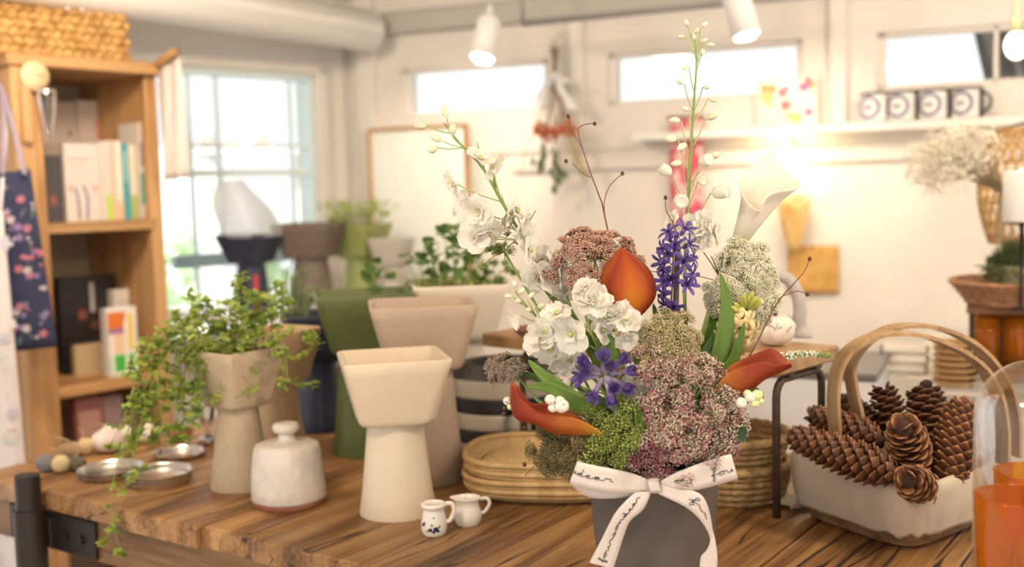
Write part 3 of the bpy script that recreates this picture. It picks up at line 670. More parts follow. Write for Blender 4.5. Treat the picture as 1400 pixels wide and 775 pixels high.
# ---- chunky woven basket on top
a = kx(0, 40, -.0); b = kx(176, 60, -.0)
bxl, bxr = -.20, b.x; bh = kx(100, -30).z - ztop + .01
t = thing('seagrass_basket', 'chunky woven seagrass basket on top of the bookcase', 'basket', FK.w((bxl + bxr) / 2, .14, ztop), FK.a)
w2 = (bxr - bxl) / 2; d2 = .13; SEA = M('seagrass', (.33, .17, .045), (.58, .35, .12), rough=.75, scale=38, rnd=.1)
MB().box((-w2 + .012, -d2 + .012, 0), (w2 - .012, d2 - .012, bh - .01)).obj('lining', M('basket_dark', (.16, .09, .04), rough=.9), t, False)
m = MB(); R = catch(4); nr = int(bh / .021)
per = [((-w2, -d2), (w2, -d2)), ((w2, -d2), (w2, d2)), ((w2, d2), (-w2, d2)), ((-w2, d2), (-w2, -d2))]
for r_ in range(nr):
    z = .011 + r_ * .021
    for (ax, ay), (cx, cy) in per:
        L_ = math.hypot(cx - ax, cy - ay); k = int(L_ / .027)
        for i in range(k):
            f = (i + (.5 if r_ % 2 else 0.05)) / k; dx, dy = (cx - ax) / L_, (cy - ay) / L_
            X = Matrix.Rotation(math.atan2(dy, dx), 3, 'Z') @ Matrix.Rotation(rad(22 if r_ % 2 else -22) + R.uniform(-.1, .1), 3, 'Y')
            m.ball((ax + (cx - ax) * f + R.uniform(-.001, .001), ay + (cy - ay) * f + R.uniform(-.001, .001), z), (.0175, .010, .0115), 2, X=X)
m.obj('weave', SEA, t)['kind'] = 'stuff'
m = MB()
for (ax, ay), (cx, cy) in per: m.tube([(ax, ay, bh), (cx, cy, bh)], .011, 8)
m.obj('rim', SEA, t)
p = kx(98, -2, -.0); q = FK.X.inverted() @ FK.w(p.x, -.0, p.z)
lb = thing('ribbon_tag', 'small white ribbon bow tied on the front of the seagrass basket', 'ribbon', FK.w(p.x, -.008, p.z), FK.a)
for s in (-1, 1):
    MB().grid(lambda u, v, s=s: V((s * (.002 + .020 * v) + (u - .5) * .008, -.004 - .003 * math.sin(v * 3), -.032 * v ** 1.3)), 2, 6).obj('tail', RIB, lb, solid=.001)
MB().ball((0, -.006, 0), (.007, .005, .006), 1).obj('knot', RIB, lb)
# ---- dowel with a hanging linen cloth at the right of the bookcase
a = kx(208, 92, -.0); p0 = FK.w(xr - .01, .02, a.z - .01); p1 = at(240, 70, 2.86)
t = thing('wooden_dowel', 'short wooden peg jutting from the top corner of the bookcase', 'peg', p0)
MB().tube([V((0, 0, 0)), p1 - p0], .011, 10).obj('rod', PINEX, t)
LINEN = M('pale_linen', (.78, .71, .66), (.82, .76, .72), rough=.9, scale=14, bump=.2, bscale=300, trl=.25)
q0 = at(214, 84, 2.95); q1 = at(246, 76, 2.88)
def lc(u, v):
    top = q0.lerp(q1, u); bl_ = at(222, 248, 2.95); br_ = at(256, 242, 2.88); bot = bl_.lerp(br_, u)
    p = top.lerp(bot, v); return p + V((.004, .012, 0)) * math.sin(u * 13 + v * 2) * (.2 + v) - q0
o = MB().grid(lc, 20, 14).obj('linen_towel', LINEN, None, solid=.002); o.location = q0; tag(o, 'pale grey-pink linen towel hanging from the peg by the window', 'towel')
# ---- round wooden sign and clear glass cone on the left post
p = kx(47, 104, -.035)
t = thing('wooden_paddle', 'round-headed wooden paddle with burnt lettering hanging on the left post', 'paddle', FK.w(p.x, -.035, p.z), FK.a)
r = (kx(66, 104, -.035).x - p.x)
m = MB(); m.rings([[V((r * math.cos(i * pi / 14), yy, r * math.sin(i * pi / 14))) for i in range(28)] for yy in (.006, -.006)]); m.obj('head', M('light_maple', (.72, .52, .30), (.78, .58, .36), rough=.5, scale=8), t)
MB().box((-r * 1.0, -.005, -.16), (-r * .35, .006, -r * .6), bev=.003).obj('neck', PINE, t, False)
m = MB()
for k in range(4): m.tube([(-.4 * r + k * .28 * r, -.0065, 0), (-.3 * r + k * .28 * r, -.0065, .12 * r), (-.24 * r + k * .28 * r, -.0065, -.02 * r)], .0012, 4)
m.obj('lettering', DARKM, t)
p = kx(66, 126, -.06)
t = thing('glass_pendant', 'clear glass cone hanging before the bookcase by the wooden paddle', 'lamp', FK.w(p.x - .005, -.06, p.z), FK.a)
MB().lathe([(.022, 0), (.023, -.002), (.020, -.04), (.012, -.085), (.008, -.12), (.003, -.125)], 24, cap0=False).obj('shade', glass('clear_glass', (.97, .97, .97), .95, .5), t)
MB().lathe([(.022, -.001), (.024, .002), (.022, .006), (.019, .004)], 24, cap0=False, cap1=False).obj('rim', M('steel', (.8, .8, .8), rough=.15, metal=1), t)
MB().tube([(0, 0, .004), (0, .03, .012), (0, .06, .012)], .003, 6).obj('hook', DARKM, t)
# ---- navy floral tote and pale floral cloth on the far left
def quad(a, b, c, d, fx=None, nu=14, nv=18):               # world corners tl tr br bl
    o = a.copy()
    def f(u, v):
        p = a.lerp(b, u).lerp(d.lerp(c, u), v); return (p if fx is None else p + fx(u, v)) - o
    return MB().grid(f, nu, nv), o
nb = V((.55, -.83, 0))
A, B, C_, D = at(-30, 240, 2.52), at(41, 231, 2.56), at(79, 474, 2.56), at(0, 482, 2.52)
NAVYF = M('navy_cotton', (.020, .024, .065), (.028, .032, .08), rough=.8, scale=30, bump=.1, bscale=400)
t = thing('tote_bag', 'navy cotton tote bag with pink and white flowers hanging on the bookcase post', 'bag', A)
m, o_ = quad(A, B, C_, D, lambda u, v: nb * (.010 * math.sin(pi * u) * math.sin(pi * v * .9) + .003 * math.sin(u * 9 + v * 4))); m.obj('front', NAVYF, t, solid=.0015)
m, _ = quad(A, B, C_, D, lambda u, v: -nb * (.004 + .012 * math.sin(pi * u) * math.sin(pi * v * .9))); m.obj('back', NAVYF, t, solid=.0015)
R = catch(31); FLW = [M('bag_pink', (.42, .15, .20), rough=.8), M('bag_lilac', (.24, .18, .36), rough=.8), M('bag_white', (.50, .44, .48), rough=.8), M('bag_leaf', (.10, .20, .17), rough=.8)]
def onbag(u, v): return A.lerp(B, u).lerp(D.lerp(C_, u), v) + nb * (.0125 * math.sin(pi * u) * math.sin(pi * v * .9) + .003 * math.sin(u * 9 + v * 4) + .0022) - A
mm = [MB() for _ in range(4)]
for k in range(75):
    u, v = R.uniform(.25, .96), R.uniform(.03, .97); r = R.choice((.003, .004, .006, .009)); c = onbag(u, v); n5 = R.choice((5, 6)); e1 = (B - A).normalized(); e2 = V((0, 0, 1)); ph = R.uniform(0, 6)
    q = 3 if (k % 4 == 3) else R.choice((0, 1, 1, 2))
    if q == 3: pts = [c + e1 * r * .35 * math.cos(a_) * math.cos(ph) + e2 * r * 1.3 * math.sin(a_) + e1 * r * .6 * math.sin(a_) * math.sin(ph) for a_ in [2 * pi * i / 8 for i in range(8)]]
    else: pts = [c + (e1 * math.cos(a_) + e2 * math.sin(a_)) * r * (1 + .3 * math.cos(n5 * a_ + ph)) for a_ in [2 * pi * i / 18 for i in range(18)]]
    pts = [p_ + nb * .0004 * (k % 5) for p_ in pts]
    mm[q].add(pts, [tuple(range(len(pts)))])
for q, nm in enumerate(('pink_print', 'lilac_print', 'white_print', 'leaf_print')): mm[q].obj(nm, FLW[q], t)['kind'] = 'stuff'
for l in ((-14, 4), (16, 20)):
    MB().tube([at(l[0] + 18, 238, 2.535) - A, at((l[0]) // 2 + 12, 180, 2.60) - A, at(4, 125, 2.66) - A, at(-14, 95, 2.68) - A], .006, 6, flat=.3).obj('strap', M('strap_lilac', (.32, .27, .36), rough=.8), t)
A2, B2, C2, D2 = at(-60, 290, 2.44), at(4, 288, 2.47), at(55, 840, 2.47), at(-60, 850, 2.44)
FLORAL = M('pale_floral', (.64, .58, .58), (.72, .68, .68), rough=.9, scale=9, bump=.1, bscale=200)
t = thing('floral_apron', 'pale floral cotton apron hanging in front of the navy bag', 'apron', A2)
m, _ = quad(A2, B2, C2, D2, lambda u, v: nb * .010 * math.sin(u * 9 + 1) * (.4 + v), 20, 24); m.obj('cloth', FLORAL, t, solid=.002)
mm = [MB() for _ in range(3)]; R = catch(8)
for k in range(90):
    u, v = R.uniform(.05, .97), R.uniform(.02, .95); r = R.choice((.004, .007, .012, .016)); c = A2.lerp(B2, u).lerp(D2.lerp(C2, u), v) + nb * (.010 * math.sin(u * 9 + 1) * (.4 + v) + .003 + .0004 * (k % 6)) - A2; e1 = (B2 - A2).normalized(); e2 = V((0, 0, 1)); ph = R.uniform(0, 6)
    pts = [c + (e1 * math.cos(a_) + e2 * math.sin(a_)) * r * (1 + .35 * math.cos(5 * a_ + ph)) for a_ in [2 * pi * i / 16 for i in range(16)]]
    mm[0 if k % 9 == 0 else R.choice((1, 2))].add(pts, [tuple(range(16))])
for q, (nm, cc) in enumerate((('rose_print', (.70, .36, .38)), ('grey_print', (.50, .48, .56)), ('sage_print', (.60, .60, .56)))): mm[q].obj(nm, M('apron_' + nm, cc, rough=.9), t)['kind'] = 'stuff'
MB().tube([at(0, 292, 2.48) - A2, at(8, 180, 2.62) - A2, at(2, 130, 2.67) - A2], .005, 6, flat=.3).obj('strap', FLORAL, t)

# ================================================================ goblet planters
def planter(name, label, base, rot, side, H, mat, soil=None, group='footed planters', bowl=.42, pb=None):
    """square flared bowl on a conical round foot"""
    t = thing(name, label, 'planter', base, rot, group)
    h = side / 2; zb_ = H * (1 - bowl); hb = h * .735; wl = .007
    def lerp(a, b, f): return a + (b - a) * f
    rg = [rsq(hb * .55, hb * .5, zb_ - .0005), rsq(hb * .80, hb * .46, zb_), rsq(hb * .92, hb * .44, zb_ + H * .010), rsq(hb * .975, hb * .40, zb_ + H * .026), rsq(hb * 1.0, hb * .36, zb_ + H * .05)]
    for f in (.2, .4, .6, .8, 1.0): rg.append(rsq(lerp(hb * 1.0, h, f), lerp(hb * .36, h * .17, f), lerp(zb_ + H * .05, H - .003, f)))
    rg += [rsq(h - .001, h * .17, H - .001), rsq(h - .003, h * .16, H), rsq(h - wl + .001, h * .15, H - .0005), rsq(h - wl, h * .14, H - .003)]
    for f in (.3, .7): rg.append(rsq(lerp(h - wl, hb * .9, f), h * .15, lerp(H - .003, zb_ + .012, f)))
    rg.append(rsq(hb * .8, hb * .35, zb_ + .010)); MB().rings(rg).obj('bowl', mat, t, ang=60)
    r1 = pb or side * .365; r0 = side * .268
    MB().lathe([(r1 * .9, 0), (r1, .0), (r1 * 1.01, .004), (lerp(r1, r0, .25), zb_ * .22), (lerp(r1, r0, .55), zb_ * .5), (lerp(r1, r0, .82), zb_ * .78), (r0, zb_ * .97), (r0 * 1.0, zb_)], 40).obj('foot', mat, t, ang=60)
    if soil: 
        q = lerp(h - wl, hb * .9, .12) - .0005; m = MB(); n = 10
        m.grid(lambda u, v: V(((u * 2 - 1) * q * .99, (v * 2 - 1) * q * .99, H - .014 + .004 * pnoise(V((u * 9, v * 9, side * 50))))), n, n); m.obj('soil', SOIL, t)['kind'] = 'stuff'
    return t
SOIL = M('soil', (.030, .020, .012), (.075, .05, .03), rough=.95, scale=90, bump=.8, bscale=140)
P_CREAM = M('glaze_cream', (.69, .585, .44), (.70, .60, .455), rough=.42, scale=40, spec=.4)
P_TAUPE = M('glaze_taupe', (.46, .355, .265), (.49, .385, .295), rough=.5, scale=120, spec=.35)
P_SAND = M('stoneware_sand', (.46, .36, .24), (.52, .42, .295), rough=.6, scale=160, detail=5, spec=.3)
P_SAND2 = M('stoneware_clay', (.50, .34, .20), (.56, .40, .25), rough=.6, scale=140, spec=.3)
P_GREEN = M('glaze_green', (.105, .135, .045), (.125, .155, .055), rough=.45, scale=60, spec=.4)
P_GREEN2 = M('glaze_olive', (.26, .31, .10), (.30, .35, .12), rough=.45, scale=60, spec=.4)
P_NAVY = M('glaze_navy', (.022, .028, .052), (.03, .036, .062), rough=.35, scale=60, spec=.4)
P_BROWN = M('glaze_brown', (.15, .11, .085), (.18, .135, .105), rough=.5, scale=60, spec=.35)
P_WHITE = M('glaze_white', (.76, .68, .56), (.78, .70, .58), rough=.45, scale=60, spec=.4)
def bz(px_, py_, z=TZ): p = on(px_, py_, z); return V((p.x, p.y, z))
def behind(px_, py_, r, z=TZ):                              # point whose front rim touches that pixel
    p = on(px_, py_, z); d = V((p.x, p.y, 0)).normalized() * r; return V((p.x + d.x, p.y + d.y, z))
p_cream = planter('footed_planter', 'small cream footed planter, empty, at the front of the table', behind(545, 714, .060), rad(13), .166, .252, P_CREAM, bowl=.42)
p_taupe = planter('footed_planter', 'tall taupe footed planter, empty, right behind the small cream one', behind(585, 668, .07), rad(8), .185, .315, P_TAUPE, bowl=.37)
p_green = planter('footed_planter', 'tall dark green footed planter, empty, behind the taupe one', behind(505, 628, .07), rad(12), .19, .315, P_GREEN, bowl=.37)
p_herb = planter('footed_planter', 'sand-speckled footed planter holding the trailing herb', behind(331, 674, .052), rad(-38), .130, .245, P_SAND, soil=1, pb=.054)
p_sand = planter('footed_planter', 'plain clay-coloured footed planter tucked behind the herb planter', V((*at(383, 600, 2.12).xy, TZ)), rad(-30), .135, .248, P_SAND2, pb=.052)
p_navy = planter('footed_planter', 'navy footed planter holding the spider plant, behind the herb planter', V((*at(440, 600, 2.36).xy, TZ)), rad(10), .15, .252, P_NAVY, soil=1, pb=.075)
p_white = planter('footed_planter', 'tall off-white footed planter holding the round-leaved plant', V((*at(634, 600, 2.26).xy, TZ)), rad(6), .195, .318, P_WHITE, soil=1, bowl=.37)
# white display stand by the window with the far planters
DZ = 1.112
a = at(372, 400, 3.5)
FD = Frame((a.x, a.y), FL.a)
t = thing('display_stand', 'white display table under the big window carrying the far planters', 'table', FD.o, FD.a)
MB().box((-.34, -.36, DZ - .03), (.24, .10, DZ), bev=.004).obj('top', M('white_gloss', (.80, .82, .84), rough=.12), t, False)
for sx in (-.32, .24):
    for sy in (-.34, .12): MB().box((sx - .018, sy - .018, 0), (sx + .018, sy + .018, DZ - .03)).obj('leg', WHITE, t, False)
pf_navy = planter('footed_planter', 'navy footed planter wrapped in clear film before the big window', V((*at(345, 400, 3.28).xy, DZ)), rad(-20), .155, .22, P_NAVY, bowl=.40)
pf_brown = planter('footed_planter', 'dark brown footed planter, empty, on the white display table', V((*at(427, 400, 3.40).xy, DZ)), rad(-10), .195, .245, P_BROWN, bowl=.44)
pf_olive = planter('footed_planter', 'olive green footed planter with bright seedlings on the white display table', V((*at(494, 400, 3.52).xy, DZ)), rad(-28), .165, .235, P_GREEN2, soil=1, bowl=.46)
pf_grey = planter('footed_planter', 'pale grey footed planter half hidden right of the olive one', V((*at(538, 400, 3.45).xy, DZ)), rad(-20), .12, .19, M('glaze_grey', (.50, .46, .42), rough=.5), bowl=.46)
# red stake and clear film over the far navy planter
t0_ = V((*at(345, 400, 3.28).xy, DZ))
o = MB().grid(lambda u, v: V(((.092 - .02 * v + .012 * math.sin(5 * v + 3 * u * 6.28)) * math.cos(2 * pi * u) * (1 - .55 * v ** 3) - .045 * v, (.088 - .02 * v) * math.sin(2 * pi * u) * (1 - .55 * v ** 3) + .01 * math.cos(u * 19), .212 + .17 * v)), 28, 10, closeu=True).obj('clear_film', glass('clear_film', (.97, .98, .99), .9, .22, .15, .5, (.95, .96, .97)))
o.location = t0_; tag(o, 'clear plastic film wrapped round the far navy planter', 'wrap')
q = at(351, 412, 3.08); t = thing('plant_marker', 'red plant marker standing before the far navy planter', 'marker', V((q.x, q.y, DZ)))
MB().box((-.006, -.0012, 0), (.006, .0012, at(351, 376, 3.08).z - DZ), bev=.0005).obj('tag_face', M('red_plastic', (.55, .04, .05), rough=.4), t, False)
MB().box((-.014, -.010, 0), (.014, .010, .012), bev=.002).obj('foot_block', M('red_plastic', (.55, .04, .05)), t, False)

# ---------------------------------------------------------------- plants in them
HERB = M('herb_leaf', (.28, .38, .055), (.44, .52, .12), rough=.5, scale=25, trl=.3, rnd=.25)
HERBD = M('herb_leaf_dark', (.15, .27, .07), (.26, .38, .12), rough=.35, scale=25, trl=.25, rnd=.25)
HSTEM = M('herb_stem', (.33, .38, .10), rough=.5, trl=.1)
def leafdata(name, L_, W, cup, mat, seg=4, prof=None, bend=1.0):
    m = MB(); prof = prof or (lambda v: math.sin(pi * (.04 + .93 * v ** .9)))
    def f(u, v):
        a_ = bend * v; s = (u - .5) * 2
        return V((s * W * prof(v), L_ * v * math.cos(a_ * .6), -L_ * v * math.sin(a_ * .35) + cup * abs(s) * W * prof(v)))
    m.grid(f, seg, 4); return m.data(name, mat)
lfs = [leafdata('herb_leaf', .013, .0062, .35, HERB, 2), leafdata('herb_leaf', .011, .0060, -.2, HERB, 2), leafdata('herb_leaf', .014, .0075, .25, HERBD, 2)]
tri = []
for k, mt in enumerate((HERB, HERB, HERBD)):                 # three-lobed leaflet clusters
    m = MB()
    for a_ in (-1.15, 0, 1.15):
        X = Matrix.Rotation(a_, 3, 'Z') @ Matrix.Rotation(-.25, 3, 'X')
        m.grid(lambda u, v: X @ V(((u - .5) * 2 * .0052 * math.sin(pi * (.08 + .88 * v)), .002 + .0105 * v, .0018 * abs(u - .5) * 4 - .002 * v * v)), 2, 3)
    tri.append(m.data('herb_leaf', mt))
R = catch(77)
ob = p_herb.location.copy(); top = .245
hp = thing('trailing_herb', 'bright green trailing herb spilling from the sand-speckled planter down to the table edge', 'plant', ob + V((0, 0, top - .013)))
o0 = hp.location
def wp(px_, py_, Y): return at(px_, py_, Y) - o0
vines = []
yy = ob.y
def root(): return V((R.uniform(-.05, .05), R.uniform(-.05, .05), .0))
# upright shoots
for px_, py_ in ((258, 398), (282, 408), (246, 440), (300, 420), (323, 383), (330, 378), (340, 400), (352, 404), (365, 400), (385, 398), (381, 388), (312, 415), (270, 420), (232, 440), (240, 425), (290, 440), (350, 430), (330, 420), (262, 430), (395, 415), (305, 440), (345, 440), (370, 430)):
    e = wp(px_, py_, yy + R.uniform(-.05, .07)); r0 = root(); r0.x = r0.x * .6 + max(-.05, min(.05, e.x * .5))
    vines.append(([r0, r0.lerp(e, .5) + V((R.uniform(-.01, .01), R.uniform(-.01, .01), .018)), e], 6))
# trailing vines on the left
for pts in (((255, 455), (215, 500), (185, 560), (165, 620), (150, 690), (165, 755)), ((270, 460), (222, 520), (192, 575), (178, 640), (158, 715), (140, 740)), ((250, 450), (205, 480), (190, 530), (175, 590), (180, 650)),
            ((262, 465), (235, 520), (225, 570), (232, 600)), ((275, 470), (255, 520), (250, 560), (255, 600)), ((285, 470), (262, 500), (248, 545), (240, 585)), ((260, 450), (228, 470), (208, 515), (200, 560), (212, 590)), ((290, 475), (275, 510), (262, 550), (270, 575)),
            ((245, 445), (220, 455), (196, 490), (185, 520), (170, 570), (150, 610)), ((265, 470), (240, 500), (218, 545), (205, 600)), ((250, 470), (232, 540), (215, 590), (195, 640)), ((280, 465), (250, 490), (235, 530), (222, 560)),
            ((260, 455), (215, 470), (190, 500), (180, 545)), ((270, 470), (250, 520), (240, 560), (244, 600)), ((240, 450), (200, 465), (186, 480), (178, 510)), ((280, 480), (268, 530), (262, 570)), ((255, 460), (225, 500), (204, 550), (190, 590)), ((245, 450), (212, 490), (194, 540), (182, 600)), ((285, 475), (275, 520), (272, 550)), ((265, 460), (240, 470), (220, 500), (215, 540))):
    q = [root() + V((-.03, 0, 0))]; n = len(pts); Yb = yy - .03
    for i, (px_, py_) in enumerate(pts): q.append(wp(px_, py_, yy - .035 + (-.10 * (i / (n - 1)) * (1 if n > 5 else .3)) + R.uniform(-.015, .015)))
    vines.append((q, 8 if n < 5 else 13))
for pts in (((370, 460), (400, 490), (432, 470)), ((380, 455), (395, 520), (430, 524)), ((350, 500), (345, 530), (300, 548), (268, 560)), ((372, 470), (385, 500), (388, 525)), ((330, 480), (312, 520), (290, 545)), ((395, 450), (420, 455), (436, 470))):
    q = [root() + V((.02, -.02, 0))]
    for px_, py_ in pts: q.append(wp(px_, py_, yy - .06 + R.uniform(-.01, .01)))
    vines.append((q, 5))
st = MB(); leaves = []
for q, n in vines:
    c = cr(q, 14); st.tube(c, [.0013 - .0007 * i / 13 for i in range(14)], 5)
    for i in range(n):
        f = .12 + .88 * (i + R.uniform(0, .8)) / n; k = min(12, int(f * 13)); p = c[k].lerp(c[k + 1], f * 13 - k if k < 12 else 1.0); leaves.append((p, (c[k + 1] - c[k]).normalized(), f))
    leaves.append((c[-1], (c[-1] - c[-2]).normalized(), 1))
st.obj('stems', HSTEM, hp)['kind'] = 'stuff'
fill = []
for p, d, f in leaves:
    for k in range(4 if f > .3 else 1): fill.append((p + V((R.gauss(0, .004), R.gauss(0, .004), R.gauss(0, .004))), d))
for i in range(120): fill.append((V((R.gauss(-.022, .036), R.gauss(-.01, .03), R.uniform(.002, .045))), V((R.gauss(0, .4), R.gauss(0, .4), 1))))
R.shuffle(fill); big, rest = fill[:290], fill[290:]
def lrot(d): return Euler((R.uniform(-.9, .5), R.uniform(-.6, .6), R.uniform(0, 2 * pi))).to_matrix()
for p, d in big:
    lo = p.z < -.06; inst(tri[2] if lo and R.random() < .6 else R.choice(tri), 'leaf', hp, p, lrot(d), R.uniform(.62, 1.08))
mm = MB()
for p, d in rest:
    X = lrot(d); s_ = R.uniform(.6, 1.0)
    for a_ in (-1.15, 0, 1.15):
        Z = X @ Matrix.Rotation(a_, 3, 'Z'); mm.add([p + Z @ (V(v_) * s_) for v_ in ((-.001, .001, 0), (.001, .001, 0), (.005, .007, .001), (0, .0125, -.001), (-.005, .007, .001))], [(0, 1, 2, 3, 4)])
mm.obj('small_leaves', HERB, hp)['kind'] = 'stuff'
# spider plant in the navy planter
sp = thing('spider_plant', 'grey-green arching spider plant behind the herb planter', 'plant', p_navy.location + V((0, 0, .24)))
o0 = sp.location; SPD = M('spider_leaf', (.11, .15, .06), (.20, .25, .11), rough=.5, scale=30, trl=.2)
for k, pts in enumerate((((405, 440), (398, 400), (418, 350)), ((408, 440), (405, 390), (440, 372)), ((412, 440), (410, 385), (428, 360)), ((410, 440), (400, 380), (432, 365)), ((415, 440), (415, 400), (440, 390)), ((420, 440), (420, 410), (436, 402)), ((402, 440), (385, 400), (362, 395)), ((405, 440), (390, 410), (375, 405)), ((400, 445), (392, 385), (404, 345)), ((418, 440), (425, 405), (450, 400)))):
    c = cr([V((R.uniform(-.02, .02), R.uniform(-.02, .02), 0))] + [at(*q, o0.y - .03) - o0 for q in pts], 10)
    MB().tube(c, [.0085 * math.sin(pi * (.25 + .74 * i / 9)) + .0006 for i in range(10)], 6, flat=.18).obj('leaf', SPD, sp)
# round-leaved plant in the white planter
rp_ = thing('round_leaf_plant', 'leafy green plant with round leaves in the tall off-white planter', 'plant', p_white.location + V((0, 0, .305)))
o0 = rp_.location; RL = M('round_leaf', (.10, .20, .045), (.18, .30, .075), rough=.45, scale=25, trl=.3, rnd=.2); RL2 = M('moss_green', (.30, .36, .09), (.42, .46, .14), rough=.6, scale=40, trl=.3)
rl = leafdata('round_leaf', .024, .0125, .2, RL, 4, lambda v: math.sin(pi * (.06 + .9 * v)) ** .7)
st = MB()
tips = [(592, 345), (600, 330), (612, 305), (622, 318), (630, 312), (640, 300), (650, 325), (636, 345), (610, 350), (600, 362), (645, 350), (655, 362), (586, 330), (590, 372), (625, 338), (660, 345), (668, 372), (676, 352), (570, 378), (560, 382), (556, 360), (516, 365), (505, 360), (512, 380), (525, 372), (603, 312), (618, 330), (575, 352), (628, 358), (648, 312), (684, 378), (692, 368), (640, 365), (608, 375), (620, 370)]
for px_, py_ in tips:
    e = at(px_, py_, o0.y + R.uniform(-.05, .04)) - o0; r0 = V((max(-.085, min(.085, e.x * .8)) , R.uniform(-.05, .05), 0))
    st.tube(cr([r0, r0.lerp(e, .55) + V((R.uniform(-.01, .01), 0, .01)), e], 6), .0011, 4)
    for k in range(3): inst(rl, 'leaf', rp_, e + V((R.gauss(0, .010), R.gauss(0, .008), R.gauss(-.004, .010))), Euler((R.uniform(-.9, .3), R.uniform(-.5, .5), R.uniform(0, 6.28))).to_matrix(), R.uniform(.8, 1.3))
st.obj('stems', HSTEM, rp_)['kind'] = 'stuff'
mm = MB()
for i in range(420):
    p = V((R.uniform(-.085, .088), R.uniform(-.085, .08), R.uniform(0, .03) * R.uniform(.4, 1))); X = Euler((R.uniform(-1, 1), R.uniform(-1, 1), R.uniform(0, 6))).to_matrix()
    mm.add([p + X @ V(v_) for v_ in ((-.001, 0, 0), (.001, 0, 0), (.004, .006, 0), (0, .011, .001), (-.004, .006, 0))], [(0, 1, 2, 3, 4)])
mm.obj('ground_cover', RL2, rp_)['kind'] = 'stuff'
# far seedlings
fs = thing('seedlings', 'bright green seedlings in the olive planter by the window', 'plant', pf_olive.location + V((0, 0, .222)))
mm = MB(); SEED = M('seedling', (.42, .55, .12), (.55, .66, .22), rough=.6, scale=30, trl=.4)
for i in range(60):
    b_ = V((R.uniform(-.07, .07), R.uniform(-.06, .06), 0)); e = b_ * 1.5 + V((R.gauss(0, .012), 0, R.uniform(.03, .085))); mm.tube([b_, b_.lerp(e, .6) + V((0, 0, .01)), e], .001, 4)
    for k in range(3):
        X = Euler((R.uniform(-1, 1), R.uniform(-1, 1), R.uniform(0, 6))).to_matrix(); mm.add([e + X @ V(v_) for v_ in ((0, 0, 0), (.007, .009, .001), (0, .02, 0), (-.007, .009, .001))], [(0, 1, 2, 3)])
mm.obj('sprouts', SEED, fs)['kind'] = 'stuff'
# ================================================================ the table
OAK = wood('table_oak', (0.085, 0.036, 0.011), (0.27, 0.132, 0.044), (0.44, 0.245, 0.095), 1.0, rough=.5, bump=.5, crack=1.0, along='x', coat=.08)
OAKY = wood('apron_oak', (0.085, 0.040, 0.014), (0.20, 0.105, 0.042), (0.31, 0.18, 0.08), 1.0, rough=.55, bump=.5, along='y')
tb = thing('shop_table', 'heavy table of reclaimed oak planks carrying the pots and flowers', 'table', (FT.o.x, FT.o.y, 0), FT.a)
ys = [.985, .762, .531, .345, .222, -.125, -.46, -.80, -1.12]; R = catch(5); PT = .034
for k, (y1, y0) in enumerate(zip(ys, ys[1:])):
    x0 = (-.004, .002, -.006, .003, -.003, .001, -.004, .002)[k]; y0 += .0022; y1 -= .0022; n = 16; rg = []; dz = R.uniform(-.0015, .0008)
    for i in range(n + 1):
        x = x0 + (0.86 - x0) * i / n; a = .0018 * pnoise(V((x * 9, k * 3.1, 0))); b = .0018 * pnoise(V((x * 9, k * 3.1 + 9, 0))); c = .004; e = .0015 * pnoise(V((x * 14, k, 4)))
        rg.append([V((x, y0 + a, TZ - PT)), V((x, y1 + b, TZ - PT)), V((x, y1 + b, TZ - c + dz)), V((x, y1 + b - c, TZ + dz)), V((x, (y0 + y1) / 2, TZ + dz * .5)), V((x, y0 + a + c, TZ + dz)), V((x, y0 + a, TZ - c + dz + e))])
    for j in range(2, 7):                                     # rounded sawn front edge
        rg[0][j] = rg[0][j] + V((0, 0, -.003))
    rg.insert(1, [p + V((.004 - (0.86 - x0) / n * 0, 0, .0028 if j >= 2 else 0)) for j, p in enumerate(rg[0])])
    MB().rings(rg).obj('plank', OAK, tb, smooth=False)
MB().box((.012, -1.11, TZ - PT - .078), (.05, .975, TZ - PT), bev=.003).obj('apron', OAKY, tb, False)
MB().box((.78, -1.11, TZ - PT - .078), (.82, .975, TZ - PT), bev=.003).obj('apron', OAKY, tb, False)
MB().box((.05, .935, TZ - PT - .078), (.78, .975, TZ - PT), bev=.003).obj('apron', OAK, tb, False)
_o = FT.I @ CAM; _d = FT.I.to_3x3() @ ray(40, 700); q = _o + _d * ((-.030 - _o.x) / _d.x); PIPE = DARKM
cp = MB().tube([(-.030, q.y, 0), (-.030, q.y, TZ + .030)], .0215, 20).obj('corner_post', PIPE, tb, ang=40)
MB().tube([(-.030, q.y, TZ + .030), (-.030, q.y, TZ + .034)], .0205, 20).obj('post_cap', PIPE, cp, ang=40)
MB().tube([(-.030, q.y, TZ - .150), (-.030, q.y, TZ - .026)], .0265, 20).obj('sleeve', PIPE, cp, ang=40)
for s, w_ in ((-1, .135), (1, .12)):
    pl_ = MB().box((.003, q.y + (0 if s > 0 else -w_), TZ - PT - .072), (.012, q.y + (w_ if s > 0 else 0), TZ - PT - .006), bev=.002).obj('bracket_plate', PIPE, tb, False)
    for k in range(2): MB().tube([(.004, q.y + s * (.055 + .045 * k), TZ - PT - .04), (-.003, q.y + s * (.055 + .045 * k), TZ - PT - .04)], .008, 6).obj('bolt', PIPE, pl_, False)
    MB().box((-.012, q.y + (.0 if s > 0 else -.03), TZ - PT - .06), (.004, q.y + (.03 if s > 0 else .0), TZ - PT - .012), bev=.001).obj('bracket_neck', PIPE, pl_, False)
for y_ in (.90, -1.05): MB().box((.74, y_ - .03, 0), (.80, y_ + .03, TZ - PT), bev=.003).obj('leg', OAKY, tb, False)
MB().box((.03, -1.08, 0), (.09, -1.02, TZ - PT), bev=.003).obj('leg', OAKY, tb, False)

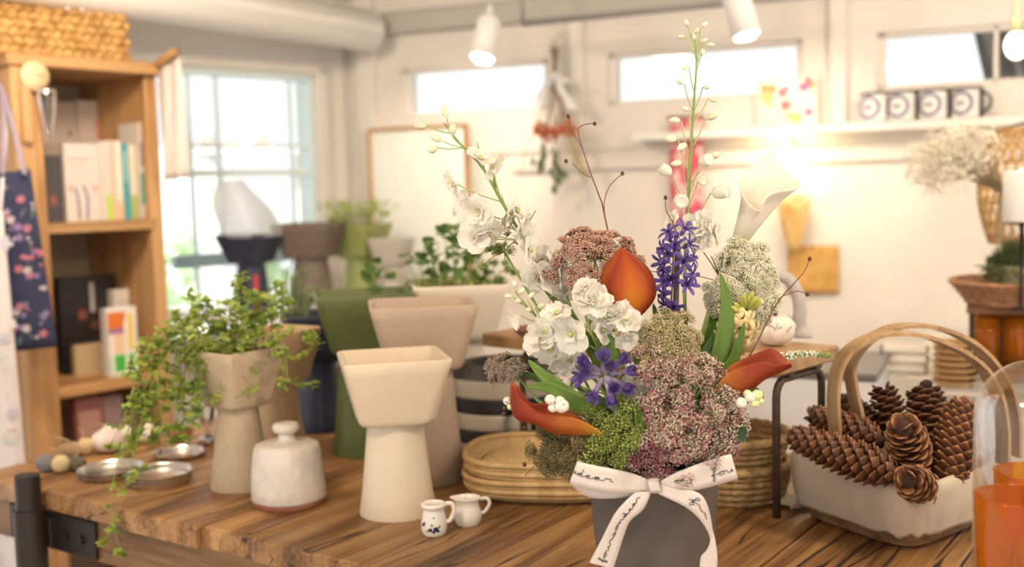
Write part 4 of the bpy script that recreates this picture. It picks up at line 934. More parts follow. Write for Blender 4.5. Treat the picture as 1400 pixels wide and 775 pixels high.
# ================================================================ things on the table, left
STEEL = M('dish_steel', (.70, .69, .67), rough=.22, metal=1.0)
def dish(p, r, label, n=1, dz=0.0):
    o = MB().lathe([(0, .002), (r * .90, .002), (r * .985, .010), (r, .0115), (r * 1.0, .0125), (r * .975, .0118), (r * .885, .0040), (0, .0035)], 48, cap0=False, cap1=False).obj('metal_dish', STEEL, ang=50)
    o.location = (p.x, p.y, p.z - .002 + dz); return tag(o, label, 'dish', 'shallow metal dishes on the table')
pd = bz(218, 660)
for k, lb_ in enumerate(('lowest shallow metal dish of the front stack by the herb planter', 'middle shallow metal dish of the front stack by the herb planter', 'topmost shallow metal dish of the front stack, the one nearest the planter')):
    dish(pd + V((.002 * k, -.001 * k, 0)), .058, lb_, dz=.0064 * k + .0004)
pd2 = bz(152, 650); dish(pd2, .060, 'lower shallow metal dish at the left behind the hanging vine', dz=.0004); dish(pd2 + V((.001, .001, 0)), .060, 'upper shallow metal dish at the left behind the hanging vine', dz=.0056)
pd3 = bz(246, 624); dish(pd3, .052, 'shallow metal dish behind the front stack, beside the herb planter', dz=.0004)
pd4 = bz(272, 612); dish(pd4 + V((.035, .05, 0)), .05, 'shallow metal dish furthest back by the stemmed glass', dz=.0004)
# bulbs and dried pods
SKIN = M('garlic_skin', (.80, .74, .66), (.66, .54, .48), rough=.55, scale=40, stretch=(1, 1, .2)); STONE = M('river_stone', (.16, .15, .16), (.24, .23, .24), rough=.6, scale=30); OCH = M('ochre_pod', (.62, .46, .22), (.74, .60, .36), rough=.6, scale=30); PODB = M('brown_pod', (.30, .19, .10), (.45, .32, .20), rough=.8, scale=40); PODK = M('dark_pod', (.10, .085, .05), (.17, .14, .09), rough=.7, scale=40)
def blob(name, p, r3, mat, label, cat, group, rz=0, stalk=None, ribs=0):
    t = thing(name, label, cat, p, rz, group); m = MB(); a_, b_, c_ = r3
    def f(u, v):
        th_, ph = 2 * pi * u, pi * v; k = 1 + (.07 * abs(math.sin(ribs * th_ / 2)) * math.sin(ph) if ribs else .05 * pnoise(V((math.cos(th_) * 1.3, math.sin(th_) * 1.3, ph + p.x * 9))))
        zz = c_ - c_ * math.cos(ph) * 1.0
        if v > .8 and ribs: zz += c_ * .5 * ((v - .8) / .2) ** 2
        return V((a_ * k * math.sin(ph) * math.cos(th_), b_ * k * math.sin(ph) * math.sin(th_), zz))
    m.grid(f, 24, 12, closeu=True).obj('skin', mat, t)
    if stalk: MB().tube(cr([V((0, 0, 2 * c_ - .002)), V((stalk[0] * .4, stalk[1] * .4, 2 * c_ + stalk[2] * .7)), V((stalk[0], stalk[1], 2 * c_ + stalk[2]))], 6), [.004, .0032, .0026, .0022, .002, .002], 7).obj('stalk', PODB, t)
    return t
G = 'bulbs and dried pods at the back left of the table'
blob('pebble', bz(64, 645), (.019, .018, .017), STONE, 'smooth dark grey pebble at the far left by the black post', 'pebble', G)
blob('seed_pod', bz(84, 646), (.017, .017, .017), OCH, 'ochre yellow round pod beside the dark grey pebble', 'pod', G, stalk=(-.02, .005, .012))
blob('seed_pod', bz(104, 643), (.020, .016, .014), PODK, 'blackish dried pod between the ochre pod and the dishes', 'pod', G, stalk=(.02, .01, .01))
blob('seed_pod', bz(98, 624), (.026, .020, .015), PODB, 'brown shaggy dried pod behind the ochre one', 'pod', G, stalk=(-.05, .0, .01))
blob('seed_pod', bz(118, 622), (.016, .016, .018), OCH, 'pale curled pod with a hooked stalk beside the garlic bulb', 'pod', G, stalk=(-.012, .004, .016))
blob('garlic_bulb', bz(150, 618), (.034, .032, .024), SKIN, 'large white garlic bulb behind the left metal dishes', 'garlic', G, ribs=9, stalk=(-.03, .0, .012))
blob('garlic_bulb', bz(203, 606), (.026, .026, .020), SKIN, 'smaller white garlic bulb behind the trailing herb', 'garlic', G, ribs=8, stalk=(.012, .0, .012))
blob('garlic_bulb', bz(174, 606), (.020, .02, .016), SKIN, 'smallest garlic bulb between the two larger ones', 'garlic', G, ribs=8)
t = thing('terracotta_pot', 'tiny terracotta pot of earth behind the trailing herb', 'pot', bz(247, 608))
MB().lathe([(0, 0), (.017, 0), (.021, .022), (.0245, .022), (.0255, .034), (.022, .034), (.020, .026), (0, .026)], 24, cap0=False, cap1=False).obj('body', M('terracotta', (.34, .12, .065), (.42, .17, .10), rough=.8, scale=50), t, ang=40)
MB().ball((0, 0, .027), (.019, .019, .004), 2).obj('earth', SOIL, t)
t = thing('stemmed_glass', 'slim clear stemmed glass standing left of the herb planter foot', 'glass', bz(284, 604))
MB().lathe([(.020, 0), (.020, .002), (.004, .005), (.003, .012), (.003, .030), (.008, .036), (.015, .05), (.018, .085), (.017, .11), (.0155, .11), (.0165, .085), (.013, .052), (.004, .04)], 28, cap0=True, cap1=True).obj('bowl', glass('clear_glass2', (.98, .98, .98), .95, .6), t)
# ---- lidded jar
JARW = M('jar_glaze', (.62, .56, .49), (.71, .65, .58), rough=.30, scale=22, bump=.35, bscale=55, detail=4); JARB = M('jar_clay', (.27, .10, .05), (.33, .14, .08), rough=.8, scale=50)
pj = behind(396, 702, .058)
t = thing('lidded_jar', 'white glazed bell-shaped jar with a knob and a bare clay foot', 'jar', pj, rad(20))
def jr(r, z, n=56):
    return [V((r * math.cos(a_) * (1 + .02 * math.cos(4 * a_ + .6) + .008 * math.cos(3 * a_ + z * 60)), r * math.sin(a_) * (1 + .02 * math.cos(4 * a_ + .6)), z)) for a_ in [2 * pi * i / n for i in range(n)]]
MB().rings([jr(r, z) for r, z in ((.040, 0), (.055, 0), (.0585, .004), (.0590, .010), (.0587, .0115))]).obj('foot', JARB, t, ang=40)
MB().rings([jr(r, z) for r, z in ((.055, .0105), (.0592, .0112), (.0600, .014), (.0592, .03), (.0575, .055), (.0548, .080), (.0528, .094), (.0500, .1005), (.043, .1035), (.030, .1045), (.018, .1055), (.0135, .110), (.012, .116), (.0125, .120))]).obj('body', JARW, t)
MB().lathe([(.011, .1185), (.017, .1200), (.0215, .1245), (.0220, .1300), (.0195, .1345), (.012, .1362), (0, .1362)], 40, cap1=False, wob=.06, seed=2.0).obj('knob', JARW, t)
# ---- two miniature pitchers
PORC = M('porcelain', (.82, .77, .69), rough=.18, coat=.4); BERRY = M('painted_berry', (.02, .025, .09), rough=.25); PLEAF = M('painted_leaf', (.22, .25, .07), rough=.3); PLUM = M('painted_plum', (.10, .06, .10), rough=.3)
def pitcher(p, rz, prof, label, hz_, hr, spout, g='miniature pitchers by the cream planter'):
    t = thing('miniature_pitcher', label, 'pitcher', p, rz, g); n = 40; rg = []; zt_ = max(z for _, z in prof)
    for r, z in prof:
        q = []
        for i in range(n):
            a_ = 2 * pi * i / n; k = max(0, math.cos(a_ - pi)) ** 6 * spout * max(0, (z / zt_ - .72) / .28); q.append(V(((r + k) * math.cos(a_), (r + k * .5) * math.sin(a_), z + k * .35)))
        rg.append(q)
    MB().rings(rg, cap0=True, cap1=True).obj('body', PORC, t, ang=70)
    z0, z1, r0, r1, bul = hz_
    MB().tube(cr([V((r1 - .001, 0, z1)), V((r1 + bul * .7, 0, z1 + .001)), V((r1 + bul, 0, (z0 + z1) / 2 + .004)), V((r0 + bul * .45, 0, z0 + .003)), V((r0 - .001, 0, z0))], 14), hr, 10).obj('handle', PORC, t)
    return t
pa = behind(594, 735, .0155); pb_ = behind(640, 722, .0185)
A_ = math.atan2(-.12, 1)
prof = [(.008, 0), (.0155, 0), (.0175, .003), (.0195, .010), (.0195, .018), (.0170, .030), (.0155, .038), (.0155, .040), (.0180, .0420), (.0190, .045), (.0180, .048), (.0160, .0485), (.0140, .047), (.0135, .040), (.015, .03), (.016, .012), (.005, .005)]
t = pitcher(pa, rad(8), prof, 'miniature white pitcher with painted blue berries and green leaves', (.018, .0445, .0185, .0165, .014), .0036, .0)
def ell(m, th_, z, a, b, R_, rot=0):
    pts = []
    for i in range(14):
        q = 2 * pi * i / 14; x, y = a * math.cos(q), b * math.sin(q); x, y = x * math.cos(rot) - y * math.sin(rot), x * math.sin(rot) + y * math.cos(rot)
        zz = z + y; rr = R_(zz) + .0003; pts.append(V((rr * math.cos(th_ + x / rr), rr * math.sin(th_ + x / rr), zz)))
    m.add(pts, [tuple(range(14))])
def Rp(z):
    P = prof[1:9]
    for (ra, za), (rb, zb__) in zip(P, P[1:]):
        if za <= z <= zb__ and zb__ > za: return ra + (rb - ra) * (z - za) / (zb__ - za)
    return .018
f0 = rad(-97)
mb_ = MB(); ell(mb_, f0 + .18, .0135, .0038, .0036, Rp); ell(mb_, f0 - .22, .0125, .0030, .0028, Rp); ell(mb_, f0 + .02, .0095, .0026, .0022, Rp); ell(mb_, f0 + .36, .0105, .0024, .0024, Rp); mb_.obj('painted_berries', BERRY, t)
ml = MB(); ell(ml, f0 - .10, .0195, .0024, .0019, Rp, -.4); ell(ml, f0 + .45, .0165, .0030, .0018, Rp, .7); ell(ml, f0 - .42, .0110, .0032, .0020, Rp, .9); ell(ml, f0 + .05, .030, .0016, .0012, Rp); ml.obj('painted_leaves', PLEAF, t)
m3 = MB(); ell(m3, f0 - .78, .0205, .0022, .0034, Rp); ell(m3, f0 - .95, .0190, .0022, .0026, Rp); m3.obj('painted_bud', PLUM, t)
t = pitcher(pb_, rad(6), [(.010, 0), (.0165, 0), (.0185, .003), (.0215, .011), (.0215, .018), (.0185, .028), (.0170, .033), (.0185, .039), (.0210, .042), (.0200, .0425), (.0170, .039), (.0155, .033), (.017, .027), (.0195, .016), (.005, .006)], 'plain glossy white miniature pitcher behind the painted one', (.0165, .0385, .0200, .0185, .0155), .0028, .006)

# ================================================================ trays, striped pot, plank stand
CANE = M('cane', (.46, .29, .115), (.60, .41, .19), rough=.5, scale=70, rnd=.06, bump=.15, bscale=300); CANE2 = M('cane_weave', (.52, .35, .15), (.64, .46, .23), rough=.55, scale=90)
tc_ = V((.056, 1.832, TZ)); trz = rad(-8)
def trp(u, f=1.0, z=0.0, a=.140, b=.118):
    t_ = 2 * pi * u; c, s = math.cos(t_), math.sin(t_); e = 2 / 2.9
    return V((a * f * math.copysign(abs(c) ** e, c), b * f * math.copysign(abs(s) ** e, s), z))
def tray(z, dx, rz, label, full):
    t = thing('woven_tray', label, 'tray', tc_ + V((dx, 0, z)), trz + rz, 'stacked woven cane trays'); D_ = .022; n = 72
    MB().tube([trp(i / n, 1.0, D_) for i in range(n)], .0052, 8, closed=True).obj('rim', CANE, t)
    MB().tube([trp(i / n, .985, D_ - .0075) for i in range(n)], .0032, 6, closed=True).obj('rim_binding', CANE, t)
    m = MB()
    for k in range(5):                                        # side weft, waving in and out of the stakes
        f = .80 + .165 * (k / 4) ** .7; z_ = .002 + (D_ - .009) * k / 4; N_ = 144
        m.tube([trp(i / N_, f + .006 * math.sin(i / N_ * 2 * pi * 36 + pi * k), z_) for i in range(N_)], .0030, 5, closed=True)
    for i in range(72): m.tube([trp(i / 72, .78, .001), trp(i / 72, .90, .008), trp(i / 72, .985, D_)], .0018, 4, cap=False)
    m.obj('woven_side', CANE2, t)['kind'] = 'stuff'
    MB().rings([[trp(i / 48, .80, zz) for i in range(48)] for zz in (.0004, .0016)]).obj('base_sheet', CANE2, t)
    if full:
        m = MB(); k = 30
        for ax in (0, 1):
            for i in range(k):
                w_ = -1 + 2 * (i + .5) / k; ln = (1 - abs(w_) ** 2.9) ** (1 / 2.9); N_ = 2 * k; p_ = []
                for j in range(N_ + 1):
                    q = -ln + 2 * ln * j / N_; gl_ = (q + 1) * k / 2; zz = .0042 + .0011 * math.sin(pi * gl_ + (pi if (i + ax) % 2 else 0))
                    p_.append(V((.113 * q, .1 * w_, zz)) if ax == 0 else V((.113 * w_, .1 * q, zz)))
                m.tube(p_, .0031 if ax == 0 else .0026, 4, flat=.35)
        m.obj('woven_floor', CANE2, t)['kind'] = 'stuff'
tray(0.0, 0, 0, 'bottom woven cane tray of the stack behind the bouquet pot', False)
tray(.0145, -.003, rad(2), 'second woven cane tray from the bottom of the stack', False)
tray(.0290, .002, rad(-2), 'third woven cane tray of the stack, just under the top one', False)
tray(.0435, -.001, rad(1), 'topmost woven cane tray of the stack, its floor in view', True)
# striped pot
pc = V((*at(690, 600, 2.13).xy, TZ)); BLK = M('band_black', (.035, .030, .028), rough=.5); OFFW = M('band_ivory', (.66, .58, .46), (.70, .62, .50), rough=.5, scale=30)
t = thing('striped_pot', 'round black and ivory banded ceramic pot under the plank stand', 'pot', pc)
hb_ = [0, .028, .056, .086, .116, .150, .172]; rr_ = lambda z: .112 - .010 * (1 - min(1, z / .05)) ** 2 - (.03 * max(0, (z - .145) / .027) ** 1.5)
for k in range(6):
    z0, z1 = hb_[k], hb_[k + 1]; MB().lathe([(rr_(z0) - .0001, z0), (rr_(z0) + .0006, z0 + .0015), *[(rr_(z0 + (z1 - z0) * f) + .0006, z0 + (z1 - z0) * f) for f in (.25, .5, .75)], (rr_(z1) + .0006, z1 - .0015), (rr_(z1) - .0001, z1)], 48, cap0=(k == 0), cap1=False).obj('ivory_band' if k % 2 == 0 else 'black_band', OFFW if k % 2 == 0 else BLK, t, ang=50)
MB().lathe([(rr_(.172), .172), (.072, .174), (.07, .168), (.07, .03), (0, .03)], 48, cap0=False, cap1=False).obj('inner_wall', BLK, t)
# plank stand on bent iron legs
SB = wood('stand_board', (.20, .105, .04), (.33, .19, .08), (.44, .27, .13), 1.0, rough=.5, along='x'); IRON = M('iron_brown', (.085, .055, .038), (.12, .08, .055), rough=.6, metal=.5, scale=60)
e0 = on(1062, 708); e1 = V((.000, 1.99, 0))
ax_ = (V((e0.x, e0.y, 0)) - e1); FS = Frame(e1, math.atan2(ax_.y, ax_.x)); L_ = ax_.length; zs_ = FS.px(1062, 512, 0).z - TZ
t = thing('plank_stand', 'low wooden plank stand on bent iron legs behind the bouquet', 'stand', (FS.o.x, FS.o.y, TZ), FS.a)
MB().box((-.055, -.028, zs_), (L_ + .016, .175, zs_ + .024), bev=.003).obj('plank', SB, t, False)
for x_ in (.02, L_):
    r_ = .025; pth = [V((x_, 0, 0)), V((x_, 0, zs_ - .012 - r_))] + [V((x_, r_ - r_ * math.cos(a_), zs_ - .010 - r_ + r_ * math.sin(a_) - .0)) for a_ in (pi / 8, pi / 4, 3 * pi / 8, pi / 2)]
    pth += [V((x_, .145 - r_ + r_ * math.sin(a_), zs_ - .010 - r_ + r_ * math.cos(a_))) for a_ in (0, pi / 8, pi / 4, 3 * pi / 8, pi / 2)] + [V((x_, .145, 0))]
    MB().tube(pth, .0062, 10).obj('leg', IRON, t)
    for y_ in (.03, .115): MB().box((x_ - .012, y_ - .01, zs_ - .006), (x_ + .012, y_ + .01, zs_), bev=.001).obj('fixing_tab', IRON, t, False)
zst = TZ + zs_ + .024
# pumpkin, curved ornament and candlestick on the stand
p = at(1058, 472, 1.76); PUMP = M('crackle_white', (.78, .71, .63), (.72, .64, .56), rough=.5, scale=20)
t = thing('white_pumpkin', 'cream white ribbed pumpkin with fine dark cracks on the plank stand', 'pumpkin', (p.x, p.y, zst))
def pk(u, v): 
    th_, ph = 2 * pi * u, pi * v; k = 1 - .10 * (1 - abs(math.sin(4.5 * th_))) ** 2 * math.sin(ph); return V((.035 * k * math.sin(ph) ** .8 * math.cos(th_), .035 * k * math.sin(ph) ** .8 * math.sin(th_), .027 - .027 * math.cos(ph) - .006 * math.sin(ph * .5) ** 30))
MB().grid(pk, 54, 14, closeu=True).obj('flesh', PUMP, t)
MB().tube(cr([V((0, 0, .044)), V((.002, .001, .056)), V((-.006, .002, .066)), V((-.004, .0, .090))], 8), [.006, .005, .0045, .0045, .005, .005, .0055, .006], 8).obj('stalk', DARKM, t)
m = MB(); R = catch(12)
for k in range(9):
    u0, v0 = R.uniform(.55, 1.0), R.uniform(.3, .75); pts = []
    for i in range(6): pts.append(pk(u0, v0) * 1.006); u0 += R.uniform(-.03, .03); v0 += R.uniform(-.05, .07); v0 = min(.9, max(.15, v0))
    m.tube(pts, .0007, 4)
m.obj('cracks', DARKM, t)
p = at(1094, 470, 1.85); GREYF = M('grey_felt', (.42, .38, .36), (.50, .46, .43), rough=.9, scale=50)
t = thing('curved_ornament', 'grey curved neck-shaped ornament behind the white pumpkin', 'ornament', (p.x, p.y, zst))
pts = [at(*q, 1.85) - t.location for q in ((1092, 440), (1094, 425), (1090, 400), (1078, 382), (1063, 376), (1055, 386))]
MB().tube(cr([V((0, 0, .0)), V((0, 0, .012))] + pts, 24), [.022, .022, .021, .018, .013] + [.0115] * 9 + [.0105] * 6 + [.009, .009, .008, .006], 12).obj('neck', GREYF, t)
MB().ball(pts[0] + V((0, 0, -.006)), (.015, .012, .014), 2).obj('collar', GREYF, t)
p = at(700, 470, 1.93)
t = thing('small_dish', 'small dark wooden dish on the left end of the plank stand', 'dish', (p.x + .045, p.y, zst))
MB().lathe([(0, 0), (.022, 0), (.038, .010), (.042, .018), (.039, .018), (.034, .011), (.018, .004), (0, .004)], 32, cap0=False, cap1=False).obj('bowl', M('dark_wood', (.16, .07, .035), rough=.4), t)
# glass bottles under the stand
BOT = glass('bottle_glass', (.95, .97, .95), .95, .55)
for k, (px_, r_, h_, lb_) in enumerate(((708, .026, .125, 'clear glass bottle under the stand beside the striped pot'), (748, .030, .115, 'second clear glass bottle under the stand, nearer the bouquet'))):
    p = at(px_, 590, 2.01); t = thing('glass_bottle', lb_, 'bottle', (p.x, p.y, TZ), 0, 'clear glass bottles under the plank stand')
    MB().lathe([(0, 0), (r_, 0), (r_, h_ * .62), (r_ * .8, h_ * .74), (r_ * .42, h_ * .82), (r_ * .40, h_ * .97), (r_ * .5, h_), (r_ * .38, h_)], 28, cap0=False, cap1=False).obj('body', BOT, t)
    MB().lathe([(r_ * .52, h_ * .95), (r_ * .55, h_ * .97), (r_ * .52, h_), (r_ * .4, h_ * 1.002)], 20, cap0=False, cap1=False).obj('lip', BOT, t)
# white ceramic cup under the stand
p = at(745, 590, 1.985 + .12)
# ---- nested coil baskets
COIL = M('coil_straw', (.36, .215, .085), (.54, .36, .165), rough=.7, scale=120, stretch=(1, 1, 1), bump=.4, bscale=260, rnd=.08)
cb = V((*on(1002, 697).xy, TZ)); cb = cb + V((cb.x, cb.y, 0)).xy.normalized().to_3d() * .088 + V((0.0, 0, 0))
cb.z = TZ
def wrapcoil(m, R_, z, r_, n=120, ph=0):
    pts = [V((R_ * math.cos(2 * pi * i / n), R_ * math.sin(2 * pi * i / n), z)) for i in range(n)]
    m.tube(pts, [r_ * (1 + .13 * math.sin(2 * pi * (i * .25) + ph)) for i in range(n)], 7, closed=True)
def coilbasket(z, prof, label, name):
    t = thing(name, label, 'basket', cb + V((0, 0, z)), 0, 'nested straw baskets')
    for k, (R_, zz) in enumerate(prof): m = MB(); wrapcoil(m, R_, zz, .0062 if k < len(prof) - 1 else .0078, ph=k); m.obj('coil' if k < len(prof) - 1 else 'rope_rim', COIL, t)
    MB().lathe([(0, .0035), (prof[0][0], .0035)], 32, cap0=False, cap1=False).obj('base', COIL, t)
coilbasket(0, [(.078, .0062), (.082, .0165), (.085, .027), (.087, .0375), (.0885, .048), (.0905, .057)], 'lower round coiled straw basket behind the bouquet pot', 'straw_basket')
coilbasket(.034, [(.066, .0062), (.070, .0165), (.0735, .027), (.0775, .0375), (.0815, .048), (.086, .058), (.0905, .068)], 'upper round coiled straw basket nested in the lower one', 'straw_basket')

# ================================================================ pinecone basket
k0 = on(1250, 766); BZ = V((k0.x, k0.y, TZ)); eL = V((math.sin(rad(-29)), math.cos(rad(-29)), 0)); eR = V((math.sin(rad(52)), math.cos(rad(52)), 0)); LL, LR = .255, .235
BW = wood('basket_wood', (.10, .052, .022), (.20, .11, .05), (.30, .18, .085), 1.2, along='x'); BWL = wood('handle_wood', (.26, .15, .065), (.42, .26, .12), (.54, .36, .19), 1.2, along='z')
c0 = BZ + eL * (LL / 2) + eR * (LR / 2)
bk = thing('gathering_basket', 'wooden trug basket with two bent handles holding the pinecones', 'basket', c0)
def pq(u, f, z, cr_=.12):                                     # rounded parallelogram ring
    t_ = 2 * pi * u; c, s = math.cos(t_), math.sin(t_); e = 2 / 5.0; a_ = math.copysign(abs(c) ** e, c) * LL / 2 * f; b_ = math.copysign(abs(s) ** e, s) * LR / 2 * f
    p_ = eL * a_ + eR * b_; return V((p_.x, p_.y, z))
HB = .078
MB().rings([[pq(i / 60, .80, 0) for i in range(60)], [pq(i / 60, .80, .008) for i in range(60)]]).obj('bottom', BW, bk)
for k in range(3):
    z0 = .002 + k * .024; f0_, f1_ = .82 + .055 * k, .82 + .055 * (k + .92)
    MB().rings([[pq(i / 60, f0_, z0) for i in range(60)], [pq(i / 60, f1_, z0 + .0225) for i in range(60)], [pq(i / 60, f1_ - .025, z0 + .0225) for i in range(60)], [pq(i / 60, f0_ - .025, z0) for i in range(60)], [pq(i / 60, f0_, z0) for i in range(60)]], cap0=False, cap1=False).obj('slat', BW, bk, ang=30)
LIN = M('liner_linen', (.56, .475, .365), (.62, .53, .415), rough=.9, scale=30, bump=.35, bscale=700, detail=5)
def liner(u, v):
    w_ = pnoise(V((math.cos(2 * pi * u) * 5, math.sin(2 * pi * u) * 5, 1.0))); w2_ = pnoise(V((math.cos(2 * pi * u) * 11, math.sin(2 * pi * u) * 11, v * 2.5)))
    hem = .022 + .007 * w_
    if v < .40: q = v / .40; return pq(u, .78 + .17 * q, .012 + (HB - .004) * q) + V((0, 0, .002 * w2_))
    if v < .52:
        q = (v - .40) / .12; a_ = pi * q; return pq(u, .95 + .045 * (1 - math.cos(a_)) + .006 * w2_, HB + .008 + .012 * math.sin(a_) + .004 * w_)
    q = (v - .52) / .48; z_ = HB + .008 - (HB + .008 - hem) * q
    bul = .012 * math.sin(pi * min(1, q * 1.1)) * (1 + .4 * w2_) + .006 * w2_ * q
    return pq(u, 1.04 - .075 * q + bul, z_ + .005 * w_ * (1 - q))
MB().grid(liner, 120, 26, closeu=True).obj('linen_liner', LIN, bk, solid=.0018)
# handles: two bent strips side by side
def hpt(px_, py_, Y): return at(px_, py_, Y) - c0
for dY, pts in ((0.0, ((1141, 585), (1139, 540), (1146, 500), (1168, 472), (1208, 456), (1262, 459), (1310, 478), (1345, 505), (1365, 545), (1372, 590))), (.055, ((1172, 565), (1163, 520), (1163, 495), (1185, 466), (1222, 447), (1270, 446), (1318, 462), (1352, 490), (1378, 530), (1388, 580)))):
    n_ = len(pts); P_ = []
    for i, q in enumerate(pts): P_.append(hpt(q[0], q[1], 1.555 + dY + .055 * (i / (n_ - 1))))
    c = cr(P_, 40); c.insert(0, c[0] + V((.002, .0, -.055))); c.append(c[-1] + V((0, 0, -.05)))
    nrm = (eL).normalized(); m = MB(); vs = []
    wd_, tk = .0145, .0032
    T_ = [(c[min(i + 1, len(c) - 1)] - c[max(i - 1, 0)]).normalized() for i in range(len(c))]
    rg = []
    for i, p_ in enumerate(c):
        o_ = T_[i].cross(V((-.25, .97, 0)).normalized()).normalized(); side_ = o_.cross(T_[i]).normalized(); rg.append([p_ + side_ * wd_ + o_ * tk * .6, p_ + side_ * wd_ * .8 + o_ * tk, p_ - side_ * wd_ * .8 + o_ * tk, p_ - side_ * wd_ + o_ * tk * .6, p_ - side_ * wd_ - o_ * tk, p_ + side_ * wd_ - o_ * tk])
    m.rings(rg).obj('handle', BWL, bk, smooth=True, ang=40)
# pinecones
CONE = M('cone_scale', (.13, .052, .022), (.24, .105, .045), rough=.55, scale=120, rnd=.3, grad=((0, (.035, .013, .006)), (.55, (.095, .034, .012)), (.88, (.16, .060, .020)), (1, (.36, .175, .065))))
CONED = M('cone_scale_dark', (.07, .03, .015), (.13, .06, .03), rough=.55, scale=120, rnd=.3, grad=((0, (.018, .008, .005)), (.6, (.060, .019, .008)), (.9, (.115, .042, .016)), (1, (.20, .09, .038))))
CORE = M('cone_core', (.05, .022, .011), rough=.9)
def scaledata(nm, mat, tipcurl, point=0):
    m = MB(); n, k = 5, 4
    def prof(v): return (.30 + .70 * min(1, v * 1.5)) * (1 if v < .7 else math.sqrt(max(0, 1 - ((v - .7) / .31) ** 2)) * .95 + .05)
    if point: prof = lambda v: (.35 + .65 * min(1, v / .55)) if v < .55 else max(.10, 1 - (v - .55) / .45 * .90)
    top = []; bot = []
    for i in range(n + 1):
        v = i / n
        for j in range(k + 1):
            s = (j / k - .5) * 2; x = s * .5 * prof(v); z = .05 * (1 - s * s) + tipcurl * v * v; th_ = .04 + .09 * v; top.append(V((x, v, z))); bot.append(V((x, v, z - th_)))
    W_ = k + 1; vs = top + bot; N_ = len(top); fs = []
    for i in range(n):
        for j in range(k): a = i * W_ + j; fs += [(a, a + 1, a + W_ + 1, a + W_), (N_ + a, N_ + a + W_, N_ + a + W_ + 1, N_ + a + 1)]
        for j in (0, k): a = i * W_ + j; q = (a, a + W_, N_ + a + W_, N_ + a); fs.append(q if j == 0 else q[::-1])
    a = n * W_
    for j in range(k): fs.append((a + j, a + j + 1, N_ + a + j + 1, N_ + a + j))
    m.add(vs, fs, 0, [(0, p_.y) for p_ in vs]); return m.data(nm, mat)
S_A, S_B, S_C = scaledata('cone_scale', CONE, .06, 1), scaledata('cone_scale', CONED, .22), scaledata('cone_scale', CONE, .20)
def pinecone(base_, tip_, rmax, n, open_, sd, label, size=1.0, taper=.75, seed=0):
    base_, tip_ = V(base_), V(tip_); ax = tip_ - base_; L_ = ax.length
    t = thing('pinecone', label, 'pinecone', base_, 0, 'pinecones in the trug basket'); Rm = aim(ax).to_4x4(); t.rotation_euler = Rm.to_euler(); R = catch(seed + 40)
    def rad_(f): return rmax * (min(1, .45 + 2.6 * f) if f < .22 else 1.0) * (1 - taper * max(0, (f - .22) / .78) ** 1.7)
    MB().lathe([(max(.002, rad_(f) * .55), f * L_ * .97) for f in [i / 9 for i in range(10)]], 12).obj('core', CORE, t)
    ga = pi * (3 - math.sqrt(5))
    for i in range(n):
        f = ((i + .5) / n) ** .93; a = i * ga; r = rad_(f); ln = size * (rmax * (.62 if open_ > .5 else .70)) * (.55 + .45 * min(1, r / rmax + .15)); w_ = ln * (1.05 if open_ > .5 else 1.0)
        tilt = (rad(30) + open_ * rad(42) * (1 - .65 * f)) if f < .97 else rad(12)       # from the axis, outwards
        q = V((math.cos(a), math.sin(a), 0)); yv = (q * math.sin(tilt) + V((0, 0, 1)) * math.cos(tilt)); xv = V((-math.sin(a), math.cos(a), 0)); zv = xv.cross(yv)
        p_ = q * (r * (.30 if open_ > .5 else .42)) + V((0, 0, f * L_ * .95 - ln * .12)); mt = Matrix((xv, yv, zv)).transposed()
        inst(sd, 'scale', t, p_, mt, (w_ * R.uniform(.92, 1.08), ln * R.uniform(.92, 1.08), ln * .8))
    return t
def cp_(px_, py_, Y): return at(px_, py_, Y)
pinecone(cp_(1226, 650, 1.45), cp_(1083, 596, 1.55), .036, 140, .48, S_A, 'long brown pinecone lying along the front rim of the basket', .80, .50, 1)
pinecone(cp_(1208, 606, 1.535), cp_(1108, 566, 1.62), .031, 110, .50, S_A, 'second long pinecone lying just behind the front one', .82, .5, 2)
pinecone(cp_(1200, 600, 1.64), cp_(1152, 548, 1.71), .034, 60, .8, S_B, 'small open dark pinecone at the back left by the handle', .95, .5, 3)
pinecone(cp_(1232, 610, 1.62), cp_(1206, 532, 1.66), .035, 66, .8, S_B, 'upright open dark pinecone at the back, left of the roundest one', .95, .45, 4)
pinecone(cp_(1282, 625, 1.61), cp_(1262, 532, 1.66), .042, 76, .95, S_B, 'roundest and darkest open pinecone at the back of the basket', .95, .42, 5)
pinecone(cp_(1252, 645, 1.55), cp_(1234, 580, 1.47), .039, 74, .9, S_C, 'reddish open pinecone in the centre facing forward', .95, .5, 6)
pinecone(cp_(1292, 668, 1.50), cp_(1316, 552, 1.54), .041, 140, .40, S_A, 'tall closed pinecone standing upright at the right of the basket', .80, .50, 7)
pinecone(cp_(1264, 672, 1.50), cp_(1240, 655, 1.41), .033, 60, 1.0, S_C, 'small pinecone showing its rosette end at the front corner', .95, .5, 8)
pinecone(cp_(1222, 632, 1.56), cp_(1285, 622, 1.57), .030, 50, .8, S_B, 'dark pinecone buried between the centre and tall ones', .95, .5, 9)
pinecone(cp_(1170, 640, 1.57), cp_(1240, 668, 1.51), .026, 50, .6, S_B, 'buried pinecone under the long front one', .95, .5, 10)
# ---- linen scrap at the basket foot
o = MB().grid(lambda u, v: V((.06 * (u - .5) + .008 * math.sin(v * 9), .075 * (v - .5), .003 + .006 * (1 + pnoise(V((u * 5, v * 5, 3)))) * (1 - abs(v - .5)))), 14, 14).obj('linen_scrap', LIN, solid=.001)
p = on(1078, 690); o.location = (p.x - .0, p.y - .0, TZ + .001); o.rotation_euler = (0, 0, .5); tag(o, 'frayed scrap of natural linen beside the iron leg', 'cloth')
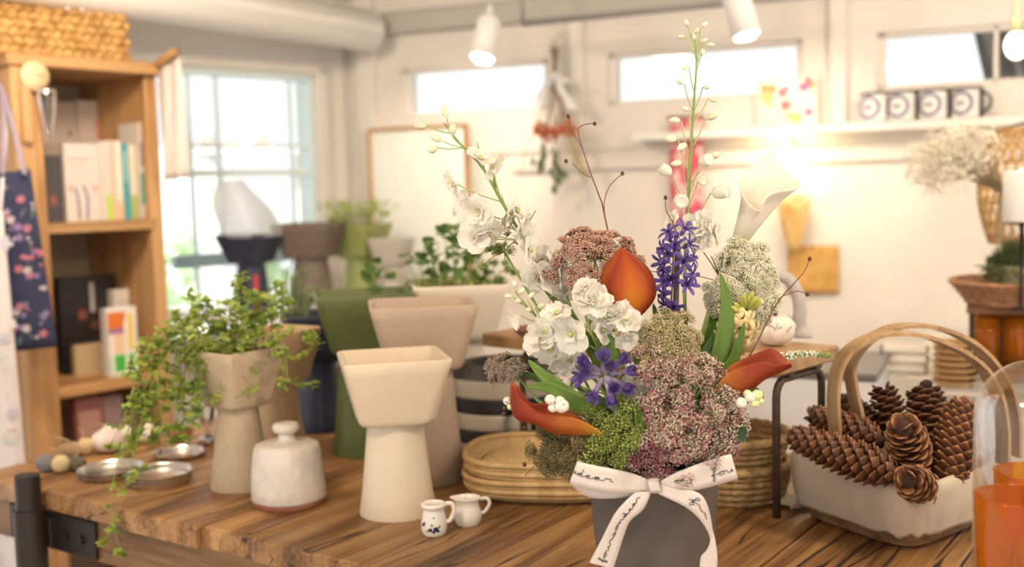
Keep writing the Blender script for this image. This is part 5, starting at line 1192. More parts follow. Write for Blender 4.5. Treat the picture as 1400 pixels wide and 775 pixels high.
# ---- cloche and amber tumblers
GC = glass('cloche_glass', (.99, .99, .985), .95, .22); AMB = glass('amber_glass', (1.0, .70, .20), .95, .42, 0.0, .09, (1.0, .42, .03))
p = on(1418, 770); rc = .072
pc2 = V((*at(1418, 600, 1.30).xy, TZ))
t = thing('glass_cloche', 'tall clear glass dome at the right edge behind the amber tumblers', 'cloche', pc2)
hc = at(1400, 492, 1.30).z - TZ; prof = [(rc + .003, 0), (rc + .003, .004), (rc, .008), (rc, hc - rc)] + [(rc * math.cos(a_), hc - rc + rc * math.sin(a_)) for a_ in [pi / 2 * i / 12 for i in range(1, 12)]] + [(.006, hc)]
pin = [(r - .0025, min(z, hc - .003)) for r, z in prof[2:]][::-1]
MB().lathe(prof, 64, cap0=False).obj('dome', GC, t); MB().lathe(pin[::-1] , 64, cap0=False).obj('inner_face', GC, t)
MB().ball((0, 0, hc + .012), (.011, .011, .012), 2).obj('knob', GC, t)
MB().lathe([(0, .0), (rc - .004, .0), (rc - .004, .010), (0, .010)], 48, cap0=False, cap1=False).obj('base_board', BW, t, ang=40)
def tumbler(p, r1, r0, h, label):
    t = thing('amber_tumbler', label, 'glass', p, 0, 'amber glass tumblers')
    MB().lathe([(0, 0), (r0, 0), (r0 + .001, .003), (r1, h - .001), (r1 - .0008, h), (r1 - .0016, h - .001), (r0 - .001, .009), (0, .008)], 48, cap0=False, cap1=False).obj('wall', AMB, t)
    MB().tube([V((r1 * math.cos(2 * pi * i / 48), r1 * math.sin(2 * pi * i / 48), h)) for i in range(48)], .0011, 6, closed=True).obj('lip', AMB, t)
a = at(1384, 700, 1.10); zt_ = at(1384, 678, 1.10).z - TZ
tumbler(V((a.x + .004, a.y, TZ)), .0405, .031, zt_, 'nearest amber glass tumbler at the right edge of the table')
a = at(1412, 700, 1.19); zt_ = at(1412, 645, 1.19).z - TZ
tumbler(V((a.x, a.y, TZ)), .0405, .031, zt_, 'amber glass tumbler behind the nearest one, before the cloche')
# ================================================================ back right: counters and what stands there
WB = M('cool_white', (.74, .75, .77), rough=.35)
FQ = Frame(at(1197, 530, 2.22), FB.a)
zc = FQ.px(1160, 510).z; xl_ = FQ.px(985, 540).x
t = thing('white_cabinet', 'white cabinet with a thin dark grey top behind the plank stand', 'cabinet', FQ.o, FQ.a)
MB().box((xl_, 0, 0), (0, .32, zc - .016), bev=.004).obj('body', WB, t, False)
MB().box((xl_ - .004, -.004, zc - .016), (.004, .32, zc), bev=.003).obj('top', M('dark_top', (.16, .15, .15), rough=.4), t, False)
a = FQ.px(1140, 541); b = FQ.px(1168, 549)
MB().box((a.x, -.0015, b.z), (b.x, -.0, a.z)).obj('blue_label', M('label_blue', (.10, .38, .60), rough=.4), t, False)
a = FQ.px(1010, 560); MB().box((a.x, -.008, .6), (a.x + .006, 0, .75)).obj('handle', STEEL, t, False)
t = thing('back_counter', 'long pale counter along the back wall at the right', 'counter', FB.o, FB.a)
xa = FB.px(1225, 540, -.80).x + .02
MB().box((xa, -.80, .97), (1.6, -.03, 1.0), bev=.004).obj('top', M('counter_white', (.78, .74, .68), rough=.4), t, False)
MB().box((xa + .02, -.78, 0), (1.58, -.05, .97)).obj('body', M('counter_body', (.62, .56, .48), rough=.6), t, False)
def oncnt(px_, py_, Y, z=1.0): p = at(px_, py_, Y); return V((p.x, p.y, z))
TOW = M('cream_towel', (.84, .80, .72), rough=.9, bump=.3, scale=8, bscale=200)
p = oncnt(1236, 540, 2.52)
for k in range(3):
    o = MB().box((-.055, -.04, 0), (.055, .04, .022), bev=.009).obj('folded_towel', TOW); o.location = p + V((.002 * (k % 2), 0, .0225 * k)); o.rotation_euler = (0, 0, FB.a + .05 * k)
    tag(o, ('lowest folded cream towel on the back counter', 'middle folded cream towel on the back counter', 'topmost folded cream towel on the back counter')[k], 'towel', 'folded cream towels on the counter')
WD = M('turned_wood', (.50, .30, .12), (.62, .40, .19), rough=.5, scale=20); p = oncnt(1305, 540, 2.33)
for k in range(7):
    o = MB().lathe([(0, 0), (.030, 0), (.046, .011), (.047, .0135), (.044, .0135), (.03, .004), (0, .004)], 36, cap0=False, cap1=False).obj('wooden_saucer', WD); o.location = p + V((.001 * (k % 3 - 1), .001 * (k % 2), .0138 * k)); o.rotation_euler = (0, 0, k)
    tag(o, ['lowest', 'second lowest', 'third lowest', 'middle', 'third highest', 'second highest', 'topmost'][k] + ' turned wooden saucer of the stack behind the pinecone basket', 'saucer', 'turned wooden saucers on the counter')
# grey sign card in front of the saucers
p = oncnt(1310, 560, 2.20); t = thing('price_card', 'small grey card lying before the stack of wooden saucers', 'card', p, FB.a)
MB().box((-.045, -.012, 0), (.045, .012, .012), bev=.002).obj('card', M('card_grey', (.50, .46, .42), rough=.6), t, False)
# two-tier stand with amber glasses, tray, moss pot, candle
zt2 = at(1360, 418, 2.30).z; zb2 = at(1360, 500, 2.30).z
sc = at(1402, 420, 2.34); DW = wood('tier_wood', (.07, .03, .014), (.13, .06, .03), (.19, .095, .05), 1.0, along='x')
t = thing('tier_stand', 'dark wooden two-tier stand at the right end of the counter', 'stand', (sc.x, sc.y, 1.0), FB.a)
MB().box((-.115, -.09, zt2 - 1.016), (.16, .09, zt2 - 1.0), bev=.002).obj('upper_board', DW, t, False)
MB().box((-.115, -.09, max(.012, zb2 - 1.014)), (.16, .09, max(.026, zb2 - 1.0)), bev=.002).obj('lower_board', DW, t, False)
zb2 = max(zb2, 1.026)
for x_ in (-.105, .15):
    for y_ in (-.08, .08): MB().tube([(x_, y_, 0), (x_, y_, zt2 - 1.016)], .005, 8).obj('leg', DARKM, t)
AMB2 = glass('amber_far', (1.0, .80, .28), .9, .40, 0.0, .12, (1.0, .48, .05)); c_, s_ = math.cos(FB.a), math.sin(FB.a); k = 0; h_ = zt2 - zb2 - .026
nm_ = ('front', 'back')
for j in range(2):
    for i in range(4):
        x_, y_ = -.075 + i * .057, -.052 + j * .075
        t2 = thing('amber_cup', '%s amber cup from the left in the %s row under the tier board' % (('first', 'second', 'third', 'fourth')[i], nm_[j]), 'glass', (sc.x + c_ * x_ - s_ * y_, sc.y + s_ * x_ + c_ * y_, zb2), 0, 'amber cups on the two-tier stand')
        MB().lathe([(0, 0), (.019, 0), (.025, .012), (.0225, h_ * .5), (.0265, h_), (.025, h_), (.021, h_ * .5), (.022, .014), (0, .010)], 24, cap0=False, cap1=False).obj('wall', AMB2, t2)
        m = MB()
        for q in range(10): a_ = 2 * pi * q / 10; m.tube([(.0252 * math.cos(a_), .0252 * math.sin(a_), .012), (.0230 * math.cos(a_), .0230 * math.sin(a_), h_ * .5), (.0265 * math.cos(a_), .0265 * math.sin(a_), h_ * .95)], .0014, 4)
        m.obj('flute', AMB2, t2)['kind'] = 'stuff'
# rattan tray on the stand
RAT = M('rattan_red', (.26, .12, .055), (.40, .20, .10), rough=.6, scale=80, rnd=.1)
t = thing('rattan_tray', 'round reddish rattan tray on top of the two-tier stand', 'tray', (sc.x, sc.y, zt2), 0); rt_ = .150
for k in range(5):
    m = MB(); f = k / 4; n = 96; m.tube([V(((.118 + (rt_ - .118) * f) * math.cos(2 * pi * i / n), (.118 + (rt_ - .118) * f) * math.sin(2 * pi * i / n), .005 + .042 * f ** .9)) for i in range(n)], [.0058 * (1 + .16 * math.sin(i * pi / 2 + k)) for i in range(n)], 6, closed=True); m.obj('weaver', RAT, t)
MB().lathe([(0, .001), (.12, .001), (.12, .004), (0, .004)], 40, cap0=False, cap1=False).obj('floor_disc', RAT, t)
for k, (dx, dy, r) in enumerate(((-.062, -.075, .016), (-.030, -.090, .014), (.004, -.094, .016), (-.090, -.045, .013), (.03, -.085, .014))):
    o = MB().ball((0, 0, r * .7), (r, r * .9, r * .7), 2).obj('white_pebble', M('pebble_white', (.76, .72, .66), rough=.6)); o.location = (sc.x + dx, sc.y + dy, zt2 + .004)
    tag(o, ('white pebble in the rattan tray, left of the moss pot front', 'white pebble in the rattan tray, second along its front', 'white pebble in the rattan tray, third along its front', 'white pebble furthest left in the rattan tray', 'white pebble in the rattan tray nearest the right edge')[k], 'pebble', 'white pebbles in the rattan tray')
# moss pot
mp = V((sc.x - .012, sc.y + .005, zt2 + .0045)); MOSS = M('moss', (.055, .080, .025), (.11, .14, .05), rough=.9, scale=60, trl=.15)
t = thing('moss_pot', 'glass pot of dark moss and ferny greenery in the rattan tray', 'plant', mp)
MB().lathe([(0, 0), (.058, 0), (.062, .01), (.060, .075), (.057, .078), (.0, .075)], 32, cap0=False, cap1=False).obj('pot', M('moss_pot_wall', (.10, .11, .05), (.16, .15, .08), rough=.35, scale=25), t)
m = MB(); R = catch(17)
for i in range(900):
    a_, e_ = R.uniform(0, 2 * pi), R.uniform(0, 1); r = .075 * math.sqrt(e_); b_ = V((r * .7 * math.cos(a_), r * .7 * math.sin(a_), .070)); hh = R.uniform(.02, .07) * (1.1 - e_ * .5)
    e = b_ + V((R.gauss(math.cos(a_) * .028 * e_, .008), R.gauss(math.sin(a_) * .028 * e_, .008), hh - .05 * e_ * e_)); d_ = (e - b_); sd_ = d_.cross(V((R.uniform(-1, 1), R.uniform(-1, 1), R.uniform(-1, 1)))).normalized() * .003
    m.add([b_.lerp(e, .3) - sd_ * .3, b_.lerp(e, .6) - sd_, e, b_.lerp(e, .6) + sd_], [(0, 1, 2, 3)])
m.obj('moss', MOSS, t)['kind'] = 'stuff'
MB().tube(cr([V((.030, -.062, .0)), V((.032, -.064, .04)), V((.030, -.040, .085))], 6), .004, 6).obj('twig', PODB, t)
MB().tube([V((.0615 * math.cos(2 * pi * i / 32), .0615 * math.sin(2 * pi * i / 32), .060)) for i in range(32)], .0016, 6, closed=True).obj('twine', PODB, t)
# candle on a short dark stand beside it
q = at(1396, 305, 2.20); zc1, zc2 = at(1390, 306, 2.20).z, at(1390, 236, 2.20).z
t = thing('pillar_candle', 'thick white pillar candle above the moss at the right edge', 'candle', (q.x + .002, q.y, zt2 + .004))
MB().lathe([(0, zc1 - zt2), (.036, zc1 - zt2), (.037, zc1 - zt2 + .004), (.036, zc2 - zt2 - .004), (.033, zc2 - zt2), (.012, zc2 - zt2 - .004), (0, zc2 - zt2 - .005)], 32, cap0=False, cap1=False).obj('wax', M('wax', (.82, .80, .76), rough=.45, sss=.2), t)
MB().tube([(0, 0, zc2 - zt2 - .006), (.001, 0, zc2 - zt2 + .010)], .0013, 6).obj('wick', DARKM, t)
MB().lathe([(.020, 0), (.020, .003), (.004, .006), (.004, zc1 - zt2 - .006), (.03, zc1 - zt2 - .002), (.03, zc1 - zt2)], 20).obj('holder', DARKM, t)
# rattan lantern hanging, with a lamp inside
q = at(1404, 240, 2.62); zl0, zl1 = at(1400, 330, 2.62).z, at(1400, 178, 2.62).z
t = thing('rattan_lantern', 'openwork rattan lantern glowing behind the white candle', 'lamp', (q.x, q.y, zl0)); H_ = zl1 - zl0
RL_ = M('lantern_cane', (.34, .20, .075), (.46, .29, .12), rough=.5, scale=60)
rl_ = lambda v: .066 + .042 * math.sin(pi * (.12 + .8 * v)); m = MB()
for k in range(28):
    for sg in (-1, 1): m.tube([V((rl_(v) * math.cos(2 * pi * (k / 28 + sg * v * .16)), rl_(v) * math.sin(2 * pi * (k / 28 + sg * v * .16)), H_ * v)) for v in [i / 12 for i in range(13)]], .0024, 4)
m.obj('lattice', RL_, t)['kind'] = 'stuff'
for v in (0, .18, .36, .54, .72, .88, 1): MB().tube([V((rl_(v) * math.cos(2 * pi * i / 40), rl_(v) * math.sin(2 * pi * i / 40), H_ * v)) for i in range(40)], .0048 if v in (0, 1) else .0034, 6, closed=True).obj('hoop', RL_, t)
MB().ball((0, 0, H_ * .55), (.024, .024, .03), 2).obj('bulb', M('lantern_bulb', (1, .80, .48), emit=18), t)
MB().tube([(0, 0, H_ * .62), (0, 0, CEIL - zl0)], .0025, 6).obj('cord', DARKM, t)
MB().tube([(-rl_(1), 0, H_), (0, 0, H_ + .02), (rl_(1), 0, H_)], .003, 6).obj('spider', DARKM, t)
lamp('POINT', 'lantern_light', V((q.x, q.y, zl0 + H_ * .55)), None, 2.0, (1, .74, .42), .03)
# dried gypsophila bunch
GYP = M('gypsophila', (.86, .80, .66), (.92, .88, .76), rough=.8, scale=90, trl=.2); q0 = at(1368, 250, 2.50); zg = q0.z
t = thing('dried_gypsophila', 'cream bunch of dried gypsophila drooping before the rattan lantern', 'bouquet', (q0.x, q0.y, 1.0))
R = catch(23); st = MB(); fl = MB()
for i in range(70):
    e = at(R.uniform(1250, 1352), 0, 2.47); px_ = R.uniform(1248, 1355); cy = 216 - (px_ - 1300) * .22; py_ = cy + R.uniform(-34, 36) * math.sqrt(max(.12, 1 - ((px_ - 1302) / 62) ** 2)); e = at(px_, py_, 2.46 + R.uniform(-.06, .06)) - t.location
    r0 = V((R.uniform(-.01, .01), R.uniform(-.01, .01), zg - 1.0 - .02)); st.tube(cr([r0, r0.lerp(e, .6) + V((0, 0, .02)), e], 5), .0007, 3, cap=False)
    for j in range(22): fl.ball(e + V((R.gauss(0, .013), R.gauss(0, .013), R.gauss(0, .012))), R.uniform(.0024, .0040), 0)
for i in range(8): st.tube([V((R.uniform(-.012, .012), R.uniform(-.012, .012), .01)), V((R.uniform(-.008, .008), R.uniform(-.008, .008), zg - 1.0))], .0012, 4)
st.obj('stems', STEMD, t)['kind'] = 'stuff'; fl.obj('flower_heads', GYP, t)['kind'] = 'stuff'
MB().lathe([(0, 0), (.032, 0), (.040, .03), (.034, .16), (.022, .21), (.024, .225), (.020, .225), (.030, .15), (0, .02)], 28, cap0=False, cap1=False).obj('holder', M('vase_dark', (.12, .09, .07), rough=.5), t)
for k, (px_, py_) in enumerate(((1232, 560),)): pass
# ================================================================ the bouquet
PC = V((*at(893, 640, 1.36).xy, TZ)); PR, PH = .0835, .158
POTG = M('pot_grey', (.100, .085, .074), (.125, .107, .093), rough=.6, scale=6, spec=.35)
t = thing('bouquet_pot', 'plain dark grey tapered pot holding the big bouquet', 'pot', PC)
MB().lathe([(.02, 0), (.066, 0), (.0685, .003), (.075, .06), (PR - .001, PH - .006), (PR, PH - .002), (PR - .0015, PH), (PR - .0045, PH - .002), (.074, .07), (.062, .01), (0, .008)], 64, cap1=False).obj('body', POTG, t, ang=50)
MB().lathe([(0, PH - .055), (PR - .009, PH - .055)], 32, cap0=False, cap1=False).obj('floral_foam', M('foam', (.05, .10, .04), rough=.9), t)
RT = PC + V((0, 0, PH - .053))                               # where the stems start
rimz = TZ + PH
# ---- ribbon
RIBM = M('satin_ribbon', (.62, .56, .51), (.65, .59, .54), rough=.42, scale=300, spec=.5); INK = M('ribbon_ink', (.03, .028, .028), rough=.6)
KN = at(894, 664, 1.252)
rb = thing('ribbon_bow', 'white satin ribbon bow with black script tied round the grey pot', 'ribbon', KN)
def strip(st, n=40):
    A_ = cr([at(*s[0]) - KN for s in st], n + 1); B_ = cr([at(*s[1]) - KN for s in st], n + 1)
    def P_(s, t_):                                            # along, across
        x = max(0, min(n - 1e-6, s * n)); i = int(x); f = x - i; return A_[i].lerp(A_[i + 1], f).lerp(B_[i].lerp(B_[i + 1], f), t_)
    m = MB(); m.grid(lambda u, v: P_(u, v), n, 4); return m, P_
G_ = {'f': [(-.1, .3), (.25, .9), (.55, 1.7), (.5, 2.1), (.32, 1.8), (.2, .6), (.05, -.9), (.15, -1.0), (.3, -.2), (.1, .35), (.5, .45)], 'o': [(.1, .5), (.4, .85), (.1, .6), (.15, .1), (.5, .1), (.6, .6), (.4, .85), (.8, .7)], 'u': [(0, .7), (.1, .15), (.35, .05), (.6, .75), (.62, .2), (.85, .15)], 'r': [(0, .2), (.2, .85), (.35, .7), (.6, .8), (.6, .2), (.8, .15)],
      's': [(0, .2), (.3, .85), (.5, .4), (.4, .0), (.1, .05), (.7, .2)], 'n': [(0, .1), (.1, .8), (.15, .1), (.45, .8), (.6, .6), (.6, .1), (.85, .2)], 'd': [(.5, .7), (.2, .7), (.05, .3), (.25, .0), (.55, .5), (.75, 2.0), (.6, .4), (.7, .0), (.95, .2)], 'e': [(0, .3), (.4, .5), (.4, .8), (.15, .7), (.1, .2), (.4, .0), (.75, .25)], 'a': [(.5, .7), (.2, .75), (.05, .3), (.25, .0), (.5, .6), (.55, .1), (.8, .15)]}
def script(word, P_, s0, s1, tm, xh, flip=False, off=.0008, w_=.00042):
    pts = []; x = 0
    for ch in word:
        g = G_[ch]; pts += [(x + a_, b_) for a_, b_ in g]; x += max(a_ for a_, _ in g) + .12
    c = cr([V((a_, b_, 0)) for a_, b_ in pts], len(pts) * 4); m = MB(); out = []
    for q in c:
        s = s0 + (s1 - s0) * q.x / x; tt = tm - xh * (q.y - .45) * (1 if not flip else -1); e = .004
        p_ = P_(s, tt); du = P_(min(1, s + e), tt) - P_(max(0, s - e), tt); dv = P_(s, tt + .02) - P_(s, tt - .02); nn = du.cross(dv).normalized(); nn = nn if nn.dot(-CF) > 0 else -nn; out.append(p_ + nn * off)
    m.tube(out, w_, 4); return m
Yr = 1.262
stL = [((890, 658, 1.254), (890, 673, 1.254)), ((868, 648, 1.250), (870, 673, 1.250)), ((838, 641, 1.242), (842, 675, 1.242)), ((812, 636, 1.238), (812, 671, 1.238)), ((795, 632, 1.236), (786, 664, 1.236)), ((789, 631, 1.242), (779, 660, 1.242)), ((794, 640, 1.252), (786, 668, 1.252)), ((812, 655, 1.258), (806, 680, 1.258)), ((840, 658, 1.258), (842, 681, 1.258)), ((868, 662, 1.256), (870, 676, 1.256)), ((888, 662, 1.255), (888, 672, 1.255))]
m, P1 = strip(stL, 60); lp = m.obj('loop', RIBM, rb, solid=.0006)
script('ndear', P1, .46, .20, .48, .15).obj('script', INK, lp)
stR = [((900, 660, 1.254), (900, 674, 1.254)), ((918, 649, 1.250), (920, 671, 1.250)), ((944, 638, 1.243), (950, 670, 1.243)), ((972, 628, 1.240), (980, 663, 1.240)), ((997, 621, 1.240), (1007, 655, 1.240)), ((996, 624, 1.252), (1003, 655, 1.252)), ((972, 632, 1.262), (976, 660, 1.262)), ((935, 648, 1.262), (938, 670, 1.262)), ((902, 662, 1.256), (902, 672, 1.256))]
m, P2 = strip(stR, 60); lp = m.obj('loop', RIBM, rb, solid=.0006)
script('fou', P2, .36, .50, .60, .15).obj('script', INK, lp)
script('os', P2, .14, .21, .45, .13).obj('script', INK, lp)
stT = [((868, 673, 1.250), (890, 671, 1.250)), ((856, 684, 1.247), (886, 684, 1.247)), ((842, 700, 1.247), (878, 698, 1.247)), ((832, 718, 1.249), (861, 713, 1.249)), ((822, 738, 1.252), (852, 735, 1.252)), ((812, 757, 1.254), (845, 757, 1.254)), ((806, 769, 1.255), (838, 778, 1.255))]
m, P3 = strip(stT, 50); tl = m.obj('tail', RIBM, rb, solid=.0006)
script('foursondear', P3, .93, .10, .48, .13).obj('script', INK, tl)
stU = [((902, 661, 1.252), (898, 674, 1.252)), ((925, 668, 1.247), (915, 682, 1.247)), ((948, 671, 1.243), (937, 693, 1.243)), ((962, 680, 1.243), (953, 706, 1.243)), ((970, 700, 1.247), (965, 722, 1.247)), ((974, 722, 1.252), (971, 738, 1.253)), ((979, 744, 1.252), (966, 752, 1.254)), ((981, 768, 1.252), (958, 762, 1.256)), ((978, 790, 1.252), (956, 786, 1.256))]
m, P4 = strip(stU, 50); tl = m.obj('tail', RIBM, rb, solid=.0006)
script('fu', P4, .26, .50, .5, .17).obj('script', INK, tl)
kn = MB()
def knf(u, v):
    a_ = 2 * pi * u; r_ = 1 + .06 * math.cos(6 * a_); w_ = (v - .5) * 2
    return V((.0066 * w_ + .001 * math.sin(a_ * 2), .0065 * r_ * math.sin(a_) * (1 - .15 * w_ * w_), .0085 * r_ * math.cos(a_) * (1 - .12 * w_ * w_)))
kn.grid(knf, 24, 6, closeu=True); kn.obj('knot', RIBM, rb, solid=.0006)
zb0 = KN.z
MB().grid(lambda u, v: V((PC.x - KN.x + (.0805 + .0105 * 0) * math.cos(2 * pi * u) * 1.012, PC.y - KN.y + .0805 * math.sin(2 * pi * u) * 1.012, -.010 + .020 * v)), 64, 2, closeu=True).obj('band', RIBM, rb, solid=.0006)
# ---- shared flower stuff
ST = M('flower_stem', (.16, .25, .055), (.24, .34, .09), rough=.5, scale=40); STP = M('pale_stem', (.34, .42, .16), rough=.5); TW = M('twig_red', (.20, .085, .055), rough=.7); BER = M('dry_berry', (.09, .022, .018), rough=.5)
WPET = M('white_petal', (.88, .86, .79), (.90, .88, .82), rough=.6, scale=60, trl=.38); BUD = M('cream_bud', (.66, .67, .47), (.78, .77, .62), rough=.55, scale=90, trl=.15, rnd=.08); FC = M('flower_eye', (.45, .50, .12), rough=.7)
GRP = 'stems of the arrangement in the grey pot'
def stemthing(name, label, cat, x=0.0, y=0.0):
    return thing(name, label, cat, RT + V((x, y, 0)), 0, GRP)
def L(t, px_, py_, Y): return at(px_, py_, Y) - t.location
def stem(t, pts, r0, r1, mat=None, n=18, name='stem', seg=8):
    c = cr([V((0, 0, 0)), V((0, 0, .056))] + pts, n); MB().tube(c, [r0 + (r1 - r0) * i / (n - 1) for i in range(n)], seg).obj(name, mat or ST, t); return c
def petalgrid(m, X, Lg, W, bend, cup, tip=.8, nu=4, nv=5, start=.25, ruffle=0.0, mi=0, ph=0.0, off=0.0):
    """petal along +Y of X, normal +Z"""
    def f(u, v):
        s = (u - .5) * 2; w_ = W * (start + (1 - start) * math.sin(pi * .5 * min(1, v / .6))) * (1 if v < .6 else math.sqrt(max(0, 1 - ((v - .6) / .4) ** 2 * tip)))
        a_ = bend * v; yy = Lg * v * math.cos(a_ * .5); zz = Lg * v * math.sin(a_ * .5) + cup * W * s * s + ruffle * math.sin(7 * s + ph + v * 5) * v * W
        return X @ V((s * w_, off + yy, zz))
    m.grid(f, nu, nv, mi)
def blossomdata(kind, seed):
    R = catch(seed); m = MB()
    if kind == 'open':
        for k in range(5): petalgrid(m, (Matrix.Rotation(2 * pi * k / 5 + R.uniform(-.1, .1), 3, 'Z') @ Matrix.Rotation(R.uniform(.15, .4), 3, 'X')).to_4x4(), .022, .0115, R.uniform(-.5, .0), .25, ruffle=.10, ph=R.uniform(0, 6))
        for k in range(4): petalgrid(m, (Matrix.Rotation(2 * pi * k / 4 + .5, 3, 'Z') @ Matrix.Rotation(R.uniform(.7, 1.0), 3, 'X')).to_4x4(), .011, .005, -.3, .3)
    elif kind == 'double':
        for lay, (nn, ln, w_, t0) in enumerate(((6, .024, .010, .12), (6, .020, .009, .5), (5, .015, .007, .85), (4, .010, .005, 1.15))):
            for k in range(nn): petalgrid(m, (Matrix.Rotation(2 * pi * (k + .5 * lay) / nn + R.uniform(-.15, .15), 3, 'Z') @ Matrix.Rotation(t0 + R.uniform(-.12, .12), 3, 'X')).to_4x4(), ln, w_, R.uniform(-.4, .3), .2, ruffle=.16, ph=R.uniform(0, 6))
    elif kind == 'bell':
        for k in range(6): petalgrid(m, (Matrix.Rotation(2 * pi * k / 6, 3, 'Z') @ Matrix.Rotation(1.15 + R.uniform(-.1, .1), 3, 'X')).to_4x4(), .019, .0085, -.9, .3, ruffle=.08, ph=R.uniform(0, 6), off=.001)
    m.ball((0, 0, .004), (.0032, .0032, .003), 1, 1)
    return m.data(kind + '_blossom', [WPET, FC])
B_OPEN = [blossomdata('open', k) for k in (1, 2, 3)]; B_DBL = [blossomdata('double', k) for k in (4, 5)]; B_BELL = [blossomdata('bell', k) for k in (6, 7)]
m = MB(); m.rings([[V((r * math.cos(2 * pi * j / 8) * (1 + .1 * math.cos(4 * pi * j / 8)), r * math.sin(2 * pi * j / 8), z)) for j in range(8)] for r, z in ((.0008, 0), (.0030, .002), (.0043, .0055), (.0040, .009), (.0022, .0125), (.0006, .0142))]); B_BUD = m.data('bud', BUD)
m = MB(); m.rings([[V((r * math.cos(2 * pi * j / 8), r * math.sin(2 * pi * j / 8), z)) for j in range(8)] for r, z in ((.0012, 0), (.0048, .003), (.0062, .0075), (.0052, .0115), (.0060, .0140), (.0035, .0125))]); B_PUFF = m.data('opening_bud', M('opening_bud', (.80, .79, .68), (.84, .83, .75), rough=.6, scale=80, trl=.25))
TOCAM = lambda p: (CAM - p).normalized()
def toward(t, p, mix, R, sp=.3):                              # direction partly at the viewer side of the shop
    d = TOCAM(p + t.location); return (d * mix[0] + V((mix[1], 0, mix[2])) + V((R.gauss(0, sp), R.gauss(0, sp * .5), R.gauss(0, sp)))).normalized()
def bractdata():
    m = MB(); m.grid(lambda u, v: V(((u - .5) * .0042 * math.sin(pi * (.15 + .83 * v)), .024 * v - 0.0, .006 * v * v + .0015 * abs(u - .5))), 2, 5); return m.data('bract', ST)
BRACT = bractdata()
def near(c, p): return min(c, key=lambda q: (q - p).length)
# ---- left tall delphinium
R = catch(101)
t = stemthing('white_delphinium', 'tall white delphinium leaning left with buds at its tip', 'flower', -.035, .02)
c = stem(t, [L(t, 830, 500, 1.39), L(t, 790, 440, 1.40), L(t, 740, 360, 1.41), L(t, 700, 300, 1.41), L(t, 660, 230, 1.42), L(t, 628, 195, 1.42), L(t, 607, 168, 1.42)], .0040, .0010, n=40)
m = MB()
def side(me, nm, px_, py_, Y, mix, sc_=1.0, back=.0):
    p = L(t, px_, py_, Y); i = min(range(len(c)), key=lambda k: (c[k] - p).length); b_ = c[max(0, i - 3)]
    d = toward(t, p, mix, R); m.tube(cr([b_, b_.lerp(p, .55) + V((0, 0, -.002)), p - d * .0015], 5), .0009, 5); inst(me, nm, t, p, aim(d, R.uniform(0, 6)), sc_)
for q in ((610, 160, (-.5, -.2, 1)), (583, 172, (0, -1, .2)), (604, 192, (.3, -1, .3)), (597, 202, (.3, -1, -.2)), (618, 185, (.2, .3, .8))): side(B_BUD, 'bud', q[0], q[1], 1.42, q[2], 1.15)
for q in ((655, 218, (.5, .2, .6), 1.0), (672, 226, (.4, .8, -.1), .95), (623, 252, (.3, -.9, .0), 1.0), (640, 282, (.6, -.5, -.1), 1.1), (655, 288, (.8, -.1, .1), 1.0), (650, 322, (.7, -.4, -.4), 1.1), (663, 318, (.5, .2, -.5), 1.0), (690, 296, (.5, .5, .4), 1.0), (706, 288, (.4, .8, .2), .9), (712, 305, (.4, .8, -.3), .9), (722, 342, (.7, .6, .0), 1.1), (738, 358, (.8, .5, .1), 1.15), (750, 380, (.8, .6, .0), 1.2), (765, 372, (.4, .9, .1), 1.05), (735, 378, (.9, .0, -.2), 1.0), (770, 395, (.6, .8, -.3), 1.0), (757, 348, (.5, .8, .4), .9), (720, 325, (.7, .5, .3), .95)):
    k = R.random(); side(R.choice(B_OPEN if k < .55 else B_DBL), 'blossom', q[0], q[1], 1.40 + R.uniform(-.015, .01), q[2], q[3] * .98)
m.obj('pedicels', STP, t)['kind'] = 'stuff'
for px_, py_, rz in ((655, 250, 2.0), (690, 290, 1.0), (700, 320, -1.2), (672, 262, 2.6), (716, 352, -1.0), (760, 400, -.8), (640, 240, 2.2)):
    inst(BRACT, 'bract', t, near(c, L(t, px_, py_, 1.41)), Euler((R.uniform(.6, 1.2), 0, rz)).to_matrix(), R.uniform(.9, 1.5))
# ---- vertical delphinium
t = stemthing('white_delphinium', 'tallest upright white delphinium spire rising above the bouquet', 'flower', .012, .035)
c = stem(t, [L(t, 935, 480, 1.42), L(t, 936, 400, 1.43), L(t, 938, 320, 1.43), L(t, 943, 240, 1.43), L(t, 948, 150, 1.43), L(t, 952, 90, 1.43), L(t, 950, 46, 1.43)], .0036, .0008, n=44)
m = MB()
for q in ((940, 36, (0, -.3, 1)), (959, 37, (0, .5, 1)), (936, 50, (.3, -1, .2)), (951, 46, (.8, 0, .5)), (958, 58, (.4, .9, .1)), (966, 61, (.2, 1, 0)), (960, 67, (.7, .3, -.3)), (948, 56, (.6, -.4, .6)), (941, 92, (.4, -1, .1)), (934, 114, (.2, -1, .1)), (962, 119, (.2, .6, .5)), (970, 135, (.2, .9, .1)), (942, 150, (.3, -.8, .2))): side(B_BUD, 'bud', q[0], q[1], 1.43, q[2], .72)
for q in ((930, 165, (.2, -1, .1)), (966, 162, (.2, 1, .2)), (925, 190, (.2, -1, -.1)), (938, 197, (.6, -.5, -.2)), (970, 213, (.1, 1, .1)), (932, 222, (.2, -1, .1))): side(B_BUD, 'bud', q[0], q[1], 1.43, q[2], 1.15)
for q in ((918, 238, (.3, -1, 0), 1.3), (957, 222, (.8, .4, .1), 1.35), (956, 245, (.8, .4, -.2), 1.0), (928, 272, (.9, -.4, .0), 1.6), (973, 264, (.6, .8, -.1), 1.6)): side(B_PUFF, 'opening_bud', q[0], q[1], 1.425, q[2], q[3])
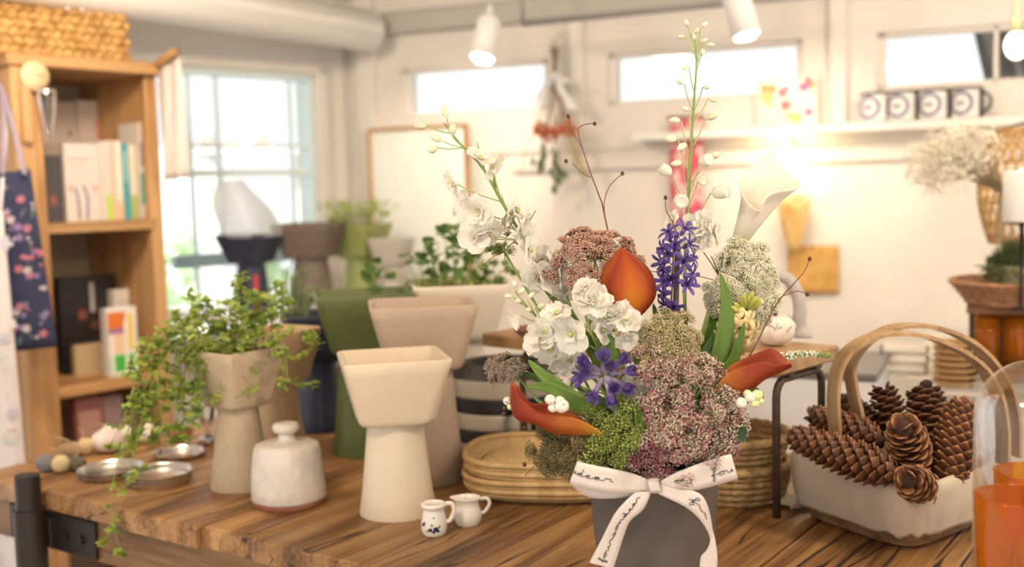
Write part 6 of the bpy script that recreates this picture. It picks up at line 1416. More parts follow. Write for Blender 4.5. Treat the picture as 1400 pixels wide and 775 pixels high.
for q in ((962, 305, (.6, .7, .2), .85), (920, 303, (.6, -.7, .2), .7), (948, 310, (.8, .2, .3), .8), (975, 318, (.4, .9, .2), .8), (955, 330, (.9, .2, 0), .8)): side(R.choice(B_DBL), 'blossom', q[0], q[1], 1.42, q[2], q[3])
m.obj('pedicels', STP, t)['kind'] = 'stuff'
for px_, py_, rz in ((945, 320, -1.2), (940, 350, 1.5), (944, 285, 1.7), (940, 370, -.9)): inst(BRACT, 'bract', t, near(c, L(t, px_, py_, 1.43)), Euler((1.0, 0, rz)).to_matrix(), R.uniform(.8, 1.2))
# ---- short front delphiniums
t = stemthing('white_delphinium', 'short white delphinium with wide open blossoms in the middle of the bouquet', 'flower', -.03, -.02)
c = stem(t, [L(t, 850, 540, 1.33), L(t, 815, 470, 1.32), L(t, 800, 430, 1.33), L(t, 800, 405, 1.34)], .003, .001, n=24); m = MB()
for q in ((783, 455, (1.1, 0, .1), 1.30, 'o'), (762, 430, (.6, -.5, .5), 1.0, 'o'), (810, 412, (.7, .2, .6), 1.15, 'd'), (826, 432, (.8, .3, 0), 1.0, 'd'), (822, 452, (.8, .4, -.2), .9, 'o'), (855, 438, (.9, .2, .3), 1.0, 'o'), (858, 460, (.8, .2, -.5), 1.0, 'b'), (846, 455, (.7, -.2, -.6), 1.0, 'b'), (845, 430, (.7, -.1, .5), .9, 'd'), (870, 455, (.7, .6, -.1), .8, 'd'), (800, 395, (.4, -.3, .8), .8, 'd'), (870, 520, (.9, .2, .1), 1.0, 'o'), (850, 545, (1, 0, -.2), .95, 'o')):
    side(R.choice({'o': B_OPEN, 'd': B_DBL, 'b': B_BELL}[q[4]]), 'blossom', q[0], q[1], 1.315, q[2], q[3] * .95)
m.obj('pedicels', STP, t)['kind'] = 'stuff'
t = stemthing('white_delphinium', 'budding white delphinium side stem at the left of the open blossoms', 'flower', -.05, -.01)
c = stem(t, [L(t, 830, 545, 1.35), L(t, 785, 490, 1.35), L(t, 745, 445, 1.355), L(t, 720, 418, 1.355), L(t, 704, 398, 1.355)], .0028, .0008, n=24); m = MB()
for q in ((704, 394, (0, -.2, 1)), (710, 402, (.3, .5, .6)), (700, 405, (0, -1, .2)), (712, 412, (.4, -.6, .2)), (722, 408, (.2, .7, .6)), (724, 422, (.6, -.4, -.2)), (735, 420, (.3, .8, .4)), (738, 432, (.6, .3, .1)), (745, 428, (.2, .9, .5)), (790, 545 - 20, (.6, -.6, -.2))): side(B_BUD, 'bud', q[0], q[1], 1.35, q[2], .75)
for q in ((712, 432, (.3, -.7, -.4), .95, 'b'), (738, 470, (.7, -.4, -.3), 1.1, 'b'), (752, 475, (.8, .0, -.3), 1.1, 'o'), (745, 455, (.8, -.2, .2), 1.0, 'd'), (760, 488, (.8, .2, -.5), 1.0, 'b'), (778, 492, (.8, .4, -.4), 1.0, 'o')): side(R.choice({'o': B_OPEN, 'd': B_DBL, 'b': B_BELL}[q[4]]), 'blossom', q[0], q[1], 1.345, q[2], q[3])
for q in ((778, 520, (.8, -.4, -.2)), (786, 532, (.8, -.2, -.4))): side(B_PUFF, 'opening_bud', q[0], q[1], 1.34, q[2], 1.0)
m.obj('pedicels', STP, t)['kind'] = 'stuff'
for px_, py_, rz in ((745, 450, 1.8), (760, 470, 2.2), (735, 440, -1.0)): inst(BRACT, 'bract', t, near(c, L(t, px_, py_, 1.355)), Euler((.8, 0, rz)).to_matrix(), 1.2)
# ---- callas
def calla(t, base, axis, mouth, Lg, Rm, mat, tip=.35, flare=1.0, wrap=1.12, nu=36, nv=22, sp=None, curl=.5):
    """rolled spathe: axis = direction of the trumpet, mouth = side where the overlap opens"""
    az = V(axis).normalized(); mx = V(mouth); mx = (mx - az * mx.dot(az)).normalized(); my = az.cross(mx); base = V(base); m = MB()
    def f(u, v):
        th_ = (u - .5) * 2 * pi * wrap; back = (0.5 + 0.5 * math.cos(max(-pi, min(pi, th_))))      # 1 at the back petal, 0 at the overlap
        r = .0042 + Rm * (v ** 1.35) * (.62 + .38 * abs(math.sin(th_ / 2)) ** .5) * (1 - .0006 * abs(u - .5))
        if abs(th_) > pi: r *= .90
        h = Lg * v * (.52 + .48 * back ** 1.1); out = flare * Rm * max(0, v - .62) ** 2 * 4.2
        pk_ = math.exp(-(th_ / .38) ** 2) * max(0, v - .72) / .28
        d = -mx * math.cos(th_) + my * math.sin(th_)
        return base + d * (r + out * (.4 + .6 * (1 - back))) + az * (h + pk_ * tip * Lg * .45) - mx * (pk_ * curl * Rm * .35)
    m.grid(f, nu, nv); o = m.obj('spathe', mat, t, solid=.0011, sub=1); s_ = MB()
    s_.tube([base + az * Lg * .10, base + az * Lg * .3, base + az * Lg * .52], [.0032, .0036, .0018], 8); s_.obj('spadix', M('spadix', (.74, .48, .05), rough=.8), t); return o
CAW = M('calla_white', (.80, .75, .66), (.84, .79, .71), rough=.45, scale=20, trl=.22, grad=((0, (.36, .42, .14)), (.22, (.66, .65, .42)), (.5, (.80, .75, .64)), (1, (.84, .79, .70))))
CAO = M('calla_orange', (.5, .1, .02), (.5, .1, .02), rough=.6, spec=.25, scale=30, trl=.18, stretch=(1, 1, .3), grad=((0, (.62, .36, .03)), (.28, (.55, .18, .012)), (.55, (.42, .085, .010)), (.88, (.25, .028, .008)), (1, (.34, .07, .015))))
CAR = M('calla_red', (.5, .1, .02), (.5, .1, .02), rough=.5, spec=.3, scale=40, trl=.18, grad=((0, (.56, .30, .04)), (.22, (.46, .15, .022)), (.5, (.30, .050, .014)), (.9, (.24, .028, .014)), (1, (.38, .10, .03))))
t = stemthing('white_calla_lily', 'single large white calla lily standing tall behind the bouquet right side', 'flower', .035, .03)
b_ = L(t, 1000, 350, 1.46)
stem(t, [L(t, 950, 520, 1.43), L(t, 968, 440, 1.45), L(t, 990, 378, 1.46), b_], .0065, .0058, M('calla_stem', (.24, .34, .07), (.34, .44, .12), rough=.45, scale=30), 20, seg=10)
def loopcalla(t, base, loop, mat, r0=.0058, power=1.5, n=64, nv=22, lip=.010):
    """spathe swept from the stem to an uneven mouth"""
    P_ = [L(t, *q) for q in loop]; cl = cr(P_ + [P_[0]], n + 1)[:n]; Cm = sum(cl, V()) / n; ax = (Cm - base).normalized(); e1 = (cl[0] - Cm); e1 = (e1 - ax * e1.dot(ax)).normalized(); e2 = ax.cross(e1)
    sg = 1 if (cl[n // 4] - Cm).dot(e2) > 0 else -1
    m = MB()
    def f(u, v):
        j = int(round(u * n)) % n; a_ = 2 * pi * j / n; d0 = e1 * math.cos(a_) * r0 + e2 * (sg * math.sin(a_) * r0); d1 = cl[j] - Cm; rad1 = d1 - ax * d1.dot(ax); h1 = d1.dot(ax)
        g = v ** power; cu = lip * max(0, v - .8) / .2; return base + (Cm - base) * v + ax * (h1 * v ** 1.3) + d0 * (1 - v) + rad1 * g * (1 - .10 * math.sin(pi * v)) + rad1.normalized() * cu * .5
    m.grid(f, n, nv, closeu=True); m.obj('spathe', mat, t, solid=.0011)
    MB().tube([base + ax * .02, base + (Cm - base) * .35, base + (Cm - base) * .6], [.004, .004, .002], 8).obj('spadix', M('spadix', (.74, .48, .05), rough=.8), t)
loopcalla(t, b_, [(1055, 209, 1.480), (1034, 226, 1.472), (1016, 248, 1.455), (1022, 274, 1.435), (1038, 287, 1.424), (1047, 270, 1.424), (1062, 259, 1.430), (1090, 253, 1.446), (1082, 241, 1.46), (1070, 229, 1.472)], CAW, power=1.12)
t = stemthing('orange_calla_lily', 'orange calla lily standing upright with its pointed back to the front', 'flower', -.008, -.01)
b_ = L(t, 860, 437, 1.335)
stem(t, [L(t, 885, 560, 1.36), L(t, 868, 480, 1.345), b_], .0050, .0046, n=14, seg=10)
_W, _H = .0355, .088
def shellf(u, v):
    s = (u - .5) * 2; w_ = _W * (.16 + .84 * math.sin(pi * .5 * min(1, v / .42)) ** 1.0 if v < .42 else max(.0, math.cos(pi * .5 * ((v - .42) / .58))) ** .62 * (1 - .42 * max(0, (v - .72) / .28) ** 1.2))
    a_ = s * 1.05; return b_ + V((w_ * math.sin(a_) * 1.13 - .006 * v * v + .002 * math.sin(3 * v), -.010 * math.sin(pi * v) + w_ * (1 - math.cos(a_)) * 1.1 + .016 * v * v, _H * v - .004 * abs(s) ** 3 * (1 - v)))
m = MB(); m.grid(shellf, 24, 26); m.uv = [(u, min(1, .10 + v * .60 + abs(u - .52) ** 1.1 * 1.5)) for u, v in m.uv]
m.obj('spathe', CAO, t, solid=.0012, sub=1)
MB().tube([b_ + V((0, .006, .010)), b_ + V((0, .012, .045))], [.0034, .0022], 8).obj('spadix', M('spadix', (.74, .48, .05), rough=.8), t)
t = stemthing('red_calla_lily', 'red-orange calla lily lying out to the left over the pot rim', 'flower', -.04, -.03)
b_ = L(t, 806, 592, 1.30)
stem(t, [L(t, 845, 600, 1.315), b_], .0046, .0044, n=10, seg=10)
def boat(t, secs, dY, mat, bulge=.006, n=40):
    """long open spathe given by its near edge, keel and far edge"""
    E = [cr([L(t, *s[k], dY[k]) for s in secs], n + 1) for k in range(3)]; m = MB()
    def f(u, v):
        i = int(round(v * n)); F_, K_, B_ = E[0][i], E[1][i], E[2][i]; w_ = math.sin(pi * min(.94, max(.06, v)))
        mid1 = F_.lerp(K_, .55) + V((0, -bulge * w_, -.001)); mid2 = K_.lerp(B_, .45) + V((0, bulge * w_, -.001)); q = [F_ + V((0, -.002 * w_, .001)), mid1, K_, mid2, B_]; x = u * 4; j = min(3, int(x)); g = x - j
        p0, p1, p2, p3 = q[max(0, j - 1)], q[j], q[j + 1], q[min(4, j + 2)]
        return 0.5 * ((2 * p1) + (p2 - p0) * g + (2 * p0 - 5 * p1 + 4 * p2 - p3) * g * g + (3 * p1 - p0 - 3 * p2 + p3) * g ** 3)
    m.grid(f, 16, n); m.obj('spathe', mat, t, solid=.0011)
    a_, b2 = E[1][4], E[1][n // 2]; MB().tube([a_.lerp(E[0][4], .4), b2.lerp(E[0][n // 2], .45).lerp(E[2][n // 2], .3)], [.003, .002], 8).obj('spadix', M('spadix', (.74, .48, .05), rough=.8), t)
boat(t, [((824, 594), (825, 600), (824, 594)), ((804, 580), (806, 595), (803, 578)), ((782, 571), (780, 594), (780, 560)), ((757, 568), (752, 590), (752, 551)), ((736, 564), (730, 579), (727, 551)), ((716, 549), (710, 575), (715, 537)), ((704, 533), (700, 562), (707, 527)), ((699, 524), (697, 536), (699, 522))], (1.256, 1.270, 1.292), CAR, .010)
t = stemthing('red_calla_lily', 'red-orange calla lily pointing right above the snowberries', 'flower', .04, -.02)
b_ = L(t, 985, 532, 1.30)
stem(t, [L(t, 950, 570, 1.32), b_], .0046, .0044, n=10, seg=10)
boat(t, [((970, 540), (974, 545), (970, 539)), ((986, 520), (991, 538), (985, 516)), ((1000, 508), (1012, 547), (998, 500)), ((1020, 500), (1030, 532), (1018, 490)), ((1041, 496), (1045, 519), (1041, 480)), ((1062, 500), (1063, 510), (1057, 477)), ((1082, 498), (1083, 501), (1081, 496))], (1.272, 1.285, 1.305), CAR, .008)
# ---- hyacinths
HY = M('hyacinth', (.10, .06, .35), (.10, .06, .35), rough=.5, scale=60, trl=.2, rnd=.25, grad=((0, (.26, .21, .34)), (.35, (.11, .065, .26)), (.6, (.055, .028, .17)), (1, (.11, .065, .28))))
HYP = M('hyacinth_pale', (.3, .25, .5), (.3, .25, .5), rough=.5, scale=60, trl=.2, rnd=.2, grad=((0, (.58, .55, .54)), (.30, (.36, .31, .44)), (.55, (.10, .055, .24)), (1, (.10, .058, .26))))
HYY = M('hyacinth_cream', (.8, .6, .3), (.8, .6, .3), rough=.5, scale=60, trl=.25, rnd=.1, grad=((0, (.52, .52, .14)), (.4, (.74, .60, .25)), (1, (.82, .66, .36))))
def floret(nm, mat, Lt, open_, w_=.0032, pl=.010, seed=0):
    m = MB(); n = 6; R = catch(seed)
    m.rings([[V((r * math.cos(2 * pi * j / 9), r * math.sin(2 * pi * j / 9), z)) for j in range(9)] for r, z in ((.0012, 0), (.0030, Lt * .22), (.0027, Lt * .6), (.0032, Lt))], cap1=False)
    k = len(m.uv); m.uv = [(u, v * .5) for u, v in m.uv]
    for i in range(n):
        a_ = 2 * pi * i / n; X = Matrix.Translation((0, 0, Lt)) @ Matrix.Rotation(a_, 4, 'Z') @ Matrix.Translation((0, .0026, 0)) @ Matrix.Rotation(1.35 - open_ * 1.0 + R.uniform(-.15, .15), 4, 'X'); s0 = len(m.uv)
        petalgrid(m, X, pl, w_, -open_ * 1.5, -.3, tip=.95, nu=2, nv=4, start=.7); m.uv[s0:] = [(u, .5 + v * .5) for u, v in m.uv[s0:]]
    return m.data(nm, mat)
F_UP = [floret('hyacinth_floret', HY, .0125, .85, .0026, .0125, seed=1), floret('hyacinth_floret', HY, .0125, .6, .0026, .0125, seed=2)]; F_LO = [floret('hyacinth_floret', HYP, .021, .0, .0030, .010, 3), floret('hyacinth_floret', HYP, .020, .12, .0030, .010, 4)]; F_YE = [floret('cream_floret', HYY, .008, 1.0, .0032, .013, 5)]
R = catch(55)
t = stemthing('blue_hyacinth', 'upright violet-blue hyacinth spike beside the white calla stem', 'flower', .008, .005)
c = stem(t, [L(t, 926, 520, 1.36), L(t, 924, 440, 1.36), L(t, 925, 380, 1.355), L(t, 927, 330, 1.35)], .0048, .0034, M('hyacinth_stem', (.10, .09, .06), (.16, .14, .08), rough=.5, scale=40), 20)
for q in ((910, 322, -.7, .6), (938, 318, .4, .9), (903, 334, -1, .25), (943, 335, .9, .5), (950, 348, 1, .2), (899, 350, -1, -.1), (908, 358, -.9, -.3), (921, 340, -.1, .4), (930, 350, .3, .0), (946, 372, 1, .1), (905, 376, -.8, -.1), (915, 366, -.5, -.5), (942, 384, .8, .2), (911, 392, -.7, -.2), (908, 406, -.8, -.2), (921, 402, -.3, -.4), (914, 344, -.5, .3), (915, 415, -.5, -.5)):
    p = L(t, 925 + (q[0] - 925) * .30, q[1] + 6, 1.352); d = (V((q[2], -.75, q[3])) + V((R.gauss(0, .12), R.gauss(0, .2), R.gauss(0, .12)))).normalized(); inst(R.choice(F_UP), 'floret', t, p + d * .003, aim(d, R.uniform(0, 6)), R.uniform(.95, 1.2))
t = stemthing('blue_hyacinth', 'violet hyacinth head with half-closed florets at the front left of the bouquet', 'flower', -.015, -.03)
p0 = L(t, 826, 512, 1.285); stem(t, [L(t, 850, 560, 1.31), p0], .004, .004, n=10)
for q in ((-.95, .25), (-1, -.10), (-.75, .48), (-.10, .95), (.60, .65), (1, .15), (-.50, -.80), (.12, -1), (.25, -.32), (.62, -.35), (.0, .45)):
    d = V((q[0], -.55 if abs(q[0]) + abs(q[1]) > .8 else -1.2, q[1])).normalized(); d = (d + V((R.gauss(0, .06), R.gauss(0, .15), R.gauss(0, .06)))).normalized(); inst(R.choice(F_LO), 'floret', t, p0 + d * .004, aim(d, R.uniform(0, 6)), R.uniform(1.05, 1.3))
t = stemthing('cream_hyacinth', 'cream-yellow starry hyacinth head under the white lace flower', 'flower', .05, -.005)
p0 = L(t, 1012, 425, 1.36); stem(t, [L(t, 970, 540, 1.35), L(t, 1000, 460, 1.36), p0], .0045, .004, n=14)
for q in ((990, 455, -.5, -.6), (1004, 470, -.2, -.9), (1012, 448, .2, -.5), (1025, 440, .6, -.3), (1030, 455, .8, -.5), (1003, 440, -.6, .1), (1020, 462, .4, -.8), (998, 468, -.4, -.8), (1012, 478, .0, -1), (1022, 476, .3, -1), (1016, 436, .2, .2)):
    d = V((q[2], -.9, q[3])).normalized(); inst(F_YE[0], 'floret', t, L(t, q[0], q[1], 1.345) - d * .008, aim(d, R.uniform(0, 6)), R.uniform(.95, 1.2))
mf = MB(); mf.rings([[V((r * math.cos(2 * pi * j / 7), r * math.sin(2 * pi * j / 7), z)) for j in range(7)] for r, z in ((.001, 0), (.0034, .004), (.0040, .012), (.0030, .019), (.0008, .023))]); cb_ = mf.data('closed_bud', M('green_bud', (.38, .42, .07), (.52, .52, .12), rough=.5, scale=50, trl=.15))
for k in range(14):
    a_ = R.uniform(-1.3, 1.3); d = V((math.sin(a_) * .8 + .2, -.6 + R.gauss(0, .2), math.cos(a_))).normalized(); inst(cb_, 'closed_bud', t, L(t, 1016, 428, 1.362) + d * .006, aim(d), R.uniform(.9, 1.3))
# ---- lace umbels
def umbellet(nm, mats, n, r, ball, seed, dome=.6, lod=0, ray=.0004):
    R = catch(seed); m = MB()
    for i in range(n):
        f = (i + .5) / n; a_ = i * 2.39996; q = math.sqrt(f); d = V((q * math.cos(a_), q * math.sin(a_), dome * math.sqrt(max(0, 1 - f * .9)) + .25)) * r * R.uniform(.85, 1.1)
        m.tube([V((0, 0, 0)), d], [ray, ray * .8], 3, len(mats) - 1, cap=False)
        b_ = ball * R.uniform(.7, 1.25); mi = R.randrange(len(mats) - 1)
        for k in range(3): m.ball(d + V((R.gauss(0, b_ * .8), R.gauss(0, b_ * .8), R.gauss(0, b_ * .5))), b_ * .72, lod, mi)
    return m.data(nm, mats)
def umbel(name, label, base_xy, tip, up, heads, n, spread, Rg, dome, smat, stems, cat='flower', r0=.0022, jit=.12, scl=(.85, 1.2), seed=0, extra=None, droop=0.0, ell=(1, 1)):
    R = catch(seed + 900); t = stemthing(name, label, cat, *base_xy); tip = L(t, *tip); c = stem(t, [L(t, *s) for s in stems] + [tip], r0, r0 * .7, smat, 18)
    Mu = aim(up); rays = MB(); ga = pi * (3 - math.sqrt(5))
    for i in range(n):
        f = (i + .5) / n; q = math.sqrt(f) * Rg; a_ = i * ga; h = dome * (1 - f) + R.gauss(0, Rg * .06) - droop * f * f; p = tip + Mu @ V((q * math.cos(a_) * ell[0], q * math.sin(a_) * ell[1], h)); p += V((R.gauss(0, Rg * jit * .5), R.gauss(0, Rg * jit * .5), R.gauss(0, Rg * jit * .4)))
        rays.tube(cr([tip, tip.lerp(p, .55) + Mu @ V((0, 0, .004 + .12 * dome)), p], 4), .0006, 4, cap=False)
        d = (Mu @ V((q / Rg * math.cos(a_) * .9, q / Rg * math.sin(a_) * .9, 1))).normalized(); inst(R.choice(heads), 'umbellet', t, p - d * .003, aim(d, R.uniform(0, 6)), R.uniform(*scl))
    rays.obj('rays', smat, t)['kind'] = 'stuff'
    return t
PK = [M('lace_pink', (.62, .36, .27), rough=.8, rnd=.12, trl=.15), M('lace_rose', (.55, .29, .21), rough=.8, rnd=.12, trl=.15), M('lace_blush', (.74, .50, .40), rough=.8, rnd=.1, trl=.15)]
RAYG = M('ray_green', (.22, .28, .09), rough=.7); RAYP = M('ray_plum', (.20, .10, .08), rough=.7)
U_PK = [umbellet('pink_umbellet', PK + [RAYP], 46, .0095, .00125, k, .7) for k in (1, 2, 3)]
WH = [M('lace_white', (.90, .87, .72), rough=.8, rnd=.06, trl=.2), M('lace_cream', (.84, .80, .60), rough=.8, rnd=.06, trl=.2)]
U_WH = [umbellet('white_umbellet', WH + [M('ray_pale', (.52, .56, .32), rough=.7)], 46, .0085, .0011, k, .7) for k in (4, 5, 6)]
MX = [M('haze_pink', (.72, .50, .44), rough=.8, rnd=.12, trl=.15), M('haze_cream', (.80, .68, .56), rough=.8, rnd=.12, trl=.15), M('haze_plum', (.42, .14, .19), rough=.8, rnd=.15)]
U_MX = [umbellet('rosy_umbellet', MX + [RAYG], 44, .0098, .0011, k, .9) for k in (7, 8, 9)]
U_PL = [umbellet('plum_umbellet', [MX[2], MX[0], MX[2]] + [RAYP], 40, .0105, .0011, k, .9) for k in (10, 11)]
OL = [M('haze_olive', (.46, .42, .19), rough=.8, rnd=.12, trl=.15), M('haze_tan', (.66, .53, .32), rough=.8, rnd=.12, trl=.15), M('haze_sand', (.74, .60, .40), rough=.8, trl=.15)]
U_OL = [umbellet('olive_umbellet', OL + [RAYG], 44, .0095, .0010, k, .8) for k in (12, 13)]
GN = [M('dill_green', (.30, .40, .08), rough=.8, rnd=.2, trl=.2), M('dill_lime', (.48, .56, .15), rough=.8, rnd=.2, trl=.2)]
U_GN = [umbellet('green_umbellet', GN + [RAYG], 40, .0100, .0011, k, .9) for k in (14, 15)]
GY = [M('grey_pink', (.42, .32, .27), rough=.8, rnd=.12), M('grey_plum', (.28, .19, .17), rough=.8, rnd=.12)]
U_GY = [umbellet('grey_umbellet', GY + [RAYG], 34, .0085, .0012, k, .7) for k in (16, 17)]
BRN = [M('brown_green', (.16, .15, .07), rough=.9, rnd=.2), M('brown_rust', (.22, .11, .06), rough=.9, rnd=.2), M('brown_tan', (.30, .24, .12), rough=.9)]
U_BR = [umbellet('mossy_umbellet', BRN + [RAYG], 46, .0115, .0011, k, 1.0) for k in (18, 19)]
umbel('pink_lace_flower', 'large flat dusty pink lace flower head left of the hyacinth spike', (-.012, .015), (812, 352, 1.395), (.02, -.62, .9), U_PK, 84, 0, .060, .014, ST, [(850, 500, 1.37), (832, 425, 1.385)], seed=1, droop=.013, jit=.18)
umbel('white_lace_flower', 'big white lace flower head before the white calla lily', (.05, .02), (1022, 392, 1.40), (.15, -1, .35), U_WH, 62, 0, .047, .012, ST, [(965, 540, 1.37), (1000, 450, 1.40)], seed=2, ell=(.85, 1.35))
umbel('white_lace_flower', 'smaller white lace flower cluster at the lower left of the big white one', (.045, .01), (990, 408, 1.375), (-.35, -1, .2), U_WH, 24, 0, .024, .006, ST, [(955, 540, 1.36), (982, 440, 1.375)], seed=3)
umbel('rosy_lace_flower', 'largest rosy lace flower head filling the front right of the bouquet', (.02, -.05), (940, 560, 1.275), (.10, -1, .25), U_MX, 52, 0, .062, .022, ST, [(930, 590, 1.29)], seed=4, jit=.30, scl=(1.0, 1.55), ell=(.95, 1.05))
umbel('rosy_lace_flower', 'rosy lace flower head low at the front right above the ribbon', (.015, -.055), (945, 603, 1.270), (.05, -1, .0), U_MX + U_PL[:1], 28, 0, .048, .012, ST, [(930, 610, 1.28)], seed=5, jit=.30, scl=(1.0, 1.5), ell=(1.25, .50))
umbel('rosy_lace_flower', 'rosy lace flower head around the centre of the bouquet', (.005, -.04), (905, 520, 1.285), (-.1, -1, .35), U_MX, 22, 0, .042, .012, ST, [(905, 570, 1.30)], seed=6, jit=.30, scl=(1.0, 1.5))
umbel('plum_lace_flower', 'dark plum lace flower drooping over the pot rim beside the knot', (-.01, -.06), (878, 618, 1.266), (-.25, -1, -.15), U_PL, 20, 0, .026, .006, RAYP, [(885, 605, 1.28)], seed=7, jit=.3)
umbel('olive_lace_flower', 'sand and olive lace flower head above the rosy mass', (.008, -.025), (912, 474, 1.305), (-.05, -.85, .6), U_OL, 46, 0, .040, .016, ST, [(910, 550, 1.32)], seed=8, ell=(.95, 1.15))
umbel('green_dill', 'bright green dill tuft at the front left above the ribbon loop', (-.035, -.055), (838, 602, 1.275), (-.15, -1, .25), U_GN, 34, 0, .036, .014, ST, [(850, 608, 1.29)], seed=9, jit=.40, scl=(.8, 1.4), ell=(.9, 1.1))
umbel('mossy_dill', 'brown-green mossy tuft hanging out at the left of the pot', (-.06, -.04), (785, 616, 1.29), (-.55, -1, .15), U_BR, 44, 0, .040, .012, RAYP, [(820, 612, 1.30)], seed=10, jit=.25, ell=(1.1, .75))
umbel('grey_lace_flower', 'slim grey-pink lace flower reaching out to the far left', (-.06, .0), (690, 505, 1.37), (-.6, -.3, .55), U_GY, 30, 0, .034, .006, ST, [(820, 590, 1.33), (745, 555, 1.355), (712, 520, 1.365)], seed=11, ell=(1.15, .45))
umbel('green_dill', 'feathery pale green dill sprig behind the leaning delphinium', (-.05, .02), (690, 345, 1.43), (-.3, -.5, .9), U_GN, 13, 0, .024, .008, ST, [(800, 520, 1.40), (735, 420, 1.42)], seed=12, jit=.6, scl=(.5, .9))
umbel('rosy_lace_flower', 'rosy lace flower spray at the right edge of the bouquet over the baskets', (.045, -.03), (985, 560, 1.29), (.5, -1, .1), U_MX + U_PL[:1], 15, 0, .032, .008, ST, [(960, 585, 1.30)], seed=13, jit=.25, ell=(.6, 1.3))
# ---- snowberries
SNOW = M('snowberry', (.80, .77, .70), (.76, .74, .62), rough=.35, scale=40, sss=.1); SNOWG = M('snowberry_green', (.66, .68, .34), rough=.35)
def berries(base_xy, stems, spots, label, Y, leafspots=()):
    t = stemthing('snowberry_sprig', label, 'sprig', *base_xy); c = stem(t, [L(t, *s) for s in stems], .0018, .0012, TW, 14)
    for px_, py_, r, g in spots:
        p = L(t, px_, py_, Y + R.uniform(-.006, .004)); bo = MB().ball((0, 0, 0), (r, r, r * .93), 3).obj('berry', SNOWG if g else SNOW, t); bo.location = p
        MB().tube([near(c, p), p], .0008, 5).obj('stalk', TW, t)
        MB().ball(V((.25, -.85, .35)).normalized() * r * .95, r * .13, 1).obj('berry_eye', BER, bo)
    for px_, py_, rz in leafspots: inst(LEAFD, 'leaf', t, L(t, px_, py_, Y), Euler((-.9, .3, rz)).to_matrix(), R.uniform(.8, 1.1))
LDK = M('sprig_leaf', (.045, .10, .035), (.08, .15, .05), rough=.45, scale=30, trl=.15)
LEAFD = leafdata('sprig_leaf', .030, .0095, .15, LDK, 4)
berries((-.03, -.04), [(820, 580, 1.29), (770, 560, 1.265), (752, 548, 1.262)], ((752, 546, .0062, 0), (756, 557, .0060, 0), (768, 555, .0086, 0), (765, 548, .006, 0)), 'white snowberry sprig on the left red calla', 1.255)
berries((.045, -.03), [(980, 580, 1.295), (1015, 555, 1.27), (1035, 540, 1.268)], ((1013, 551, .0072, 0), (1026, 543, .0066, 0), (1035, 540, .0068, 1), (1032, 552, .0052, 1), (1022, 538, .005, 1), (1040, 548, .004, 1)), 'white and greenish snowberry sprig under the right red calla', 1.262, ((1010, 570, 2.4), (1000, 590, 1.6), (1035, 530, -.5), (1008, 578, 3.0)))
berries((-.055, -.005), [(800, 590, 1.32), (745, 575, 1.345), (700, 550, 1.36)], ((694, 548, .0058, 0), (698, 556, .0045, 1)), 'tiny snowberry sprig far left below the grey-pink lace', 1.355)
# ---- twigs with dark berries
def twig(base_xy, paths, label, dots):
    t = stemthing('berry_twig', label, 'twig', *base_xy)
    for k, pts in enumerate(paths):
        P_ = [L(t, *q) for q in pts]; P_ = ([V((0, 0, 0))] + P_) if k == 0 else P_; cc = cr(P_, 18); MB().tube(cc, [.0014 - .0008 * i / 17 for i in range(18)] if k == 0 else .0007, 5).obj('stem' if k == 0 else 'branch', TW, t)
    for px_, py_, Y in dots: MB().ball(L(t, px_, py_, Y), (.0026, .0026, .0029), 2).obj('dry_berry', BER, t)
twig((-.01, .03), (((860, 480, 1.42), (828, 300, 1.45), (818, 265, 1.45), (808, 238, 1.45), (797, 205, 1.45), (790, 178, 1.45), (800, 170, 1.45), (812, 169, 1.45)), ((808, 243, 1.45), (796, 236, 1.45), (783, 224, 1.45)), ((828, 300, 1.45), (826, 278, 1.45), (833, 255, 1.45), (850, 238, 1.45)), ((797, 205, 1.45), (787, 186, 1.45), (777, 160, 1.45))), 'thin reddish berry twig rising above the pink lace flower', ((813, 169, 1.45), (774, 220, 1.45), (851, 237, 1.45), (777, 159, 1.45)))
twig((.0, .01), (((915, 450, 1.37), (921, 340, 1.37), (922, 310, 1.37), (911, 288, 1.37), (910, 272, 1.37)),), 'short berry twig behind the hyacinth spike', ((910, 270, 1.37),))
twig((.05, -.005), (((985, 560, 1.34), (1030, 478, 1.34), (1060, 418, 1.335), (1085, 388, 1.33), (1099, 372, 1.33), (1106, 357, 1.33)), ((1072, 404, 1.335), (1090, 398, 1.33), (1103, 402, 1.33))), 'thin berry twig slanting out to the right over the plank stand', ((1107, 354, 1.33), (1104, 402, 1.33)))
twig((-.06, -.02), (((800, 600, 1.31), (745, 575, 1.30), (715, 562, 1.30), (690, 548, 1.30)), ((760, 600, 1.30), (735, 590, 1.30), (718, 590, 1.30)), ((770, 612, 1.29), (745, 630, 1.285), (728, 634, 1.285)), ((770, 618, 1.29), (745, 625, 1.285), (718, 650, 1.285))), 'low berry twig dangling over the woven trays', ((690, 558, 1.30), (689, 566, 1.30), (717, 585, 1.30), (729, 617, 1.285), (717, 635, 1.285)))
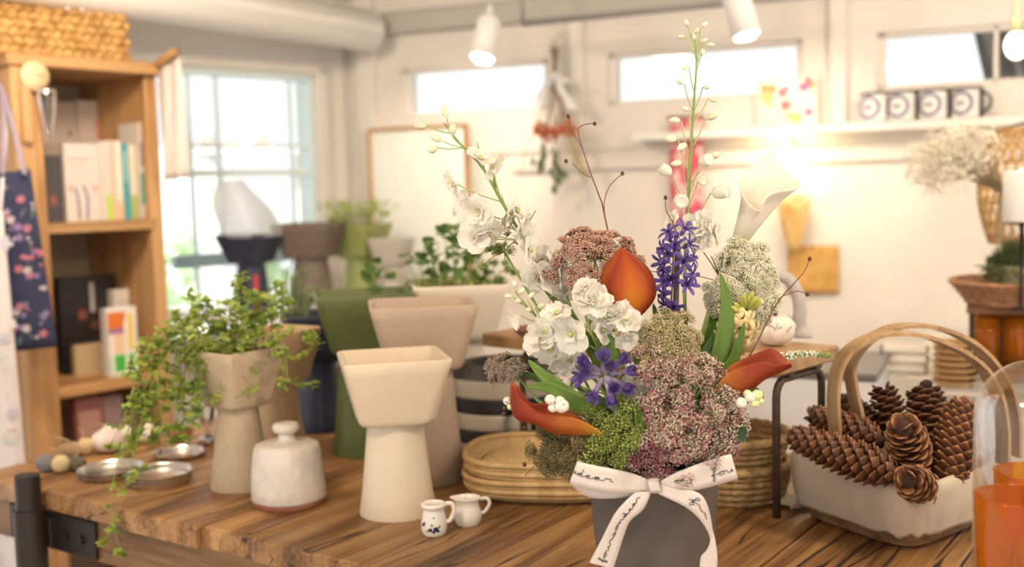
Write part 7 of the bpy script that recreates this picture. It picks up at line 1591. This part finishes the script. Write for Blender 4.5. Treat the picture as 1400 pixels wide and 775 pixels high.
# ---- white veronica
t = stemthing('veronica_spike', 'slender white veronica spike pointing right over the plank stand', 'flower', .05, -.01)
c = stem(t, [L(t, 985, 545, 1.32), L(t, 1040, 497, 1.325), L(t, 1070, 488, 1.325), L(t, 1100, 484, 1.325), L(t, 1136, 486, 1.325)], .002, .001, n=30)
VF = M('veronica_white', (.74, .76, .64), rough=.7); VG = M('veronica_green', (.25, .34, .10), rough=.7); m = MB(); mg = MB()
for i in range(260):
    f = R.random(); k = 16 + f * 12.9; j = int(k); p = c[j].lerp(c[min(29, j + 1)], k - j); a_ = R.uniform(0, 6.28); rr = .0068 * (1 - .72 * f) * (.6 if f < .12 else 1); q = p + V((0, math.cos(a_), math.sin(a_))) * rr
    (m if (.18 < f < .8 and R.random() < .75) else mg).tube([p, q], [.0007, .0009], 3); (m if (.18 < f < .8 and R.random() < .75) else mg).ball(q, .00135, 0)
m.obj('white_florets', VF, t)['kind'] = 'stuff'; mg.obj('green_buds', VG, t)['kind'] = 'stuff'
# ---- leaves
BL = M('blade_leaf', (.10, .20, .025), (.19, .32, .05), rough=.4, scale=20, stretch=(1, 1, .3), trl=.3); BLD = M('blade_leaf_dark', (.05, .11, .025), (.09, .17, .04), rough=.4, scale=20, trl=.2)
def blade(base_xy, pts, w_, label, mat=BL, twist=V((.3, -1, .2)), fold=.25):
    t = stemthing('green_leaf', label, 'leaf', *base_xy); P_ = cr([V((0, max(0, -.5 * base_xy[1] - .012), .030)), V((0, 0, .062))] + [L(t, *q) for q in pts], 24); m = MB()
    def f(u, v):
        k = v * 23; i = min(22, int(k)); p = P_[i].lerp(P_[i + 1], k - i); d = (P_[i + 1] - P_[i]).normalized(); sd_ = d.cross(V(twist)).normalized(); nn = sd_.cross(d); s = (u - .5) * 2; ww = w_ * (math.sin(pi * (.12 + .87 * v)) ** .8)
        return p + sd_ * s * ww + nn * (abs(s) * ww * fold)
    m.grid(f, 6, 24); m.obj('blade', mat, t, solid=.0006)
blade((.03, .0), [(955, 520, 1.36), (972, 455, 1.37), (985, 395, 1.39), (1000, 345, 1.41)], .010, 'long upright green blade leaf beside the white calla stem')
blade((.04, -.01), [(965, 545, 1.33), (985, 480, 1.33), (993, 420, 1.34), (985, 375, 1.35)], .014, 'broad green leaf behind the right red calla')
blade((.045, -.01), [(975, 540, 1.325), (1003, 490, 1.325), (1018, 440, 1.33)], .010, 'green leaf slanting right above the right red calla')
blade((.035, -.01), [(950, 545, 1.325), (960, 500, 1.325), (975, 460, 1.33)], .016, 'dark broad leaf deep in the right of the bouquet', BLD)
blade((-.045, -.02), [(830, 580, 1.31), (780, 545, 1.315), (745, 515, 1.32), (722, 492, 1.33)], .012, 'broad green leaf spreading left above the left red calla')
blade((-.04, -.02), [(820, 575, 1.305), (785, 550, 1.30), (750, 530, 1.30), (720, 528, 1.30)], .011, 'second green leaf spreading left just over the left red calla')
blade((-.02, .0), [(835, 510, 1.35), (812, 440, 1.36), (800, 395, 1.37)], .010, 'green leaf behind the open white blossoms')
blade((-.01, -.02), [(850, 540, 1.315), (836, 480, 1.315), (828, 445, 1.32)], .013, 'green leaf between the white blossoms and the violet head')
blade((-.005, -.045), [(885, 610, 1.27), (875, 575, 1.262), (868, 545, 1.27)], .010, 'green leaf low among the rosy lace flowers')
blade((.02, -.05), [(925, 620, 1.262), (912, 600, 1.255), (900, 585, 1.262)], .010, 'small green leaf tucked into the front of the rosy mass')
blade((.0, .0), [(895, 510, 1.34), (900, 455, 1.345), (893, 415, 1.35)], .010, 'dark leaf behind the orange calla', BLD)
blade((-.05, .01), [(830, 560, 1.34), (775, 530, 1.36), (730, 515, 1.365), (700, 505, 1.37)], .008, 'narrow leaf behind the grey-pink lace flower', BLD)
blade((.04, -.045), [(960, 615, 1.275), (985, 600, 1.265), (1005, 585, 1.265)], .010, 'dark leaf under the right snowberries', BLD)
blade((-.03, .005), [(820, 500, 1.37), (775, 430, 1.385), (745, 398, 1.39)], .008, 'narrow leaf beside the leaning delphinium stem')
# fine grass-like foliage
t = stemthing('grass_tuft', 'fine dark green grassy foliage tucked round the stems', 'foliage', 0, -.01); m = MB(); R = catch(66)
for q in ((880, 270 + 100, 0), (988, 345, 0), (972, 350, 0), (1000, 350, 0), (980, 372, 0), (962, 345, 0)):
    m.tube(cr([V((.03, .02, .02)), L(t, 975, 430, 1.40), L(t, 985, 385, 1.40), L(t, q[0], q[1], 1.39)], 10), .0007, 4)
for i in range(90):
    a_ = R.uniform(0, 6.28); r_ = .045 * math.sqrt(R.random()); b_ = V((r_ * math.cos(a_), r_ * math.sin(a_) + .01, R.uniform(.0, .02))); e = V((R.gauss(0, .040), R.gauss(.0, .028), R.uniform(.075, .130))); m.tube(cr([b_, V((b_.x * 1.1, b_.y * 1.1, .058)), e], 8), .0008, 4)
m.obj('blades', BLD, t)['kind'] = 'stuff'
m = MB()
for i in range(260):
    p = V((max(-.065, min(.065, R.gauss(0, .04))), max(-.05, min(.05, R.gauss(.0, .028))), R.uniform(.058, .125))); X = Euler((R.uniform(-1.5, 1.5), R.uniform(-1, 1), R.uniform(0, 6))).to_matrix(); s_ = R.uniform(.8, 1.8)
    m.add([p + X @ V(v_) * s_ for v_ in ((0, 0, 0), (.004, .008, .001), (.002, .018, 0), (0, .022, -.001), (-.004, .010, .001))], [(0, 1, 2, 3, 4)])
m.obj('leaflets', BLD, t)['kind'] = 'stuff'
